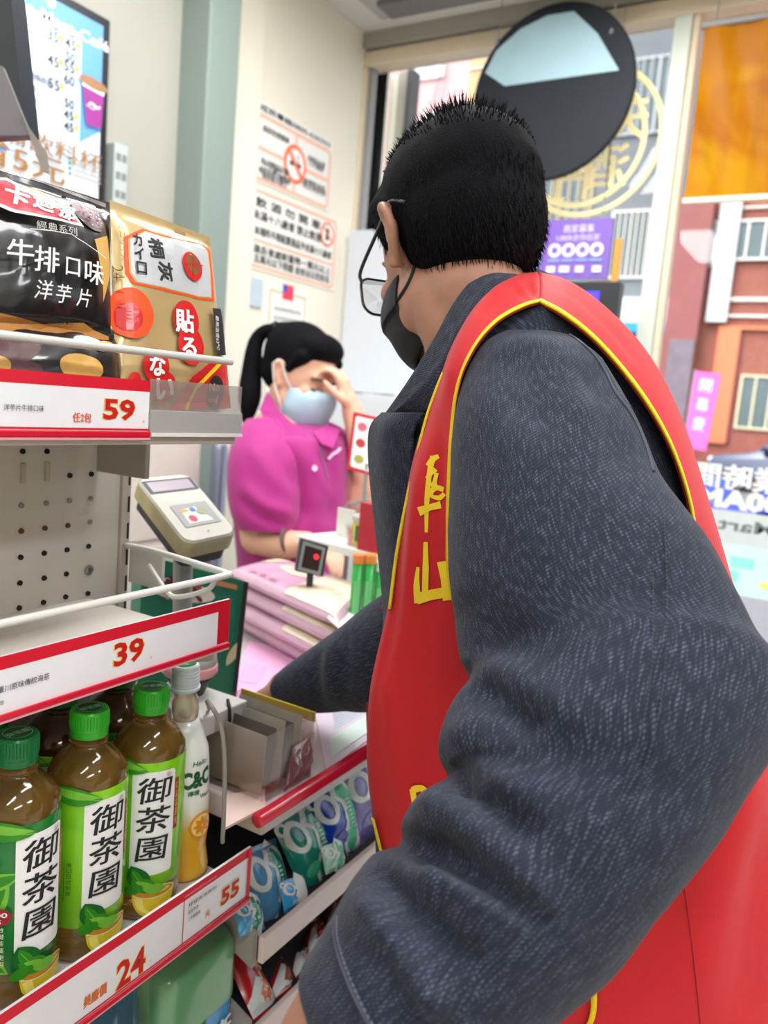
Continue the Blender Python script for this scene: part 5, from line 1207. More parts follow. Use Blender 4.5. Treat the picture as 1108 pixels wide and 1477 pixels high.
G().lathe((c0[0] - .02, c0[1] + .03, ZC_ + .0005), [(.035, 0), (.035, .004), (.03, .007), (0, .007)], n=24).make('foot', grey_m, t)
# small platform with a scanner and cables
t = thing('small_platform', 'small white platform shelf beside the lemon drink bottle', 'stand', (-.64, .69, ZC_))
G().box((-.70, .646, 1.036), (-.588, .722, 1.060), bev=.002).make('platform_top', mat('platform_grey', (206, 204, 200), .45), t)
G().box((-.69, .66, ZC_ + .0005), (-.67, .71, 1.036)).make('platform_leg', grey_m, t)
c = onz(296, 985, 1.061); c = np.array([-.655, .692, 1.0605])
t = thing('round_scanner', 'white and pink rounded scanner on the small white platform', 'scanner', c)
G().lathe(c, [(.018, 0), (.020, .004), (.026, .018), (.030, .024)], n=28).make('base', td, t, smooth=True)
G().lathe(c, [(.030, .0245), (.033, .028), (.033, .036), (.032, .038)], n=28).make('pink_band', mat('scanner_pink', (232, 160, 160), .35), t, smooth=True)
G().lathe(c, [(.032, .0385), (.030, .055), (.022, .068), (.010, .074), (0, .075)], n=28).make('dome', mat('scanner_white', (216, 214, 214), .35), t, smooth=True)
cabm = mat('cable_grey', (140, 136, 128), .5); cabk = mat('cable_black', (28, 28, 30), .5)
P = spline([np.array([-.60, .668, 1.062]), at(300, 1012, .745), at(318, 1045, .74), at(324, 1100, .745), at(323, 1170, .76), at(321, 1215, .78)], 8)
P[:, 1] = np.maximum(P[:, 1], .0)
G().tube(P, .0022, 8).make('grey_cable', cabm, None, smooth=True, label='grey cable looping down beside the lemon drink bottle', cat='cable')
P = spline([np.array([-.60, .70, 1.0635]), np.array([-.586, .688, 1.058]), np.array([-.584, .688, 1.02]), np.array([-.59, .685, ZC_ + .003])], 8)
G().tube(P, .002, 8).make('black_cable', cabk, None, smooth=True, label='black cable hanging over the edge of the small white platform', cat='cable')
# display shelf in front of the cashier
D = 1.45
a, b = at(428, 768, D), at(560, 806, D); zs_ = (a[2] + b[2]) / 2
A = onz(428, 772, zs_); B = onz(560, 806, zs_)
t = thing('display_shelf', 'small white raised shelf on the counter in front of the cashier', 'shelf', ((A[0] + B[0]) / 2, (A[1] + B[1]) / 2, ZC_))
dirv = nz((B - A) * [1, 1, 0]); nrm = np.array([-dirv[1], dirv[0], 0.0]); nrm = nrm if nrm[1] > 0 else -nrm
def DS(s, d, z): return A + dirv * s + nrm * d + np.array([0, 0, z])
Ls = np.linalg.norm(B - A) + .12; Dd = .13
G().hexa([DS(0, 0, -.014), DS(Ls, 0, -.014), DS(Ls, Dd, -.014), DS(0, Dd, -.014), DS(0, 0, 0), DS(Ls, 0, 0), DS(Ls, Dd, 0), DS(0, Dd, 0)]).make('board', mat('dshelf_white', (222, 222, 218), .4), t)
for s_ in (.03, Ls - .03):
    for d_ in (.02, Dd - .02): G().tube([DS(s_, d_, -.0142), np.array([DS(s_, d_, 0)[0], DS(s_, d_, 0)[1], ZC_ + .0005])], .005, 8).make('post', grey_m, t)
def dbox(name, label, cat, s0, s1, d0, d1, h, m, part='box'):
    t = thing(name, label, cat, DS((s0 + s1) / 2, (d0 + d1) / 2, .0005))
    G().hexa([DS(s0, d0, .0006), DS(s1, d0, .0006), DS(s1, d1, .0006), DS(s0, d1, .0006), DS(s0, d0, h), DS(s1, d0, h), DS(s1, d1, h), DS(s0, d1, h)]).make(part, m, t)
    return t
def sx(px): q = onz(px, 790, zs_); return (q - A).dot(dirv)
s0, s1 = sx(456), sx(488)
c = DS((s0 + s1) / 2, .045, .0006)
t = thing('snack_tub', 'small clear tub of pink sweets with a blue label on the raised shelf', 'tub', c)
G().lathe(c, [(.018, 0), (.022, .03)], n=24).make('tub', mat('tub_pink', (214, 150, 150), .3, var=.3, vs=90), t); G().lathe(c, [(.0225, .0302), (.0235, .032), (.0235, .035), (0, .036)], n=24).make('lid', clr, t)
p = Print(cyl_map(c, .0215, math.atan2(-c[1], -c[0])), cut=.004, h0=.001); p.poly(ell(0, .016, .009, .007), mat('sticker_blue', (60, 120, 210), .4)); p.make('sticker', t)
s0, s1 = sx(488), sx(530); c = DS((s0 + s1) / 2 + .004, .05, .0006)
t = thing('candy_tub', 'larger yellow and green tub with a clear lid on the raised shelf', 'tub', c)
G().lathe(c, [(.026, 0), (.030, .006), (.031, .045)], n=32).make('tub', mat('tub_yellowgreen', (206, 190, 30), .3, var=.25, vs=40), t, smooth=True); G().lathe(c, [(.0315, .0455), (.033, .048), (.033, .055), (.03, .057), (0, .057)], n=32).make('lid', mat('lid_pale', (205, 212, 208), .2, trans=.3), t)
p = Print(cyl_map(c, .0310, math.atan2(-c[1], -c[0])), cut=.004, h0=.0006); p.poly([(-.03, .04), (.0, .04), (-.012, .012), (-.03, .01)], GRN); p.poly(ell(-.006, .036, .009, .004), mat('rim_pink', (210, 90, 110), .4)); p.poly(ell(-.008, .02, .009, .012), mat('pale_lime', (180, 200, 110), .4)); p.make('print', t)
s0 = sx(534)
dbox('red_box', 'red box at the right end of the raised shelf, half hidden by the jacket', 'box', s0, s0 + .05, .01, .08, .085, mat('box_red', (178, 40, 56), .4))
t = thing('wire_basket', 'thin grey wire hoop rack over the tubs on the raised shelf', 'rack', DS(.03, .1, 0))
for d_ in (.085, .11):
    G().tube(spline([DS(.03, d_, .0), DS(.035, d_, .05), DS(.07, d_, .072), DS(.16, d_, .075), DS(.17, d_, .0)], 6), .0018, 8).make('wire', grey_m, t, smooth=True)
G().hexa([DS(.03, .075, .0006), DS(.075, .075, .0006), DS(.075, .08, .0006), DS(.03, .08, .0006), DS(.03, .075, .055), DS(.075, .075, .055), DS(.075, .08, .055), DS(.03, .08, .055)]).make('card', mat('card_pale', (214, 214, 204), .4), t)
# red framed menu card on a stem
P = [at(500, 676, 1.5), at(556, 692, 1.5), at(563, 606, 1.5), at(510, 594, 1.5)]
t = thing('menu_card', 'red framed menu card with burger pictures standing behind the raised shelf', 'menu card', np.array([P[0][0] + .03, P[0][1] + .03, ZC_]))
G().quadsheet(P, .006).make('board', mat('card_red', (206, 34, 50), .4), t)
Wd = np.linalg.norm(P[1] - P[0]); Hd = np.linalg.norm(P[3] - P[0]); f = bilin_map(*P, Wd, Hd); p = Print(f, h0=.0008, step=.0003)
p.poly(rrect(.006, .006, Wd - .006, Hd - .006, .005), WHT)
for k in range(3):
    yy = Hd * (.22 + .28 * k); p.poly(ell(Wd * .72, yy, Wd * .17, Hd * .1), mat('food_orange', (226, 120, 60), .4)); p.poly(ell(Wd * .72, yy + Hd * .02, Wd * .12, Hd * .05), mat('food_yellow', (235, 190, 70), .4))
    p.poly(ell(Wd * .28, yy, Wd * .12, Hd * .07), [mat('food_olive', (170, 170, 80), .4), mat('food_red', (200, 60, 70), .4), mat('food_pink', (214, 110, 130), .4)][k])
p.make('print', t)
m_ = (P[0] + P[1]) / 2 - np.cross(nz(P[1] - P[0]), nz(P[3] - P[0])) * .004; G().tube([m_ + [0, 0, .02], np.array([m_[0], m_[1], ZC_ + .0005])], .004, 8).make('stem', grey_m, t); G().lathe((m_[0], m_[1], ZC_ + .0003), [(.04, 0), (.04, .004), (0, .005)], n=24).make('foot', grey_m, t)
# black scale display with a red light
P = [at(430, 822, 1.36), at(462, 830, 1.36), at(470, 790, 1.36), at(438, 780, 1.36)]
t = thing('customer_display', 'small black customer display with a silver frame and a red light', 'display', np.array([P[0][0], P[0][1], ZC_]))
P2 = [at(427, 824, 1.36), at(466, 832, 1.37), at(474, 788, 1.37), at(435, 777, 1.36)]
G().quadsheet(P2, .03).make('case', td, t)
f = bilin_map(*P, 1, 1); p = Print(lambda u, v, h: f(u, v, h), h0=.002, step=.0006)
p.poly(rrect(-.02, 0, 1, 1), mat('silver_frame', (150, 152, 156), .3, metal=.5)); p.poly(rrect(.12, .12, .88, .88), mat('screen_dark', (40, 22, 24), .2)); p.poly(ell(.68, .6, .11, .09), mat('led_red', (240, 40, 50), .4, emit=1.5))
p.make('screen', t)
m_ = (P2[0] + P2[1]) / 2 + FWD * .015; G().tube([m_, np.array([m_[0], m_[1], ZC_ + .0005])], .006, 8).make('stem', td, t)
# green tubes behind the rice bags
gt = mat('tube_green', (30, 150, 60), .3, var=.1); ot = mat('tube_orange', (226, 140, 70), .35)
for i, (px, cap_, lb_) in enumerate(((512, ot, 'green sweet tube with an orange top, leftmost under the raised shelf'), (529, ot, 'green sweet tube with an orange top, middle one under the raised shelf'), (546, mat('tube_whitecap', (214, 226, 214), .4), 'green sweet tube with a white top, nearest the red vest'))):
    c = at(px, 882, 1.31); c[2] = ZC_ + .0005
    t = thing('sweet_tube', lb_, 'sweets', c, group='green tubes behind the rice bags'); hh = at(px, 810 if i < 2 else 822, 1.31)[2] - c[2]
    G().lathe(c, [(.0095, 0), (.0095, hh)], n=20).make('tube', gt, t, smooth=True); G().lathe(c, [(.0102, hh + .0002), (.0102, hh + .013), (.009, hh + .016), (0, hh + .016)], n=20).make('cap', cap_, t)
    p = Print(cyl_map(c, .0095, math.atan2(-c[1], -c[0])), cut=.003); p.poly(rrect(-.006, hh * .3, .006, hh * .85), mat('tube_palegreen', (120, 200, 130), .4)); p.make('print', t)
# white cupboard with a steel pole on the left wall behind the terminal
pole = at(312, 745, 2.2); 
t = thing('steel_pole', 'short blue-grey steel post between the card terminal and the cashier', 'post', np.array([pole[0], pole[1], 0]))
top = at(306, 645, 2.2); G().lathe((pole[0], pole[1], 0), [(.03, 0), (.03, .02), (.022, .022), (.022, top[2]), (.016, top[2] + .02), (0, top[2] + .025)], n=20).make('post', mat('post_steel', (150, 158, 180), .3, metal=.5), t, smooth=True)
q = onx(222, 650, WX + .35); q2 = onx(298, 650, WX + .35)
t = thing('white_cupboard', 'white cupboard against the left wall behind the card terminal', 'cupboard', (WX + .2, (q[1] + q2[1]) / 2, 0))
G().box((WX + .025, q[1] - .5, 0), (WX + .35, q2[1] - .02, onx(250, 632, WX + .35)[2]), bev=.004).make('body', mat('cupboard_cream', (226, 222, 208), .45, var=.04), t)
for k in range(4): zz = .25 + .27 * k; G().box((WX + .351, q[1] - .48, zz), (WX + .356, q2[1] - .04, zz + .25), bev=.001).make('drawer_front', mat('cupboard_cream2', (220, 216, 204), .45), t)
from mathutils.bvhtree import BVHTree
# ================================================================== people
def ico(sub=2):
    bm = bmesh.new(); bmesh.ops.create_icosphere(bm, subdivisions=sub, radius=1.0)
    V = np.array([v.co[:] for v in bm.verts]); Fs = [tuple(v.index for v in f.verts) for f in bm.faces]; bm.free(); return V, Fs
_ICO = ico(3)
class Blob:
    """overlapping volumes that a voxel remesh melts into one continuous surface"""
    def __init__(s): s.g = G()
    def ell(s, c, ax, rad):
        """ax: 3 unit rows; rad: 3 radii"""
        V, Fs = _ICO; A = np.array(ax, float) * np.array(rad, float)[:, None]
        s.g.add(np.array(c, float) + V @ A, Fs); return s
    def ball(s, c, r): return s.ell(c, np.eye(3), (r, r, r))
    def limb(s, P, R, n=20, sq=None, k=5):
        """tapered rounded limb through points P with radii R"""
        P = np.asarray(P, float); R = np.asarray(R, float)
        if len(P) > 2:
            t = np.arange(len(P)); tt = np.linspace(0, len(P) - 1, (len(P) - 1) * k + 1)
            PR = spline(np.hstack([P, R[:, None]]), k); P, R = PR[:, :3], PR[:, 3]
        s.ball(P[0], R[0]); s.ball(P[-1], R[-1]); s.g.tube(P, R, n); return s
    def make(s, name, m, parent, voxel=.004, smooth=6, fac=.5, **kw):
        o = s.g.make(name, m, parent, **kw)
        md = o.modifiers.new('r', 'REMESH'); md.mode = 'VOXEL'; md.voxel_size = voxel; md.use_smooth_shade = True
        if smooth: ms = o.modifiers.new('s', 'SMOOTH'); ms.iterations = smooth; ms.factor = fac
        dg = bpy.context.evaluated_depsgraph_get(); dg.update()
        me = bpy.data.meshes.new_from_object(o.evaluated_get(dg)); o.modifiers.clear(); old = o.data; o.data = me; bpy.data.meshes.remove(old)
        me.polygons.foreach_set('use_smooth', [True] * len(me.polygons))
        if not me.materials: me.materials.append(m)
        return o
def catmull_rows(rows, n):
    """rows: list of (k,3) arrays -> smooth interpolation along the list"""
    R_ = np.array(rows, float); sh = R_.shape; S_ = spline(R_.reshape(sh[0], -1), n); return S_.reshape(-1, sh[1], sh[2])
def sheet(name, P, th, m, parent, uv=True, **kw):
    """double sided cloth with thickness th; P rows x cols x 3 (outer side faces the cross product)"""
    P = np.asarray(P, float); r, c = P.shape[:2]
    du = np.gradient(P, axis=1); dv = np.gradient(P, axis=0); N_ = np.cross(du, dv); N_ /= np.linalg.norm(N_, axis=2, keepdims=True) + 1e-12
    A = P; B = P - N_ * th
    V = np.vstack([A.reshape(-1, 3), B.reshape(-1, 3)]); n = r * c; Fs = []
    for i in range(r - 1):
        for j in range(c - 1):
            a, b, d, e = i * c + j, i * c + j + 1, (i + 1) * c + j + 1, (i + 1) * c + j
            Fs.append((a, b, d, e)); Fs.append((n + e, n + d, n + b, n + a))
    for i in range(r - 1):
        Fs.append((i * c, (i + 1) * c, n + (i + 1) * c, n + i * c)); j = c - 1
        Fs.append((n + i * c + j, n + (i + 1) * c + j, (i + 1) * c + j, i * c + j))
    for j in range(c - 1):
        Fs.append((n + j, n + j + 1, j + 1, j)); i = (r - 1) * c
        Fs.append((i + j, i + j + 1, n + i + j + 1, n + i + j))
    U = np.cumsum(np.vstack([np.zeros((1, c)), np.linalg.norm(np.diff(P, axis=0), axis=2)]), 0); Vv = np.cumsum(np.hstack([np.zeros((r, 1)), np.linalg.norm(np.diff(P, axis=1), axis=2)]), 1)
    uv_ = np.stack([Vv.ravel(), U.ravel()], 1); uv_ = np.vstack([uv_, uv_])
    return mesh_obj(name, V, Fs, m, parent, smooth=True, uv=uv_, **kw)
def ringloft(rows, n_along=8, closed_ends=True):
    """rows: list of rings (k points each) -> verts, faces, uv"""
    P = catmull_rows(rows, n_along); r, c = P.shape[:2]
    V = P.reshape(-1, 3); Fs = [(i * c + j, i * c + (j + 1) % c, (i + 1) * c + (j + 1) % c, (i + 1) * c + j) for i in range(r - 1) for j in range(c)]
    if closed_ends: Fs += [tuple(range(c - 1, -1, -1)), tuple((r - 1) * c + j for j in range(c))]
    L_ = np.cumsum(np.r_[0, np.linalg.norm(np.diff(P.mean(1), axis=0), axis=1)])
    per = np.linalg.norm(np.diff(np.concatenate([P, P[:, :1]], 1), axis=1), axis=2).sum(1).mean()
    ang = np.arange(c) / c; ang = np.minimum(ang, 1 - ang) * 2     # mirrored so the seam does not jump
    U = np.tile(ang * per / 2, (r, 1)); Vv = np.tile(L_[:, None], (1, c))
    return P, V, Fs, np.stack([U.ravel(), Vv.ravel()], 1)
def vnormals(P):
    du = np.roll(P, -1, 1) - np.roll(P, 1, 1); dv = np.gradient(P, axis=0); N_ = np.cross(du, dv); N_ /= np.linalg.norm(N_, axis=2, keepdims=True) + 1e-12
    c = P.mean(1, keepdims=True); s = np.sign(((P - c) * N_).sum(2).mean()); return N_ * (s if s else 1)
def sculpt(V, N_, folds):
    """push the cloth along its normal near curves seen in the photo (amp m, width px)"""
    px = proj(V); toc = CAM - V; toc /= np.linalg.norm(toc, axis=1, keepdims=True); front = np.clip((N_ * toc).sum(1) * 2.5 + .3, 0, 1)
    D = np.zeros(len(V))
    for pts, amp, wd in folds:
        C = spline(pts, 6); d2 = np.full(len(V), 1e18); tt = np.zeros(len(V))
        for i in range(len(C) - 1):
            a, b = C[i], C[i + 1]; ab = b - a; t = np.clip(((px - a) @ ab) / (ab @ ab + 1e-9), 0, 1); q = a + t[:, None] * ab; dd = ((px - q) ** 2).sum(1)
            m_ = dd < d2; d2[m_] = dd[m_]; tt[m_] = (i + t[m_]) / (len(C) - 1)
        D += amp * np.exp(-d2 / wd ** 2) * np.clip(np.minimum(tt, 1 - tt) * 5 + .25, 0, 1)
    return V + N_ * (D * front)[:, None]
skin1 = mat('skin_man', (164, 120, 98), .5, var=.05, vs=30, bump=.08, bs=400, sss=.1); skin2 = mat('skin_woman', (222, 172, 146), .5, var=.05, vs=30, sss=.1)
hairm = mat('hair_black', (11, 11, 15), .75, var=.3, vs=140, bump=.35, bs=700, spec=.1)
def denim():
    m = bpy.data.materials.new('denim_dark'); m.use_nodes = True; n = m.node_tree.nodes; l = m.node_tree.links; b = n['Principled BSDF']
    uvn = n.new('ShaderNodeUVMap'); mp = n.new('ShaderNodeMapping'); mp.inputs['Rotation'].default_value = (0, 0, math.radians(52)); mp.inputs['Scale'].default_value = (900, 90, 1)
    ns = n.new('ShaderNodeTexNoise'); ns.inputs['Scale'].default_value = 1.0; ns.inputs['Detail'].default_value = 1.5
    mp2 = n.new('ShaderNodeMapping'); mp2.inputs['Rotation'].default_value = (0, 0, math.radians(52)); wv = n.new('ShaderNodeTexWave'); wv.inputs['Scale'].default_value = 140; wv.inputs['Distortion'].default_value = .4; wv.inputs['Detail'].default_value = 1
    cr = n.new('ShaderNodeValToRGB'); cr.color_ramp.elements[0].position = .50; cr.color_ramp.elements[0].color = (0, 0, 0, 1); cr.color_ramp.elements[1].position = .68; cr.color_ramp.elements[1].color = (1, 1, 1, 1)
    big = n.new('ShaderNodeTexNoise'); big.inputs['Scale'].default_value = 14; base = n.new('ShaderNodeMix'); base.data_type = 'RGBA'; base.inputs[6].default_value = lin((28, 32, 44)); base.inputs[7].default_value = lin((38, 43, 59))
    mx = n.new('ShaderNodeMix'); mx.data_type = 'RGBA'; mx.inputs[7].default_value = lin((120, 130, 152)); ml = n.new('ShaderNodeMath'); ml.operation = 'MULTIPLY'; m2 = n.new('ShaderNodeMath'); m2.operation = 'MULTIPLY'; m2.inputs[1].default_value = .48
    l.new(uvn.outputs[0], mp.inputs[0]); l.new(mp.outputs[0], ns.inputs[0]); l.new(uvn.outputs[0], mp2.inputs[0]); l.new(mp2.outputs[0], wv.inputs[0]); l.new(uvn.outputs[0], big.inputs[0])
    l.new(ns.outputs['Fac'], cr.inputs[0]); l.new(cr.outputs[0], ml.inputs[0]); l.new(wv.outputs['Fac'], ml.inputs[1]); l.new(ml.outputs[0], m2.inputs[0]); l.new(m2.outputs[0], mx.inputs[0]); l.new(big.outputs['Fac'], base.inputs[0]); l.new(base.outputs[2], mx.inputs[6]); l.new(mx.outputs[2], b.inputs['Base Color'])
    b.inputs['Roughness'].default_value = .85; b.inputs['Sheen Weight'].default_value = .08; b.inputs['Specular IOR Level'].default_value = .2
    bp = n.new('ShaderNodeBump'); bp.inputs['Strength'].default_value = .35; bp.inputs['Distance'].default_value = .0006; l.new(wv.outputs['Fac'], bp.inputs['Height']); l.new(bp.outputs[0], b.inputs['Normal'])
    return m
DEN = denim(); stitch = mat('stitch_navy', (58, 62, 74), .7); VEST = mat('vest_red', (192, 14, 26), .65, var=.05, vs=12, bump=.12, bs=900, sheen=.1); TRIM = mat('vest_trim_yellow', (232, 200, 20), .6, bump=.3, bs=700); VINK = mat('vest_ink_yellow', (238, 206, 40), .5)
LEFT = -RIGHT

# ------------------------------------------------------------------ the man in the red vest
hip = at(905, 1560, .80)
man = thing('person', 'man in a dark denim jacket and red vest with yellow trim, leaning over the counter, back to the camera', 'person', (hip[0], hip[1], 0))
man['label'] = 'man in dark denim jacket and red vest, leaning to the counter with his back turned'
phi = math.radians(25); th = math.radians(15)
fh = nz(FWD * math.cos(phi) + LEFT * math.sin(phi)); lh = nz(LEFT * math.cos(phi) - FWD * math.sin(phi)); uh = np.cross(lh, fh) if np.cross(lh, fh) @ UP > 0 else np.cross(fh, lh)
Ff = nz(fh * math.cos(th) - uh * math.sin(th)); Uu = nz(uh * math.cos(th) + fh * math.sin(th)); Ll = lh
HO = at(660, 360, .80); HS = .93
def H(l, f, u): return HO + (Ll * l + Ff * f + Uu * u) * HS
AX = np.array([Ll, Ff, Uu]); AXS = AX * HS
def head_volumes(B, H, AX, s=1.0):
    B.ell(H(0, -.012 * s, .042 * s), AX, (.076 * s, .096 * s, .080 * s))
    B.ell(H(0, .020 * s, .010 * s), AX, (.070 * s, .070 * s, .075 * s))
    B.ell(H(0, .040 * s, -.045 * s), AX, (.054 * s, .052 * s, .062 * s))
    B.ell(H(0, .062 * s, -.088 * s), AX, (.030 * s, .026 * s, .024 * s))
    for q in (-1, 1):
        B.ell(H(q * .047 * s, .015 * s, -.055 * s), AX, (.020 * s, .035 * s, .038 * s))
        B.ell(H(q * .036 * s, .070 * s, -.018 * s), AX, (.024 * s, .020 * s, .018 * s))
    B.limb([H(0, .088 * s, .018 * s), H(0, .100 * s, -.008 * s), H(0, .108 * s, -.026 * s)], [.008 * s, .010 * s, .013 * s])
    B.ell(H(0, .096 * s, -.052 * s), AX, (.024 * s, .010 * s, .006 * s)); B.ell(H(0, .095 * s, -.064 * s), AX, (.022 * s, .010 * s, .007 * s))
    B.ell(H(0, .083 * s, .026 * s), AX, (.052 * s, .012 * s, .010 * s))
def ear(B, H, AX, q, s=1.0):
    e = [H(q * .073 * s, .006 * s, -.020 * s), H(q * .079 * s, -.006 * s, -.012 * s), H(q * .086 * s, -.018 * s, .008 * s), H(q * .089 * s, -.014 * s, .026 * s), H(q * .085 * s, .000 * s, .034 * s), H(q * .077 * s, .010 * s, .026 * s)]
    B.limb(e, [.007 * s, .006 * s, .0052 * s, .0052 * s, .005 * s, .004 * s], n=12)
    B.ell(H(q * .077 * s, .000, .010 * s), AX, (.005 * s, .012 * s, .020 * s)); B.ell(H(q * .076 * s, .004 * s, -.024 * s), AX, (.006 * s, .007 * s, .009 * s))
B = Blob(); S_ = 1.02
head_volumes(B, H, AXS, S_); ear(B, H, AXS, 1, S_); ear(B, H, AXS, -1, S_)
nb = at(715, 500, .80)
B.limb([H(0, -.005, -.03), H(0, -.020, -.075), at(690, 470, .81), nb, at(740, 600, .82)], [.050, .052, .056, .068, .09])
B.limb([H(.035, .0, -.06), (H(.03, -.02, -.10) + at(668, 510, .78)) / 2, at(670, 520, .78)], [.03, .035, .04])
# torso, hips and legs under the clothes
ch = at(760, 700, .83)
B.limb([at(730, 570, .80), ch, at(850, 1050, .83), at(900, 1400, .82), hip], [.085, .10, .10, .095, .095])
B.limb([at(790, 560, .76), at(650, 640, .92)], [.05, .042])
# near arm to the hand at the bottom edge
WR = at(497, 1450, .462)
B.limb([at(780, 570, .73), at(840, 780, .60), at(985, 1060, .53)], [.042, .045, .042]); B.limb([at(985, 1060, .53), at(760, 1280, .49), at(600, 1400, .465), WR], [.042, .04, .032, .027])
def hand(B, W, d, pn, th_dir, s=1.0, curl=.5, spread=.12):
    """W wrist, d pointing direction, pn palm-back normal, th_dir side of the thumb"""
    d = nz(d); pn = nz(pn - d * (pn @ d)); sd = np.cross(d, pn); sd = sd if sd @ th_dir > 0 else -sd
    B.limb([W, W + d * .03 * s], [.025 * s, .026 * s])
    for k, q in enumerate((-.027, -.010, .009, .027)):
        B.limb([W + d * .02 * s + sd * q * .6 * s, W + d * .088 * s + sd * q * s + pn * (.002 if k in (1, 2) else -.002)], [.016 * s, .0115 * s])
    for k, (q, L) in enumerate(((.029, .070), (.0105, .078), (-.0085, .073), (-.027, .057))):
        p = W + d * .088 * s + sd * q * s; dd = nz(d + sd * q * spread * 40 * .25); a = 0; pts = [p]
        for seg in (.45, .32, .23):
            a += curl * (.55 if seg == .45 else .8); p = p + (dd * math.cos(a) - pn * math.sin(a)) * L * seg * s; pts.append(p)
        B.limb(pts, [.0098 * s, .0090 * s, .0082 * s, .0068 * s], n=12, k=3)
    p = W + d * .025 * s + sd * .022 * s; p1 = p + (d * .6 + sd * .7 - pn * .3) * .038 * s; p2 = p1 + nz(d * .9 + sd * .25 - pn * .4) * .032 * s; p3 = p2 + nz(d - pn * .5) * .024 * s
    B.limb([p, p1, p2, p3], [.0155 * s, .0115 * s, .0100 * s, .0078 * s], n=12, k=3)
hd = nz(at(455, 1680, .452) - at(462, 1500, .46))
hand(B, at(462, 1505, .462), hd, nz(-FWD * .7 + LEFT * .5 + UP * .3), LEFT + UP * .3, 1.0, curl=.35)
B.limb([WR, at(462, 1505, .462)], [.027, .026])
# far arm to the hand on the counter
W2 = at(428, 985, 1.085)
B.limb([at(650, 640, .95), at(620, 860, .95), at(560, 950, .98), at(500, 965, 1.04), W2], [.036, .036, .036, .032, .026])
hand(B, W2 + nz(at(400, 992, 1.12) - W2) * .004, nz(at(395, 1000, 1.13) - W2) , nz(UP + LEFT * .2), FWD * -1, .92, curl=.6)
# legs
fw = nz(np.array([-.9, .45, 0])); lw = np.array([fw[1], -fw[0], 0.0])
HP = np.array([hip[0], hip[1], 0]); zh_ = hip[2]
lw = lw if lw @ FWD < 0 else -lw
feet = []
for q in (1, -1):
    a = HP + lw * .09 * q; k_ = a + fw * .02 + lw * .02 * q; f_ = k_ - fw * .02
    B.limb([a + [0, 0, zh_ - .02], k_ + [0, 0, .50], f_ + [0, 0, .10], f_ + [0, 0, .07] + fw * .04], [.085, .055, .042, .04]); B.limb([f_ + [0, 0, .055], f_ + fw * .16 + [0, 0, .045]], [.042, .036]); feet.append(f_)
body = B.make('body', skin1, man, voxel=.0042, smooth=5)
# eyes
for q in (-1, 1):
    e = G().lathe(H(q * .032, .078, -.002), [(0, -.011), (.008, -.008), (.011, 0), (.008, .008), (0, .011)], n=16, axis=Ff).make('eye', mat('eye_white', (230, 226, 220), .2), man, smooth=True)
    G().lathe(H(q * .032, .0885, -.002), [(0, .0012), (.0045, .001), (.005, 0), (0, -.001)], n=14, axis=Ff).make('iris', mat('iris_dark', (40, 26, 20), .2), e)
# hair
B = Blob(); s = 1.02
B.ell(H(0, -.016, .046), AXS, (.0850, .1040, .090))
B.ell(H(0, -.034, .012), AXS, (.079, .080, .082))
B.ball(at(702, 302, .79), .057); B.ball(at(726, 330, .795), .038); B.ball(at(745, 352, .80), .026); B.ball(at(690, 320, .87), .05)
B.ell(H(0, .050, .080), AXS, (.068, .045, .042)); B.ell(H(0, .010, .085), AXS, (.070, .070, .054))
for q in (-1, 1): B.limb([H(q * .066, .030, .055), H(q * .071, .024, .03), H(q * .070, .024, .008)], [.018, .011, .007])
hair = B.make('hair', hairm, man, voxel=.0045, smooth=6)
rs = random.Random(5); hv = [v.co.copy() for v in hair.data.vertices]; hn = [v.normal.copy() for v in hair.data.vertices]
g = G(); org = ORG['person']
up_ = nz(Uu * 1.0 - Ff * .35)
for k in range(9000):
    i = rs.randrange(len(hv)); p = np.array(hv[i]) + org; n_ = np.array(hn[i]); lu = (p - HO) @ Uu; lf_ = (p - HO) @ Ff
    top = max(0, ((p - HO) @ UP - .085) / .03) * (1 if (p - HO) @ RIGHT > -.085 else 0)
    if top > 0: L = .005 + .012 * rs.random() * min(1.2, top); d = nz(n_ * .5 + up_ * .55 + Ff * rs.uniform(-.3, .6) + Ll * rs.uniform(-.5, .5))
    else: L = .008 + .007 * rs.random(); d = nz(n_ * .14 - Uu * 1.0 + Ff * rs.uniform(-.2, .2) + Ll * rs.uniform(-.2, .2))
    sd = nz(np.cross(d, n_ + [.01, .02, .03])) * .0007; a = p - n_ * .002
    g.add([a - sd, a + sd, a + d * L * .6 + sd * .6 + n_ * .001, a + d * L, a + d * L * .6 - sd * .6 + n_ * .001], [(0, 1, 2, 4), (4, 2, 3)])
o = g.make('hair_strands', hairm, hair); o['kind'] = 'stuff'
# mask
maskm = mat('mask_black', (28, 29, 33), .7, bump=.2, bs=600)
def off(l, f, u): return H(l, f, u)
rows = []
for u, f0, w_ in ((.002, .104, .046), (-.010, .112, .056), (-.028, .120, .062), (-.050, .118, .065), (-.074, .110, .062), (-.098, .101, .052), (-.116, .084, .036)):
    r = []
    for k in range(19):
        a = math.radians(-92 + 184 * k / 18); l_ = w_ * math.sin(a) * 1.02; ff_ = .024 + (f0 - .024) * max(0, math.cos(a)) ** .75 if abs(a) < 1.57 else .024
        r.append(off(l_ * 1.08, ff_, u - .012 * abs(math.sin(a)) ** 2 * (1 if u > -.06 else -1)))
    rows.append(r)
mk = sheet('face_mask', catmull_rows(rows, 4)[::-1], .0015, maskm, man)
bb = BVHTree.FromPolygons([Vector(np.array(v.co[:]) + ORG['person']) for v in body.data.vertices], [tuple(p.vertices) for p in body.data.polygons])
def on_body(px, py, up): loc = bb.ray_cast(Vector(CAM), Vector(nz(ray(px, py))))[0]; return None if loc is None else np.array(loc) - nz(ray(px, py)) * up
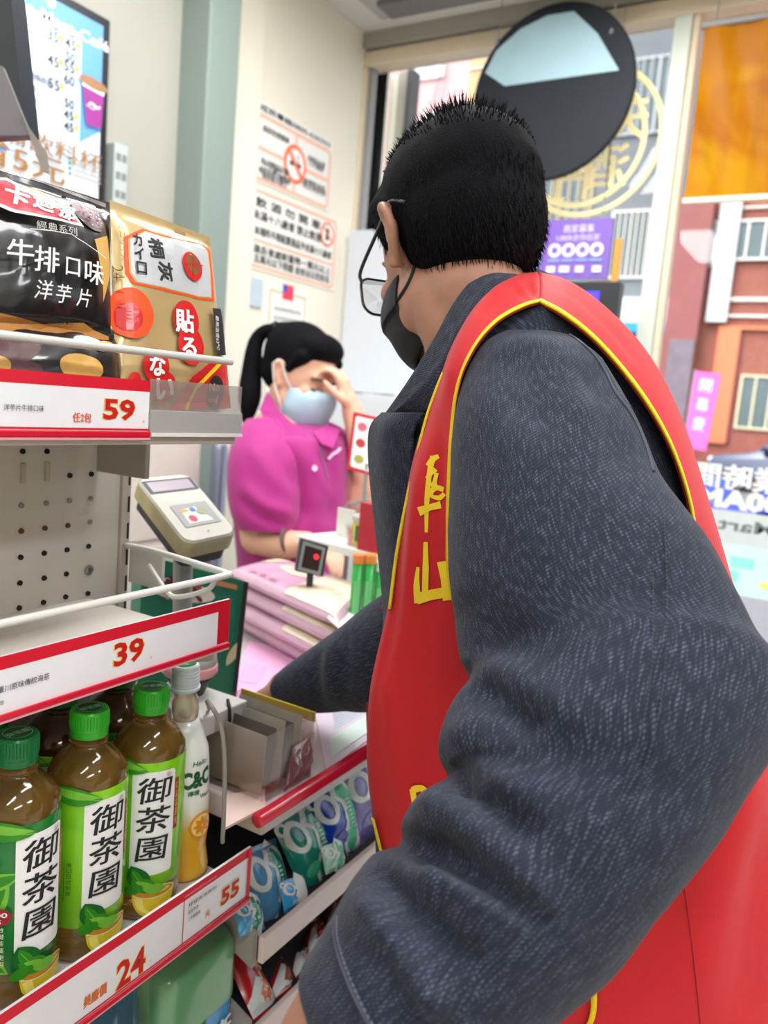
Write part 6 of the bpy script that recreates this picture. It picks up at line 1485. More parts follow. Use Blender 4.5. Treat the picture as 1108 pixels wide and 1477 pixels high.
Q = [on_body(a, b, .0014) for a, b in spline([(588, 334), (597, 348), (600, 372), (592, 402), (577, 428), (563, 446), (556, 470), (561, 500), (575, 524), (590, 540)], 6)]
Q = [q for q in Q if q is not None and abs((q - HO) @ FWD) < .12]
if len(Q) > 3: G().tube(Q, .0019, 8).make('mask_strap', maskm, mk, smooth=True)
P = [off(-.062, .028, -.028), off(-.075, .012, -.005), off(-.082, .004, .034), off(-.086, -.008, .041), off(-.090, -.024, .026), off(-.0865, -.027, .006), off(-.080, -.010, -.04), off(-.070, .014, -.075), off(-.058, .03, -.09)]
G().tube(spline(P, 6), .0016, 8).make('mask_strap', maskm, mk, smooth=True)
# glasses
gl = mat('glasses_black', (24, 24, 26), .3, coat=.4)
frame_g = G()
for q in (-1, 1):
    P = [H(q * .036 + x_ * q, .112 - abs(x_) * .15, z_ + .000) for x_, z_ in rrect(-.028, -.026, .032, .020, .014, 5)]
    frame_g.tube(P, .0016, 8, closed=True)
    lens = mesh_obj('lens', [p for p in P], [tuple(range(len(P)))], thin_glass('lens_clear', gloss=.12), man)
    frame_g.tube(spline([H(q * .067, .106, .012), H(q * .0765, .085, .014), H(q * .080, .02, .028), H(q * .082, -.010, .036), H(q * .079, -.038, .018)], 6), .0020, 8)
frame_g.tube(spline([H(-.010, .113, .006), H(0, .116, .010), H(.010, .113, .006)], 4), .0015, 8)
frame_g.make('glasses', gl, man, smooth=True)

# jacket torso
def ring8(xl, xr, y, dm, dn, df):
    w_ = xr - xl
    pts = [at(xl, y, dm), at(xl + .08 * w_, y, dn + (dm - dn) * .42), at(xl + .30 * w_, y, dn + .012), at(xl + .5 * w_, y, dn), at(xl + .70 * w_, y, dn + .012), at(xr - .08 * w_, y, dn + (dm - dn) * .42), at(xr, y, dm),
           at(xr - .10 * w_, y, df - (df - dm) * .42), at(xr - .34 * w_, y, df - .01), at(xl + .5 * w_, y, df), at(xl + .34 * w_, y, df - .01), at(xl + .10 * w_, y, df - (df - dm) * .42)]
    return spline(pts, 6, closed=True)
T = [(432, 700, 815, .76, .70, .84), (452, 662, 858, .78, .683, .93), (490, 636, 895, .79, .672, .97), (540, 612, 930, .80, .668, .99), (620, 566, 972, .81, .672, 1.0), (740, 556, 1015, .81, .682, 1.0), (900, 556, 1058, .81, .694, 1.0), (1050, 541, 1095, .81, .70, 1.0),
     (1250, 543, 1140, .81, .705, 1.0), (1500, 565, 1185, .81, .70, 1.0), (1720, 600, 1210, .82, .70, 1.0), (1900, 640, 1225, .83, .71, 1.0)]
P, V, Fs, uv = ringloft([ring8(b, c, a, d, e, f) for a, b, c, d, e, f in T], 6)
jk = mesh_obj('jacket', V, Fs, DEN, man, smooth=True, uv=uv)
# near sleeve
SL = [((724, 478), (832, 492), .668, .020), ((692, 500), (862, 520), .657, .036), ((668, 552), (888, 566), .647, .050), ((656, 612), (918, 632), .634, .064), ((650, 690), (950, 712), .617, .077), ((648, 780), (1004, 795), .600, .087), ((652, 870), (1048, 884), .583, .092), ((662, 930), (1078, 950), .570, .094),
      ((678, 975), (1108, 1005), .555, .096), ((650, 1022), (1124, 1045), .542, .097), ((637, 1075), (1100, 1100), .528, .098), ((650, 1116), (1062, 1150), .518, .096), ((604, 1148), (1022, 1212), .508, .094), ((583, 1182), (972, 1276), .498, .090), ((580, 1220), (918, 1332), .490, .087), ((540, 1238), (862, 1386), .483, .085),
      ((508, 1282), (808, 1430), .476, .082), ((476, 1336), (752, 1478), .470, .078), ((447, 1378), (706, 1516), .466, .074), ((431, 1408), (664, 1552), .463, .068), ((438, 1440), (630, 1584), .461, .062), ((446, 1466), (604, 1604), .460, .057)]
def sleeve_rows(SL, n=72):
    C = [(at(*a, d) + at(*b, d)) / 2 for a, b, d, r in SL]; rows = []
    for i, (a, b, d, r) in enumerate(SL):
        A_, B_ = at(*a, d), at(*b, d); e1 = (B_ - A_) / 2; c = C[i]
        ax_ = nz(C[min(i + 1, len(C) - 1)] - C[max(i - 1, 0)]); e2 = nz(np.cross(ax_, e1)); e2 = e2 if e2 @ FWD > 0 else -e2; k_ = max(0, 1 - i / 6.0); e2 = nz(e2 * (1 - k_) + FWD * k_) * r
        rows.append([c + e1 * math.copysign(abs(math.cos(t)) ** .92, math.cos(t)) + e2 * math.copysign(abs(math.sin(t)) ** .92, math.sin(t)) for t in np.linspace(0, 2 * math.pi, n, endpoint=False)])
    return rows
rows = sleeve_rows(SL, 120)
P, V, Fs, uv = ringloft(rows, 8)
Nn = vnormals(P).reshape(-1, 3)
folds = [([(680, 978), (730, 1010), (790, 1055)], -.010, 24), ([(664, 935), (720, 985), (790, 1030)], .004, 26), ([(645, 1040), (700, 1075), (780, 1062), (830, 985)], .005, 26),
         ([(650, 1116), (690, 1140), (780, 1210)], -.009, 22), ([(640, 1085), (700, 1120), (740, 1150)], .004, 22), ([(600, 1150), (660, 1180), (740, 1250), (800, 1330)], .005, 26),
         ([(583, 1214), (640, 1235), (720, 1290), (800, 1345)], -.010, 22), ([(600, 1250), (690, 1290), (790, 1345)], .007, 22), ([(540, 1240), (575, 1290), (640, 1350), (700, 1400)], -.009, 24), ([(520, 1280), (560, 1350), (600, 1420), (650, 1460)], .007, 22), ([(550, 1350), (590, 1440), (600, 1500)], -.005, 20),
         ([(748, 490), (765, 560), (780, 620)], -.003, 18), ([(725, 500), (735, 560), (745, 610)], -.0025, 14), ([(850, 520), (880, 600), (900, 680)], -.003, 26), ([(800, 500), (825, 560), (850, 610)], .0025, 22),
         ([(655, 860), (720, 910), (820, 960)], -.0035, 30), ([(930, 760), (935, 900), (920, 1050), (880, 1180), (800, 1300)], .0016, 9), ([(960, 750), (965, 900), (948, 1060), (900, 1200)], .0014, 7), ([(946, 755), (950, 900), (934, 1055), (890, 1190)], -.0016, 6), ([(700, 1000), (850, 1110), (1000, 1140)], -.003, 40)]
V2 = sculpt(V, Nn, [(a, b * 1.45, c) for a, b, c in folds])
nz_ = np.array([mnoise.noise(Vector(v) * 16) * .0028 + mnoise.noise(Vector(v) * 38) * .0009 for v in V2]); V2 = V2 + Nn * nz_[:, None]
slv = mesh_obj('near_sleeve', V2, Fs[:-1], DEN, man, smooth=True, uv=uv)
def bvh(V, Fs): return BVHTree.FromPolygons([Vector(v) for v in V], [tuple(f) for f in Fs])
bs = bvh(V2, Fs); V_j = np.array([v.co[:] for v in jk.data.vertices]) + ORG['person']; bj = bvh(V_j, [tuple(p.vertices) for p in jk.data.polygons])
def cast(trees, px, py, up=.0):
    d = nz(ray(px, py)); best = None
    for t_ in trees:
        loc, nn_, i_, dist = t_.ray_cast(Vector(CAM), Vector(d))
        if loc is not None and (best is None or dist < best[1]): best = (np.array(loc), dist)
    return None if best is None else best[0] - d * up
def seam(pts, name, trees, m, r=.0009, parent=None, up=.0005, dash=None):
    C = spline(pts, 10); Q = [cast(trees, *p, up) for p in C]; Q = np.array([q for q in Q if q is not None])
    if len(Q) < 3: return
    g = G()
    if dash is None: g.tube(Q, r, 6)
    else:
        L = np.r_[0, np.cumsum(np.linalg.norm(np.diff(Q, axis=0), axis=1))]; s_ = 0
        while s_ + dash < L[-1]:
            a = np.array([np.interp(s_, L, Q[:, k]) for k in range(3)]); b = np.array([np.interp(s_ + dash * .62, L, Q[:, k]) for k in range(3)]); g.tube([a, b], r, 5); s_ += dash
    o = g.make(name, m, parent or man)
    if dash: o['kind'] = 'stuff'
lt = mat('stitch_light', (104, 110, 124), .7)
SEAMS = [] 
seam([(706, 480), (735, 468), (775, 468), (815, 480), (850, 505), (872, 535), (887, 565), (912, 600), (930, 640), (942, 680)], 'shoulder_seam', [bs, bj], stitch, r=.0016, parent=slv, up=.0006)
seam([(712, 478), (738, 463), (778, 463), (820, 476), (856, 502), (878, 533), (893, 563), (918, 598), (936, 640)], 'stitching', [bs, bj], lt, r=.0004, parent=slv, dash=.0030, up=.0006)
seam([(938, 740), (942, 850), (938, 980), (915, 1090), (870, 1200), (800, 1300), (700, 1400), (640, 1450)], 'stitching', [bs], stitch, r=.0005, parent=slv, dash=.0030)
seam([(957, 740), (962, 850), (957, 985), (932, 1100), (884, 1212), (812, 1312), (712, 1412), (655, 1470)], 'stitching', [bs], stitch, r=.0005, parent=slv, dash=.0030)
seam([(484, 1328), (482, 1350), (492, 1390), (508, 1430), (528, 1470), (545, 1495)], 'cuff_seam', [bs], stitch, r=.0014, parent=slv)
seam([(486, 1322), (486, 1350), (497, 1390), (513, 1430), (533, 1470), (550, 1495)], 'stitching', [bs], lt, r=.0005, parent=slv, dash=.0034, up=.0012)
# far sleeve
SL2 = [((612, 610), (690, 640), .935, .06), ((588, 690), (690, 730), .94, .07), ((578, 770), (672, 850), .93, .075), ((586, 826), (610, 985), .915, .075), ((545, 866), (552, 1022), .965, .070), ((505, 900), (508, 1024), 1.01, .062), ((462, 930), (468, 1026), 1.045, .056), ((432, 950), (440, 1018), 1.07, .048), ((417, 962), (424, 1008), 1.082, .042), ((416, 970), (422, 1004), 1.083, .034)]
P, V, Fs, uv = ringloft(sleeve_rows(SL2, 60), 8); Nn = vnormals(P).reshape(-1, 3)
V = sculpt(V, Nn, [([(500, 905), (495, 960), (500, 1015)], -.004, 10), ([(460, 935), (455, 975), (462, 1020)], -.004, 9), ([(478, 920), (475, 970), (482, 1020)], .004, 10)])
mesh_obj('far_sleeve', V, Fs[:-1], DEN, man, smooth=True, uv=uv)
# collar
up_e = [(800, 398, .84), (770, 386, .80), (735, 383, .755), (700, 388, .73), (660, 430, .715), (625, 492, .715), (590, 548, .735), (553, 600, .775)]
lo_e = [(810, 445, .80), (775, 440, .745), (735, 432, .705), (700, 455, .695), (672, 520, .685), (645, 580, .69), (612, 596, .72), (572, 606, .768)]
rows = []
for a, b in zip(up_e, lo_e):
    A_, B_ = at(*a), at(*b); m_ = (A_ + B_) / 2 - FWD * .012; rows.append(spline([A_ + FWD * .004, A_, A_ * .7 + B_ * .3 - FWD * .008, m_, B_], 5))
CP = catmull_rows(rows, 6); n_ = np.cross(CP[20, 8] - CP[20, 7], CP[21, 8] - CP[20, 8])
if n_ @ (CP[20, 8] - at(720, 500, .85)) < 0: CP = CP[::-1]
sheet('collar', CP, .004, DEN, man)
far = [(800, 398, .85), (770, 392, .91), (715, 405, .955), (660, 470, .965), (615, 540, .93), (585, 585, .87), (560, 600, .80)]
rows = [spline([at(*a), at(a[0] + 10, a[1] + 60, a[2] + .012)], 4) for a in far]
sheet('collar', catmull_rows(rows, 5), .004, DEN, man)
# placket of the jacket front, edge facing left
rows = [[at(a - 1, y, d), at(a + 26, y, d - .035), at(a + 60, y, d - .07)] for y, a, d in ((598, 556, .775), (618, 539, .782), (660, 537, .785), (720, 542, .788), (800, 551, .79), (880, 558, .79), (960, 556, .79))]
PL = catmull_rows(rows, 5); sheet('placket', PL, .004, DEN, man)
bpl = BVHTree.FromPolygons([Vector(v) for v in PL.reshape(-1, 3)], [(i * 3 + j, i * 3 + j + 1, i * 3 + j + 4, i * 3 + j + 3) for i in range(len(PL) - 1) for j in range(2)])
seam([(550, 636), (562, 631), (574, 629)], 'buttonhole', [bpl, bj], mat('thread_pale', (206, 186, 186), .7), r=.0011)
# ---------------- vest
fo = [(775, 392, .762), (735, 397, .737), (700, 424, .712), (675, 451, .702), (650, 500, .692), (632, 548, .696), (614, 600, .702), (599, 658, .707), (583, 730, .712), (570, 800, .717), (560, 872, .722), (545, 940, .728), (533, 1005, .733), (529, 1080, .738), (534, 1150, .743), (547, 1222, .75), (580, 1290, .76), (600, 1380, .76), (610, 1500, .76), (620, 1640, .76), (630, 1740, .76)]
fi = [(778, 436, .664), (755, 443, .655), (720, 462, .645), (691, 492, .641), (669, 532, .641), (658, 572, .644), (653, 630, .650), (651, 690, .655), (651, 760, .660), (655, 850, .665), (685, 930, .670), (710, 1000, .675), (720, 1080, .680), (730, 1150, .686), (730, 1225, .690), (730, 1300, .695), (730, 1370, .695), (735, 1450, .695), (740, 1530, .695), (745, 1640, .695), (750, 1740, .695)]
def orient(P, want):
    i, j = P.shape[0] // 2, P.shape[1] // 2; n_ = np.cross(P[i, j + 1] - P[i, j], P[i + 1, j] - P[i, j])
    return P if n_ @ want > 0 else P[:, ::-1]
def panel(outer, inner, bul, extra=None, grow=0.0, n=6, cols=22):
    rows = []
    for a, b in zip(outer, inner):
        bul_ = bul + max(0, min(1, (a[1] - 700) / 400)) * grow; A_, B_ = at(*a), at(*b); m1 = A_ * .7 + B_ * .3; m2 = A_ * .35 + B_ * .65
        k_ = [A_, m1 - FWD * bul_, m2 - FWD * bul_ * .9, B_]
        if extra: k_ = [at(a[0] + extra[0], a[1] + extra[1], a[2] + extra[2])] + k_
        rows.append(spline(k_, 6))
    return catmull_rows(rows, n)
VF = panel(fo, fi, .010)
VF = orient(VF, -FWD)
rows = []
for (a, b) in zip([fi[0]] + fi[1:4] + [fi[4], fi[5], fi[6], fi[7], fi[8], fi[9]], [(778, 436, .664), (811, 454, .656), (850, 484, .658), (888, 524, .664), (926, 573, .670), (957, 624, .676), (978, 672, .680), (995, 730, .684), (1003, 790, .688), (1006, 850, .690)]):
    A_, B_ = at(a[0] - 1, a[1] - 2, a[2] + .010), at(b[0] + 1, b[1] - 2, b[2] + .010); rows.append(spline([A_ + FWD * .04, A_ + FWD * .01, A_ * .6 + B_ * .4 - FWD * .002, A_ * .4 + B_ * .6 - FWD * .002, B_ + FWD * .01, B_ + FWD * .04], 6))
YK = orient(catmull_rows(rows, 6), -FWD); yk = sheet('shoulder_yoke', YK, .003, DEN, man)
def vsculpt(P, folds):
    N_ = np.cross(np.gradient(P, axis=1), np.gradient(P, axis=0)); N_ /= np.linalg.norm(N_, axis=2, keepdims=True) + 1e-12
    return sculpt(P.reshape(-1, 3), N_.reshape(-1, 3), [(a, b * 1.5, c) for a, b, c in folds]).reshape(P.shape)
VF = vsculpt(VF, [([(735, 405), (700, 440), (665, 500), (640, 580)], .003, 8), ([(760, 405), (772, 425)], -.003, 5), ([(740, 415), (765, 430)], -.0025, 4), ([(612, 640), (600, 760), (590, 880), (570, 1000)], .004, 12), ([(640, 600), (625, 760), (620, 900), (610, 1060)], -.003, 12), ([(560, 960), (575, 1080), (600, 1200)], .004, 20), ([(650, 960), (620, 1080), (600, 1180)], -.003, 20)])
vf = sheet('vest_front', VF, .0022, VEST, man)
bo = [(775, 392, .762), (812, 402, .762), (852, 426, .768), (897, 466, .775), (932, 508, .780), (962, 560, .785), (988, 622, .790), (1010, 690, .790), (1030, 758, .790), (1050, 830, .790), (1072, 908, .790), (1092, 980, .790), (1125, 1100, .790), (1160, 1260, .79), (1185, 1420, .79), (1210, 1600, .79), (1225, 1740, .79)]
bi = [(778, 436, .664), (811, 454, .656), (850, 484, .658), (888, 524, .664), (926, 573, .670), (957, 624, .676), (978, 672, .680), (995, 730, .684), (1003, 790, .688), (1006, 850, .690), (1000, 930, .690), (985, 1010, .690), (950, 1100, .690), (880, 1250, .690), (790, 1400, .690), (740, 1600, .69), (745, 1740, .695)]
VB = orient(panel(bo, bi, .012, extra=(-30, 10, .10), grow=.042), -FWD)
VB = vsculpt(VB, [([(782, 396), (830, 425), (880, 470), (920, 520)], -.002, 6), ([(1080, 1060), (1060, 1200), (1020, 1330), (1000, 1477)], .005, 30), ([(1100, 1200), (1090, 1350), (1080, 1477)], -.004, 24), ([(1000, 1290), (920, 1380), (860, 1470)], -.004, 26)])
vb = sheet('vest_back', VB, .0022, VEST, man)
def tree_of(P):
    r, c = P.shape[:2]; return BVHTree.FromPolygons([Vector(v) for v in P.reshape(-1, 3)], [(i * c + j, i * c + j + 1, (i + 1) * c + j + 1, (i + 1) * c + j) for i in range(r - 1) for j in range(c - 1)])
tf, tb = tree_of(VF), tree_of(VB)
# yellow binding: folded tape along the edges
def tape(name, edge, inner_pt, wd, parent, n=8, th=.0018):
    E_ = spline([at(*e) for e in edge], n); I_ = spline([at(*e) for e in inner_pt], n)
    rows = []
    for a, b in zip(E_, I_):
        d = nz(b - a) * wd; lift = -FWD * .0022; rows.append([a + d + lift * 1.9, a + d * .6 + lift * 2.3, a + lift * 1.6, a - d * .15, a + FWD * .002])
    o = sheet(name, orient(catmull_rows(rows, 1) if 0 else np.array(rows), -FWD), th, TRIM, parent); return o
tape('trim', fi[:12], fo[:12], .0078, vf); tape('trim', bi[:12], bo[:12], .0112, vb)
fe = [(637, 538, .690), (628, 560, .694), (614, 600, .700), (599, 658, .705), (583, 730, .710), (570, 800, .715), (560, 878, .720)]
tape('trim', fe, [(a + 30, b, c - .02) for a, b, c in fe], .0030, vf)
fe = [(536, 1180, .742), (541, 1200, .744), (547, 1224, .747), (556, 1250, .75)]
tape('trim', fe, [(a + 30, b, c - .02) for a, b, c in fe], .0040, vf)
# seam lines and loop at the back hem
seam([(986, 1270), (996, 1340), (1004, 1410), (1012, 1490)], 'back_seam', [tb], mat('seam_red', (170, 24, 34), .7), r=.0007, parent=vb, up=.0002)
C = spline([(740, 1462), (760, 1478), (790, 1500), (830, 1500), (852, 1474), (857, 1440), (853, 1408), (846, 1380)], 8)
Q = [cast([tb], *p, .003) for p in C]; Q = np.array([q for q in Q if q is not None])
if len(Q) > 3: sheet('trim', orient(np.array([[q + RIGHT * -.0026, q - FWD * .001, q + RIGHT * .0026] for q in Q]), -FWD), .0015, TRIM, vb)
# far front panel behind the placket
rows = [[at(x0_, y, d), at((x0_ + x1_) / 2, y, d + .01), at(x1_, y, d + .03)] for y, x0_, x1_, d in ((850, 560, 600, .86), (880, 550, 600, .88), (920, 537, 600, .90), (980, 531, 600, .91), (1060, 530, 600, .91), (1200, 545, 600, .90))]
VV = orient(catmull_rows(rows, 5), -FWD); vv = sheet('vest_far_front', VV, .002, mat('vest_red_far', (180, 22, 32), .65, bump=.12, bs=900), man)
p_ = Print(lambda u, v, h: at(537 + u, 958 - v, .893 - h)); p_.poly([(-3, 32), (4, 34), (3, 10), (4, -30), (-1, -32), (-3, 0)], VINK); p_.make('lettering', vv)
# lettering on the front: 華 and 山 drawn as brush strokes
class PixPrint(Print):
    pass
def fmp(u, v, h):
    q = cast([tf], u, v, .0008 + h)
    return q if q is not None else at(u, v, .66)
p_ = Print(fmp, step=.0001, h0=0)
def stroke(P, w_):
    w_ = np.array(w_) * 1.5; p_.line(spline(P, 6), w_ if np.isscalar(w_) else np.interp(np.linspace(0, 1, (len(P) - 1) * 6 + 1), np.linspace(0, 1, len(w_)), w_), VINK)
stroke([(625, 658), (620, 680), (616, 720), (615, 768)], [6, 5, 5, 3]); stroke([(617, 672), (625, 662), (633, 658)], [5, 6, 4]); stroke([(615, 690), (628, 676)], [3, 6]); stroke([(618, 700), (630, 696)], [3, 5]); stroke([(616, 716), (628, 704), (640, 706)], [6, 5, 5]); stroke([(604, 738), (620, 732), (636, 728)], [9, 6, 7]); stroke([(630, 682), (626, 700), (622, 716)], [4, 4, 3]); stroke([(622, 716), (634, 718), (641, 712)], [3, 5, 4])
stroke([(614, 782), (614, 820), (613, 858)], [4, 6, 6]); stroke([(603, 818), (601, 845), (603, 870)], [3, 6, 7]); stroke([(601, 864), (622, 858), (648, 854)], [11, 10, 10]); stroke([(637, 810), (641, 835), (645, 866)], [9, 7, 8])
stroke([(594, 1140), (600, 1138), (608, 1137), (616, 1141)], [6, 7, 6, 4]); stroke([(595, 1138), (598, 1158)], [6, 5]); stroke([(612, 1140), (610, 1150), (604, 1154)], [5, 5, 4])
p_.make('lettering', vf)
# trousers and shoes
B = Blob()
for q, f_ in zip((1, -1), feet):
    a = HP + lw * .09 * q; k_ = a + fw * .02 + lw * .02 * q
    B.limb([a + [0, 0, zh_ - .04], k_ + [0, 0, .50], f_ + [0, 0, .10]], [.092, .08, .07])
B.limb([HP + lw * .05 + [0, 0, zh_ - .06], HP - lw * .05 + [0, 0, zh_ - .06]], [.095, .095])
B.make('trousers', mat('trousers_black', (34, 36, 42), .8, bump=.1), man, voxel=.008, smooth=4)
for f_ in feet:
    B = Blob(); B.limb([f_ + [0, 0, .058], f_ + fw * .10 + [0, 0, .05], f_ + fw * .19 + [0, 0, .042]], [.052, .046, .040]); sh = B.make('shoe', mat('shoe_black', (30, 30, 32), .5), man, voxel=.006, smooth=4)
    me = sh.data
    for v in me.vertices: v.co.z = max(v.co.z, .004)

# ------------------------------------------------------------------ the cashier
DK = 1.95
cp = at(418, 800, DK + .03)
wom = thing('person', 'cashier in a magenta polo shirt and pale blue mask behind the counter', 'person', (cp[0], cp[1], 0))
al = math.radians(35); tw = math.radians(24)
fh = nz(RIGHT * math.cos(al) - FWD * math.sin(al)); rh = nz(-FWD * math.cos(al) - RIGHT * math.sin(al)); uh = np.cross(rh, fh); uh = uh if uh @ UP > 0 else -uh
Ff2 = nz(fh * math.cos(tw) - uh * math.sin(tw)); Uu2 = nz(uh * math.cos(tw) + fh * math.sin(tw)); Ll2 = rh
HO2 = at(432, 546, DK + .05)
def H2(l, f, u): return HO2 + Ll2 * l + Ff2 * f + Uu2 * u
AX2 = np.array([Ll2, Ff2, Uu2])
B = Blob(); head_volumes(B, H2, AX2, 1.0); ear(B, H2, AX2, 1, .95); ear(B, H2, AX2, -1, .95)
B.limb([H2(0, -.02, -.03), at(415, 595, DK + .05), at(412, 640, DK + .06)], [.052, .05, .07])
B.limb([at(412, 640, DK + .07), at(415, 720, DK + .08), at(415, 850, DK + .08), at(418, 960, DK + .1)], [.10, .11, .11, .12])
# right arm (nearer) down and forward
B.limb([at(372, 640, DK - .02), at(372, 715, DK - .08), at(372, 775, DK - .09)], [.055, .05, .042]); B.limb([at(372, 775, DK - .09), at(412, 785, DK - .12), at(442, 782, DK - .14)], [.042, .035, .025])
hand(B, at(442, 782, DK - .14), nz(at(470, 796, DK - .18) - at(442, 782, DK - .14)), UP, -FWD, .85, curl=.5)
# left arm raised to the forehead
B.limb([at(480, 640, DK + .1), at(514, 720, DK + .06), at(535, 700, DK + .02)], [.05, .045, .04]); B.limb([at(535, 700, DK + .02), at(520, 630, DK), at(508, 592, DK - .01)], [.04, .034, .026])
hand(B, at(508, 592, DK - .01), nz(at(494, 545, DK - .02) - at(508, 592, DK - .01)), RIGHT + FWD * -.3, -FWD, .85, curl=.75)
hz2 = at(418, 960, DK + .1)[2]; HP2 = np.array([wom.location[0], wom.location[1], 0.0]); f2 = nz(np.array([fh[0], fh[1], 0])); l2 = np.array([f2[1], -f2[0], 0.0]); feet2 = []
for q in (1, -1):
    a = HP2 + l2 * .08 * q; B.limb([a + [0, 0, hz2], a + [0, 0, .48], a + [0, 0, .09]], [.085, .055, .04]); B.limb([a + [0, 0, .05], a + f2 * .14 + [0, 0, .04]], [.04, .034]); feet2.append(a)
B.make('body', skin2, wom, voxel=.005, smooth=4)
for q in (-1, 1):
    e = G().lathe(H2(q * .031, .079, -.002), [(0, -.010), (.008, -.007), (.010, 0), (.008, .007), (0, .010)], n=14, axis=Ff2).make('eyelid', mat('lid_skin', (206, 156, 134), .5), wom, smooth=True)
    G().tube(spline([H2(q * .016, .093, -.004), H2(q * .031, .096, -.008), H2(q * .046, .086, -.004)], 4), .0022, 6).make('lashes', mat('lash_black', (40, 28, 26), .6), wom)
    G().tube(spline([H2(q * .014, .096, .018), H2(q * .032, .096, .023), H2(q * .052, .080, .017)], 4), .0024, 6).make('eyebrow', mat('brow_brown', (70, 48, 42), .7), wom)
B = Blob(); B.ell(H2(0, -.022, .052), AX2, (.085, .098, .086)); B.ell(H2(0, -.055, .010), AX2, (.072, .058, .066)); B.ell(H2(0, .038, .088), AX2, (.070, .050, .040))
for q in (-1, 1): B.limb([H2(q * .066, .045, .062), H2(q * .070, .030, .04), H2(q * .072, .022, .02)], [.017, .012, .008])
B.limb([at(410, 481, 2.0), at(398, 478, 2.01)], [.030, .024])
hr = B.make('hair', hairm, wom, voxel=.005, smooth=5)
B = Blob(); B.limb([at(402, 479, 2.01), at(384, 477, 2.02), at(369, 494, 2.03), at(363, 535, 2.03), at(360, 575, 2.02), at(356, 610, 2.02)], [.018, .017, .020, .026, .029, .012]); B.make('ponytail', hairm, wom, voxel=.005, smooth=5)
G().tube([at(398, 478, 2.01) + (RM @ np.array([0, math.cos(a), math.sin(a)])) * .022 for a in np.linspace(0, 6.283, 20, endpoint=False)], .005, 8, closed=True).make('hair_tie', INK, wom)
mb = mat('mask_blue', (176, 204, 222), .6, var=.05, vs=40)
rows = []
for u, f0, w_ in ((-.008, .110, .044), (-.024, .118, .056), (-.045, .119, .060), (-.068, .113, .060), (-.092, .107, .054), (-.110, .098, .046)):
    r = []
    for k in range(19):
        a = math.radians(-90 + 180 * k / 18); pl = .0012 * math.sin(u * 700); r.append(H2(w_ * math.sin(a) * 1.12, .036 + (f0 - .036 + pl) * max(0, math.cos(a)) ** .8, u + .004 * math.cos(a)))
    rows.append(r)
mk2 = sheet('face_mask', catmull_rows(rows, 5)[::-1], .0015, mb, wom)
for q in (-1, 1):
    for P in ([H2(q * .060, .042, -.026), H2(q * .074, .020, .004), H2(q * .082, -.004, .034), H2(q * .088, -.018, .020)], [H2(q * .058, .042, -.095), H2(q * .070, .018, -.055), H2(q * .078, -.006, -.02), H2(q * .088, -.018, .020)]):
        G().tube(spline(P, 6), .0020, 6).make('mask_strap', mat('strap_white', (226, 226, 226), .6), mk2, smooth=True)
# shirt
SH = mat('shirt_magenta', (164, 28, 120), .7, var=.06, vs=14, bump=.1, bs=700, sheen=.2)
T = [(606, 388, 446, 2.0, 1.955, 2.05), (616, 370, 470, 1.99, 1.91, 2.09), (628, 352, 488, 1.99, 1.87, 2.12), (640, 338, 500, 1.99, 1.845, 2.13), (690, 334, 503, 1.99, 1.84, 2.13), (750, 336, 500, 1.99, 1.84, 2.13), (820, 342, 496, 1.99, 1.84, 2.13), (900, 342, 496, 1.99, 1.85, 2.13), (1000, 344, 494, 2.0, 1.86, 2.13)]
P, V, Fs, uv = ringloft([ring8(b, c, a, d, e, f) for a, b, c, d, e, f in T], 6); Nn = vnormals(P).reshape(-1, 3)
V = sculpt(V, Nn, [([(430, 640), (450, 700), (455, 770)], .006, 12), ([(410, 660), (430, 700), (435, 760)], -.008, 10), ([(470, 640), (480, 700), (478, 760)], -.007, 9), ([(440, 650), (470, 700), (490, 720)], .005, 8), ([(420, 720), (450, 740), (490, 735)], -.005, 8)])
sh = mesh_obj('polo_shirt', V, Fs, SH, wom, smooth=True, uv=uv); bsh = bvh(V, Fs)
SL3 = [((356, 606), (400, 604), 1.94, .04), ((340, 628), (416, 628), 1.905, .06), ((330, 660), (432, 662), 1.875, .075), ((328, 705), (434, 712), 1.86, .078), ((334, 742), (430, 750), 1.855, .078), ((346, 764), (424, 768), 1.855, .072)]
P, V, Fs, uv = ringloft(sleeve_rows(SL3, 60), 6); Nn = vnormals(P).reshape(-1, 3)
V = sculpt(V, Nn, [([(350, 700), (380, 728), (425, 742)], .008, 8), ([(345, 720), (380, 748), (420, 758)], -.007, 7), ([(400, 640), (415, 680), (428, 700)], -.008, 9), ([(360, 640), (385, 680), (410, 705)], .005, 10)])
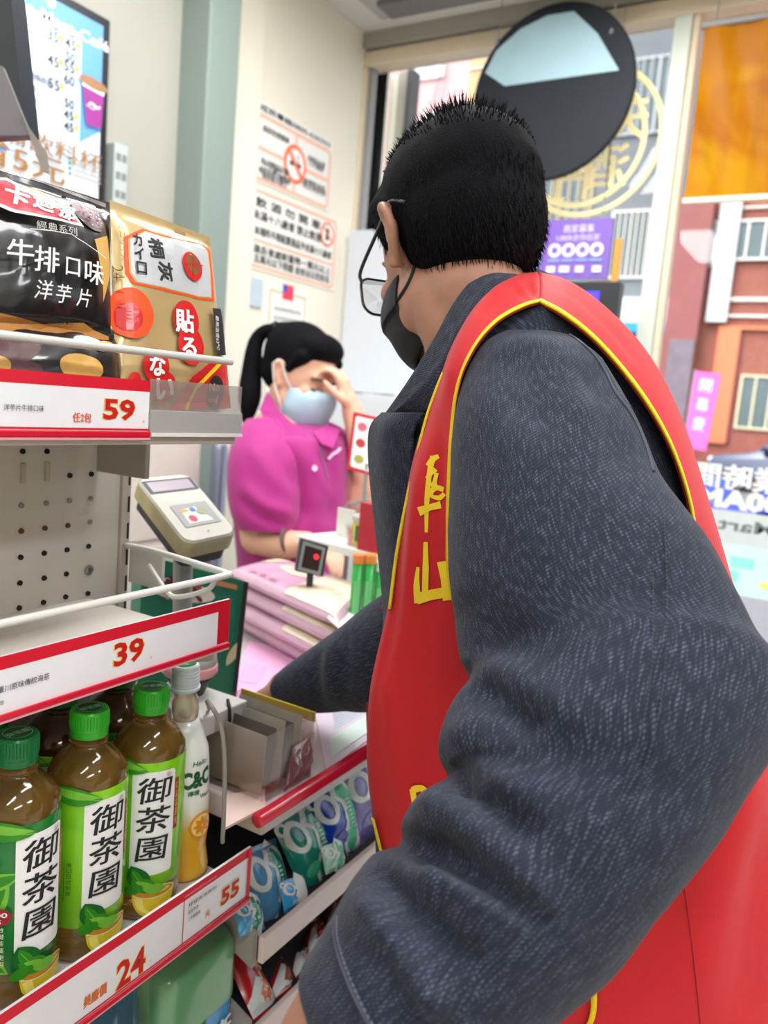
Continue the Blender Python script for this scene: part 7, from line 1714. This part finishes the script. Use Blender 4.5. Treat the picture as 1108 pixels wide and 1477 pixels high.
mesh_obj('sleeve', V, Fs[:-1], SH, wom, smooth=True, uv=uv)
SL4 = [((468, 606), (492, 640), 2.03, .05), ((484, 612), (505, 672), 2.01, .05), ((500, 622), (516, 690), 2.0, .048), ((512, 640), (530, 700), 1.99, .045)]
P, V, Fs, uv = ringloft(sleeve_rows(SL4, 40), 6); mesh_obj('sleeve', V, Fs, SH, wom, smooth=True, uv=uv)
# collar flaps, placket, prints
for Q_ in ([(386, 564, 1.97), (404, 594, 1.91), (446, 632, 1.86), (428, 650, 1.84), (392, 628, 1.855), (374, 590, 1.93)], [(452, 624, 1.88), (470, 612, 1.92), (490, 620, 1.92), (480, 646, 1.87), (464, 640, 1.855)]):
    G().prism([at(*q_) for q_ in Q_], FWD * .006).make('collar_flap', SH, wom)
lg = mat('shirt_logo', (244, 200, 230), .6)
p_ = Print(lambda u, v, h: (lambda q: q if q is not None else at(u, v, 1.84))(cast([bsh], u, v, .004 + h)), step=.0004)
p_.poly(ell(454, 675, 4, 4.5, n=12), lg); p_.line([(474, 662), (480, 655), (486, 652), (492, 646)], 4, lg); p_.line([(450, 628), (462, 650), (474, 690)], 1.5, mat('zip_grey', (150, 100, 140), .5)); p_.line([(462, 640), (470, 660)], 1.2, mat('zip_grey', (0, 0, 0))); p_.make('print', wom)
c = at(417, 779, DK - .125); ax_ = nz(at(442, 782, DK - .14) - at(412, 785, DK - .12)); G().lathe(c, [(.036, -.004), (.039, 0), (.036, .004)], n=24, axis=ax_).make('bracelet', mat('bracelet_brown', (110, 80, 76), .4), wom, smooth=True)
B = Blob()
for a in feet2: B.limb([a + [0, 0, hz2], a + [0, 0, .5], a + [0, 0, .1]], [.10, .075, .06])
B.make('trousers', mat('trousers_black', (0, 0, 0)), wom, voxel=.009, smooth=3)
for a in feet2:
    B = Blob(); B.limb([a + [0, 0, .052], a + f2 * .15 + [0, 0, .042]], [.048, .038]); s_ = B.make('shoe', mat('shoe_black', (0, 0, 0)), wom, voxel=.007, smooth=3)
    for v in s_.data.vertices: v.co.z = max(v.co.z, .004)
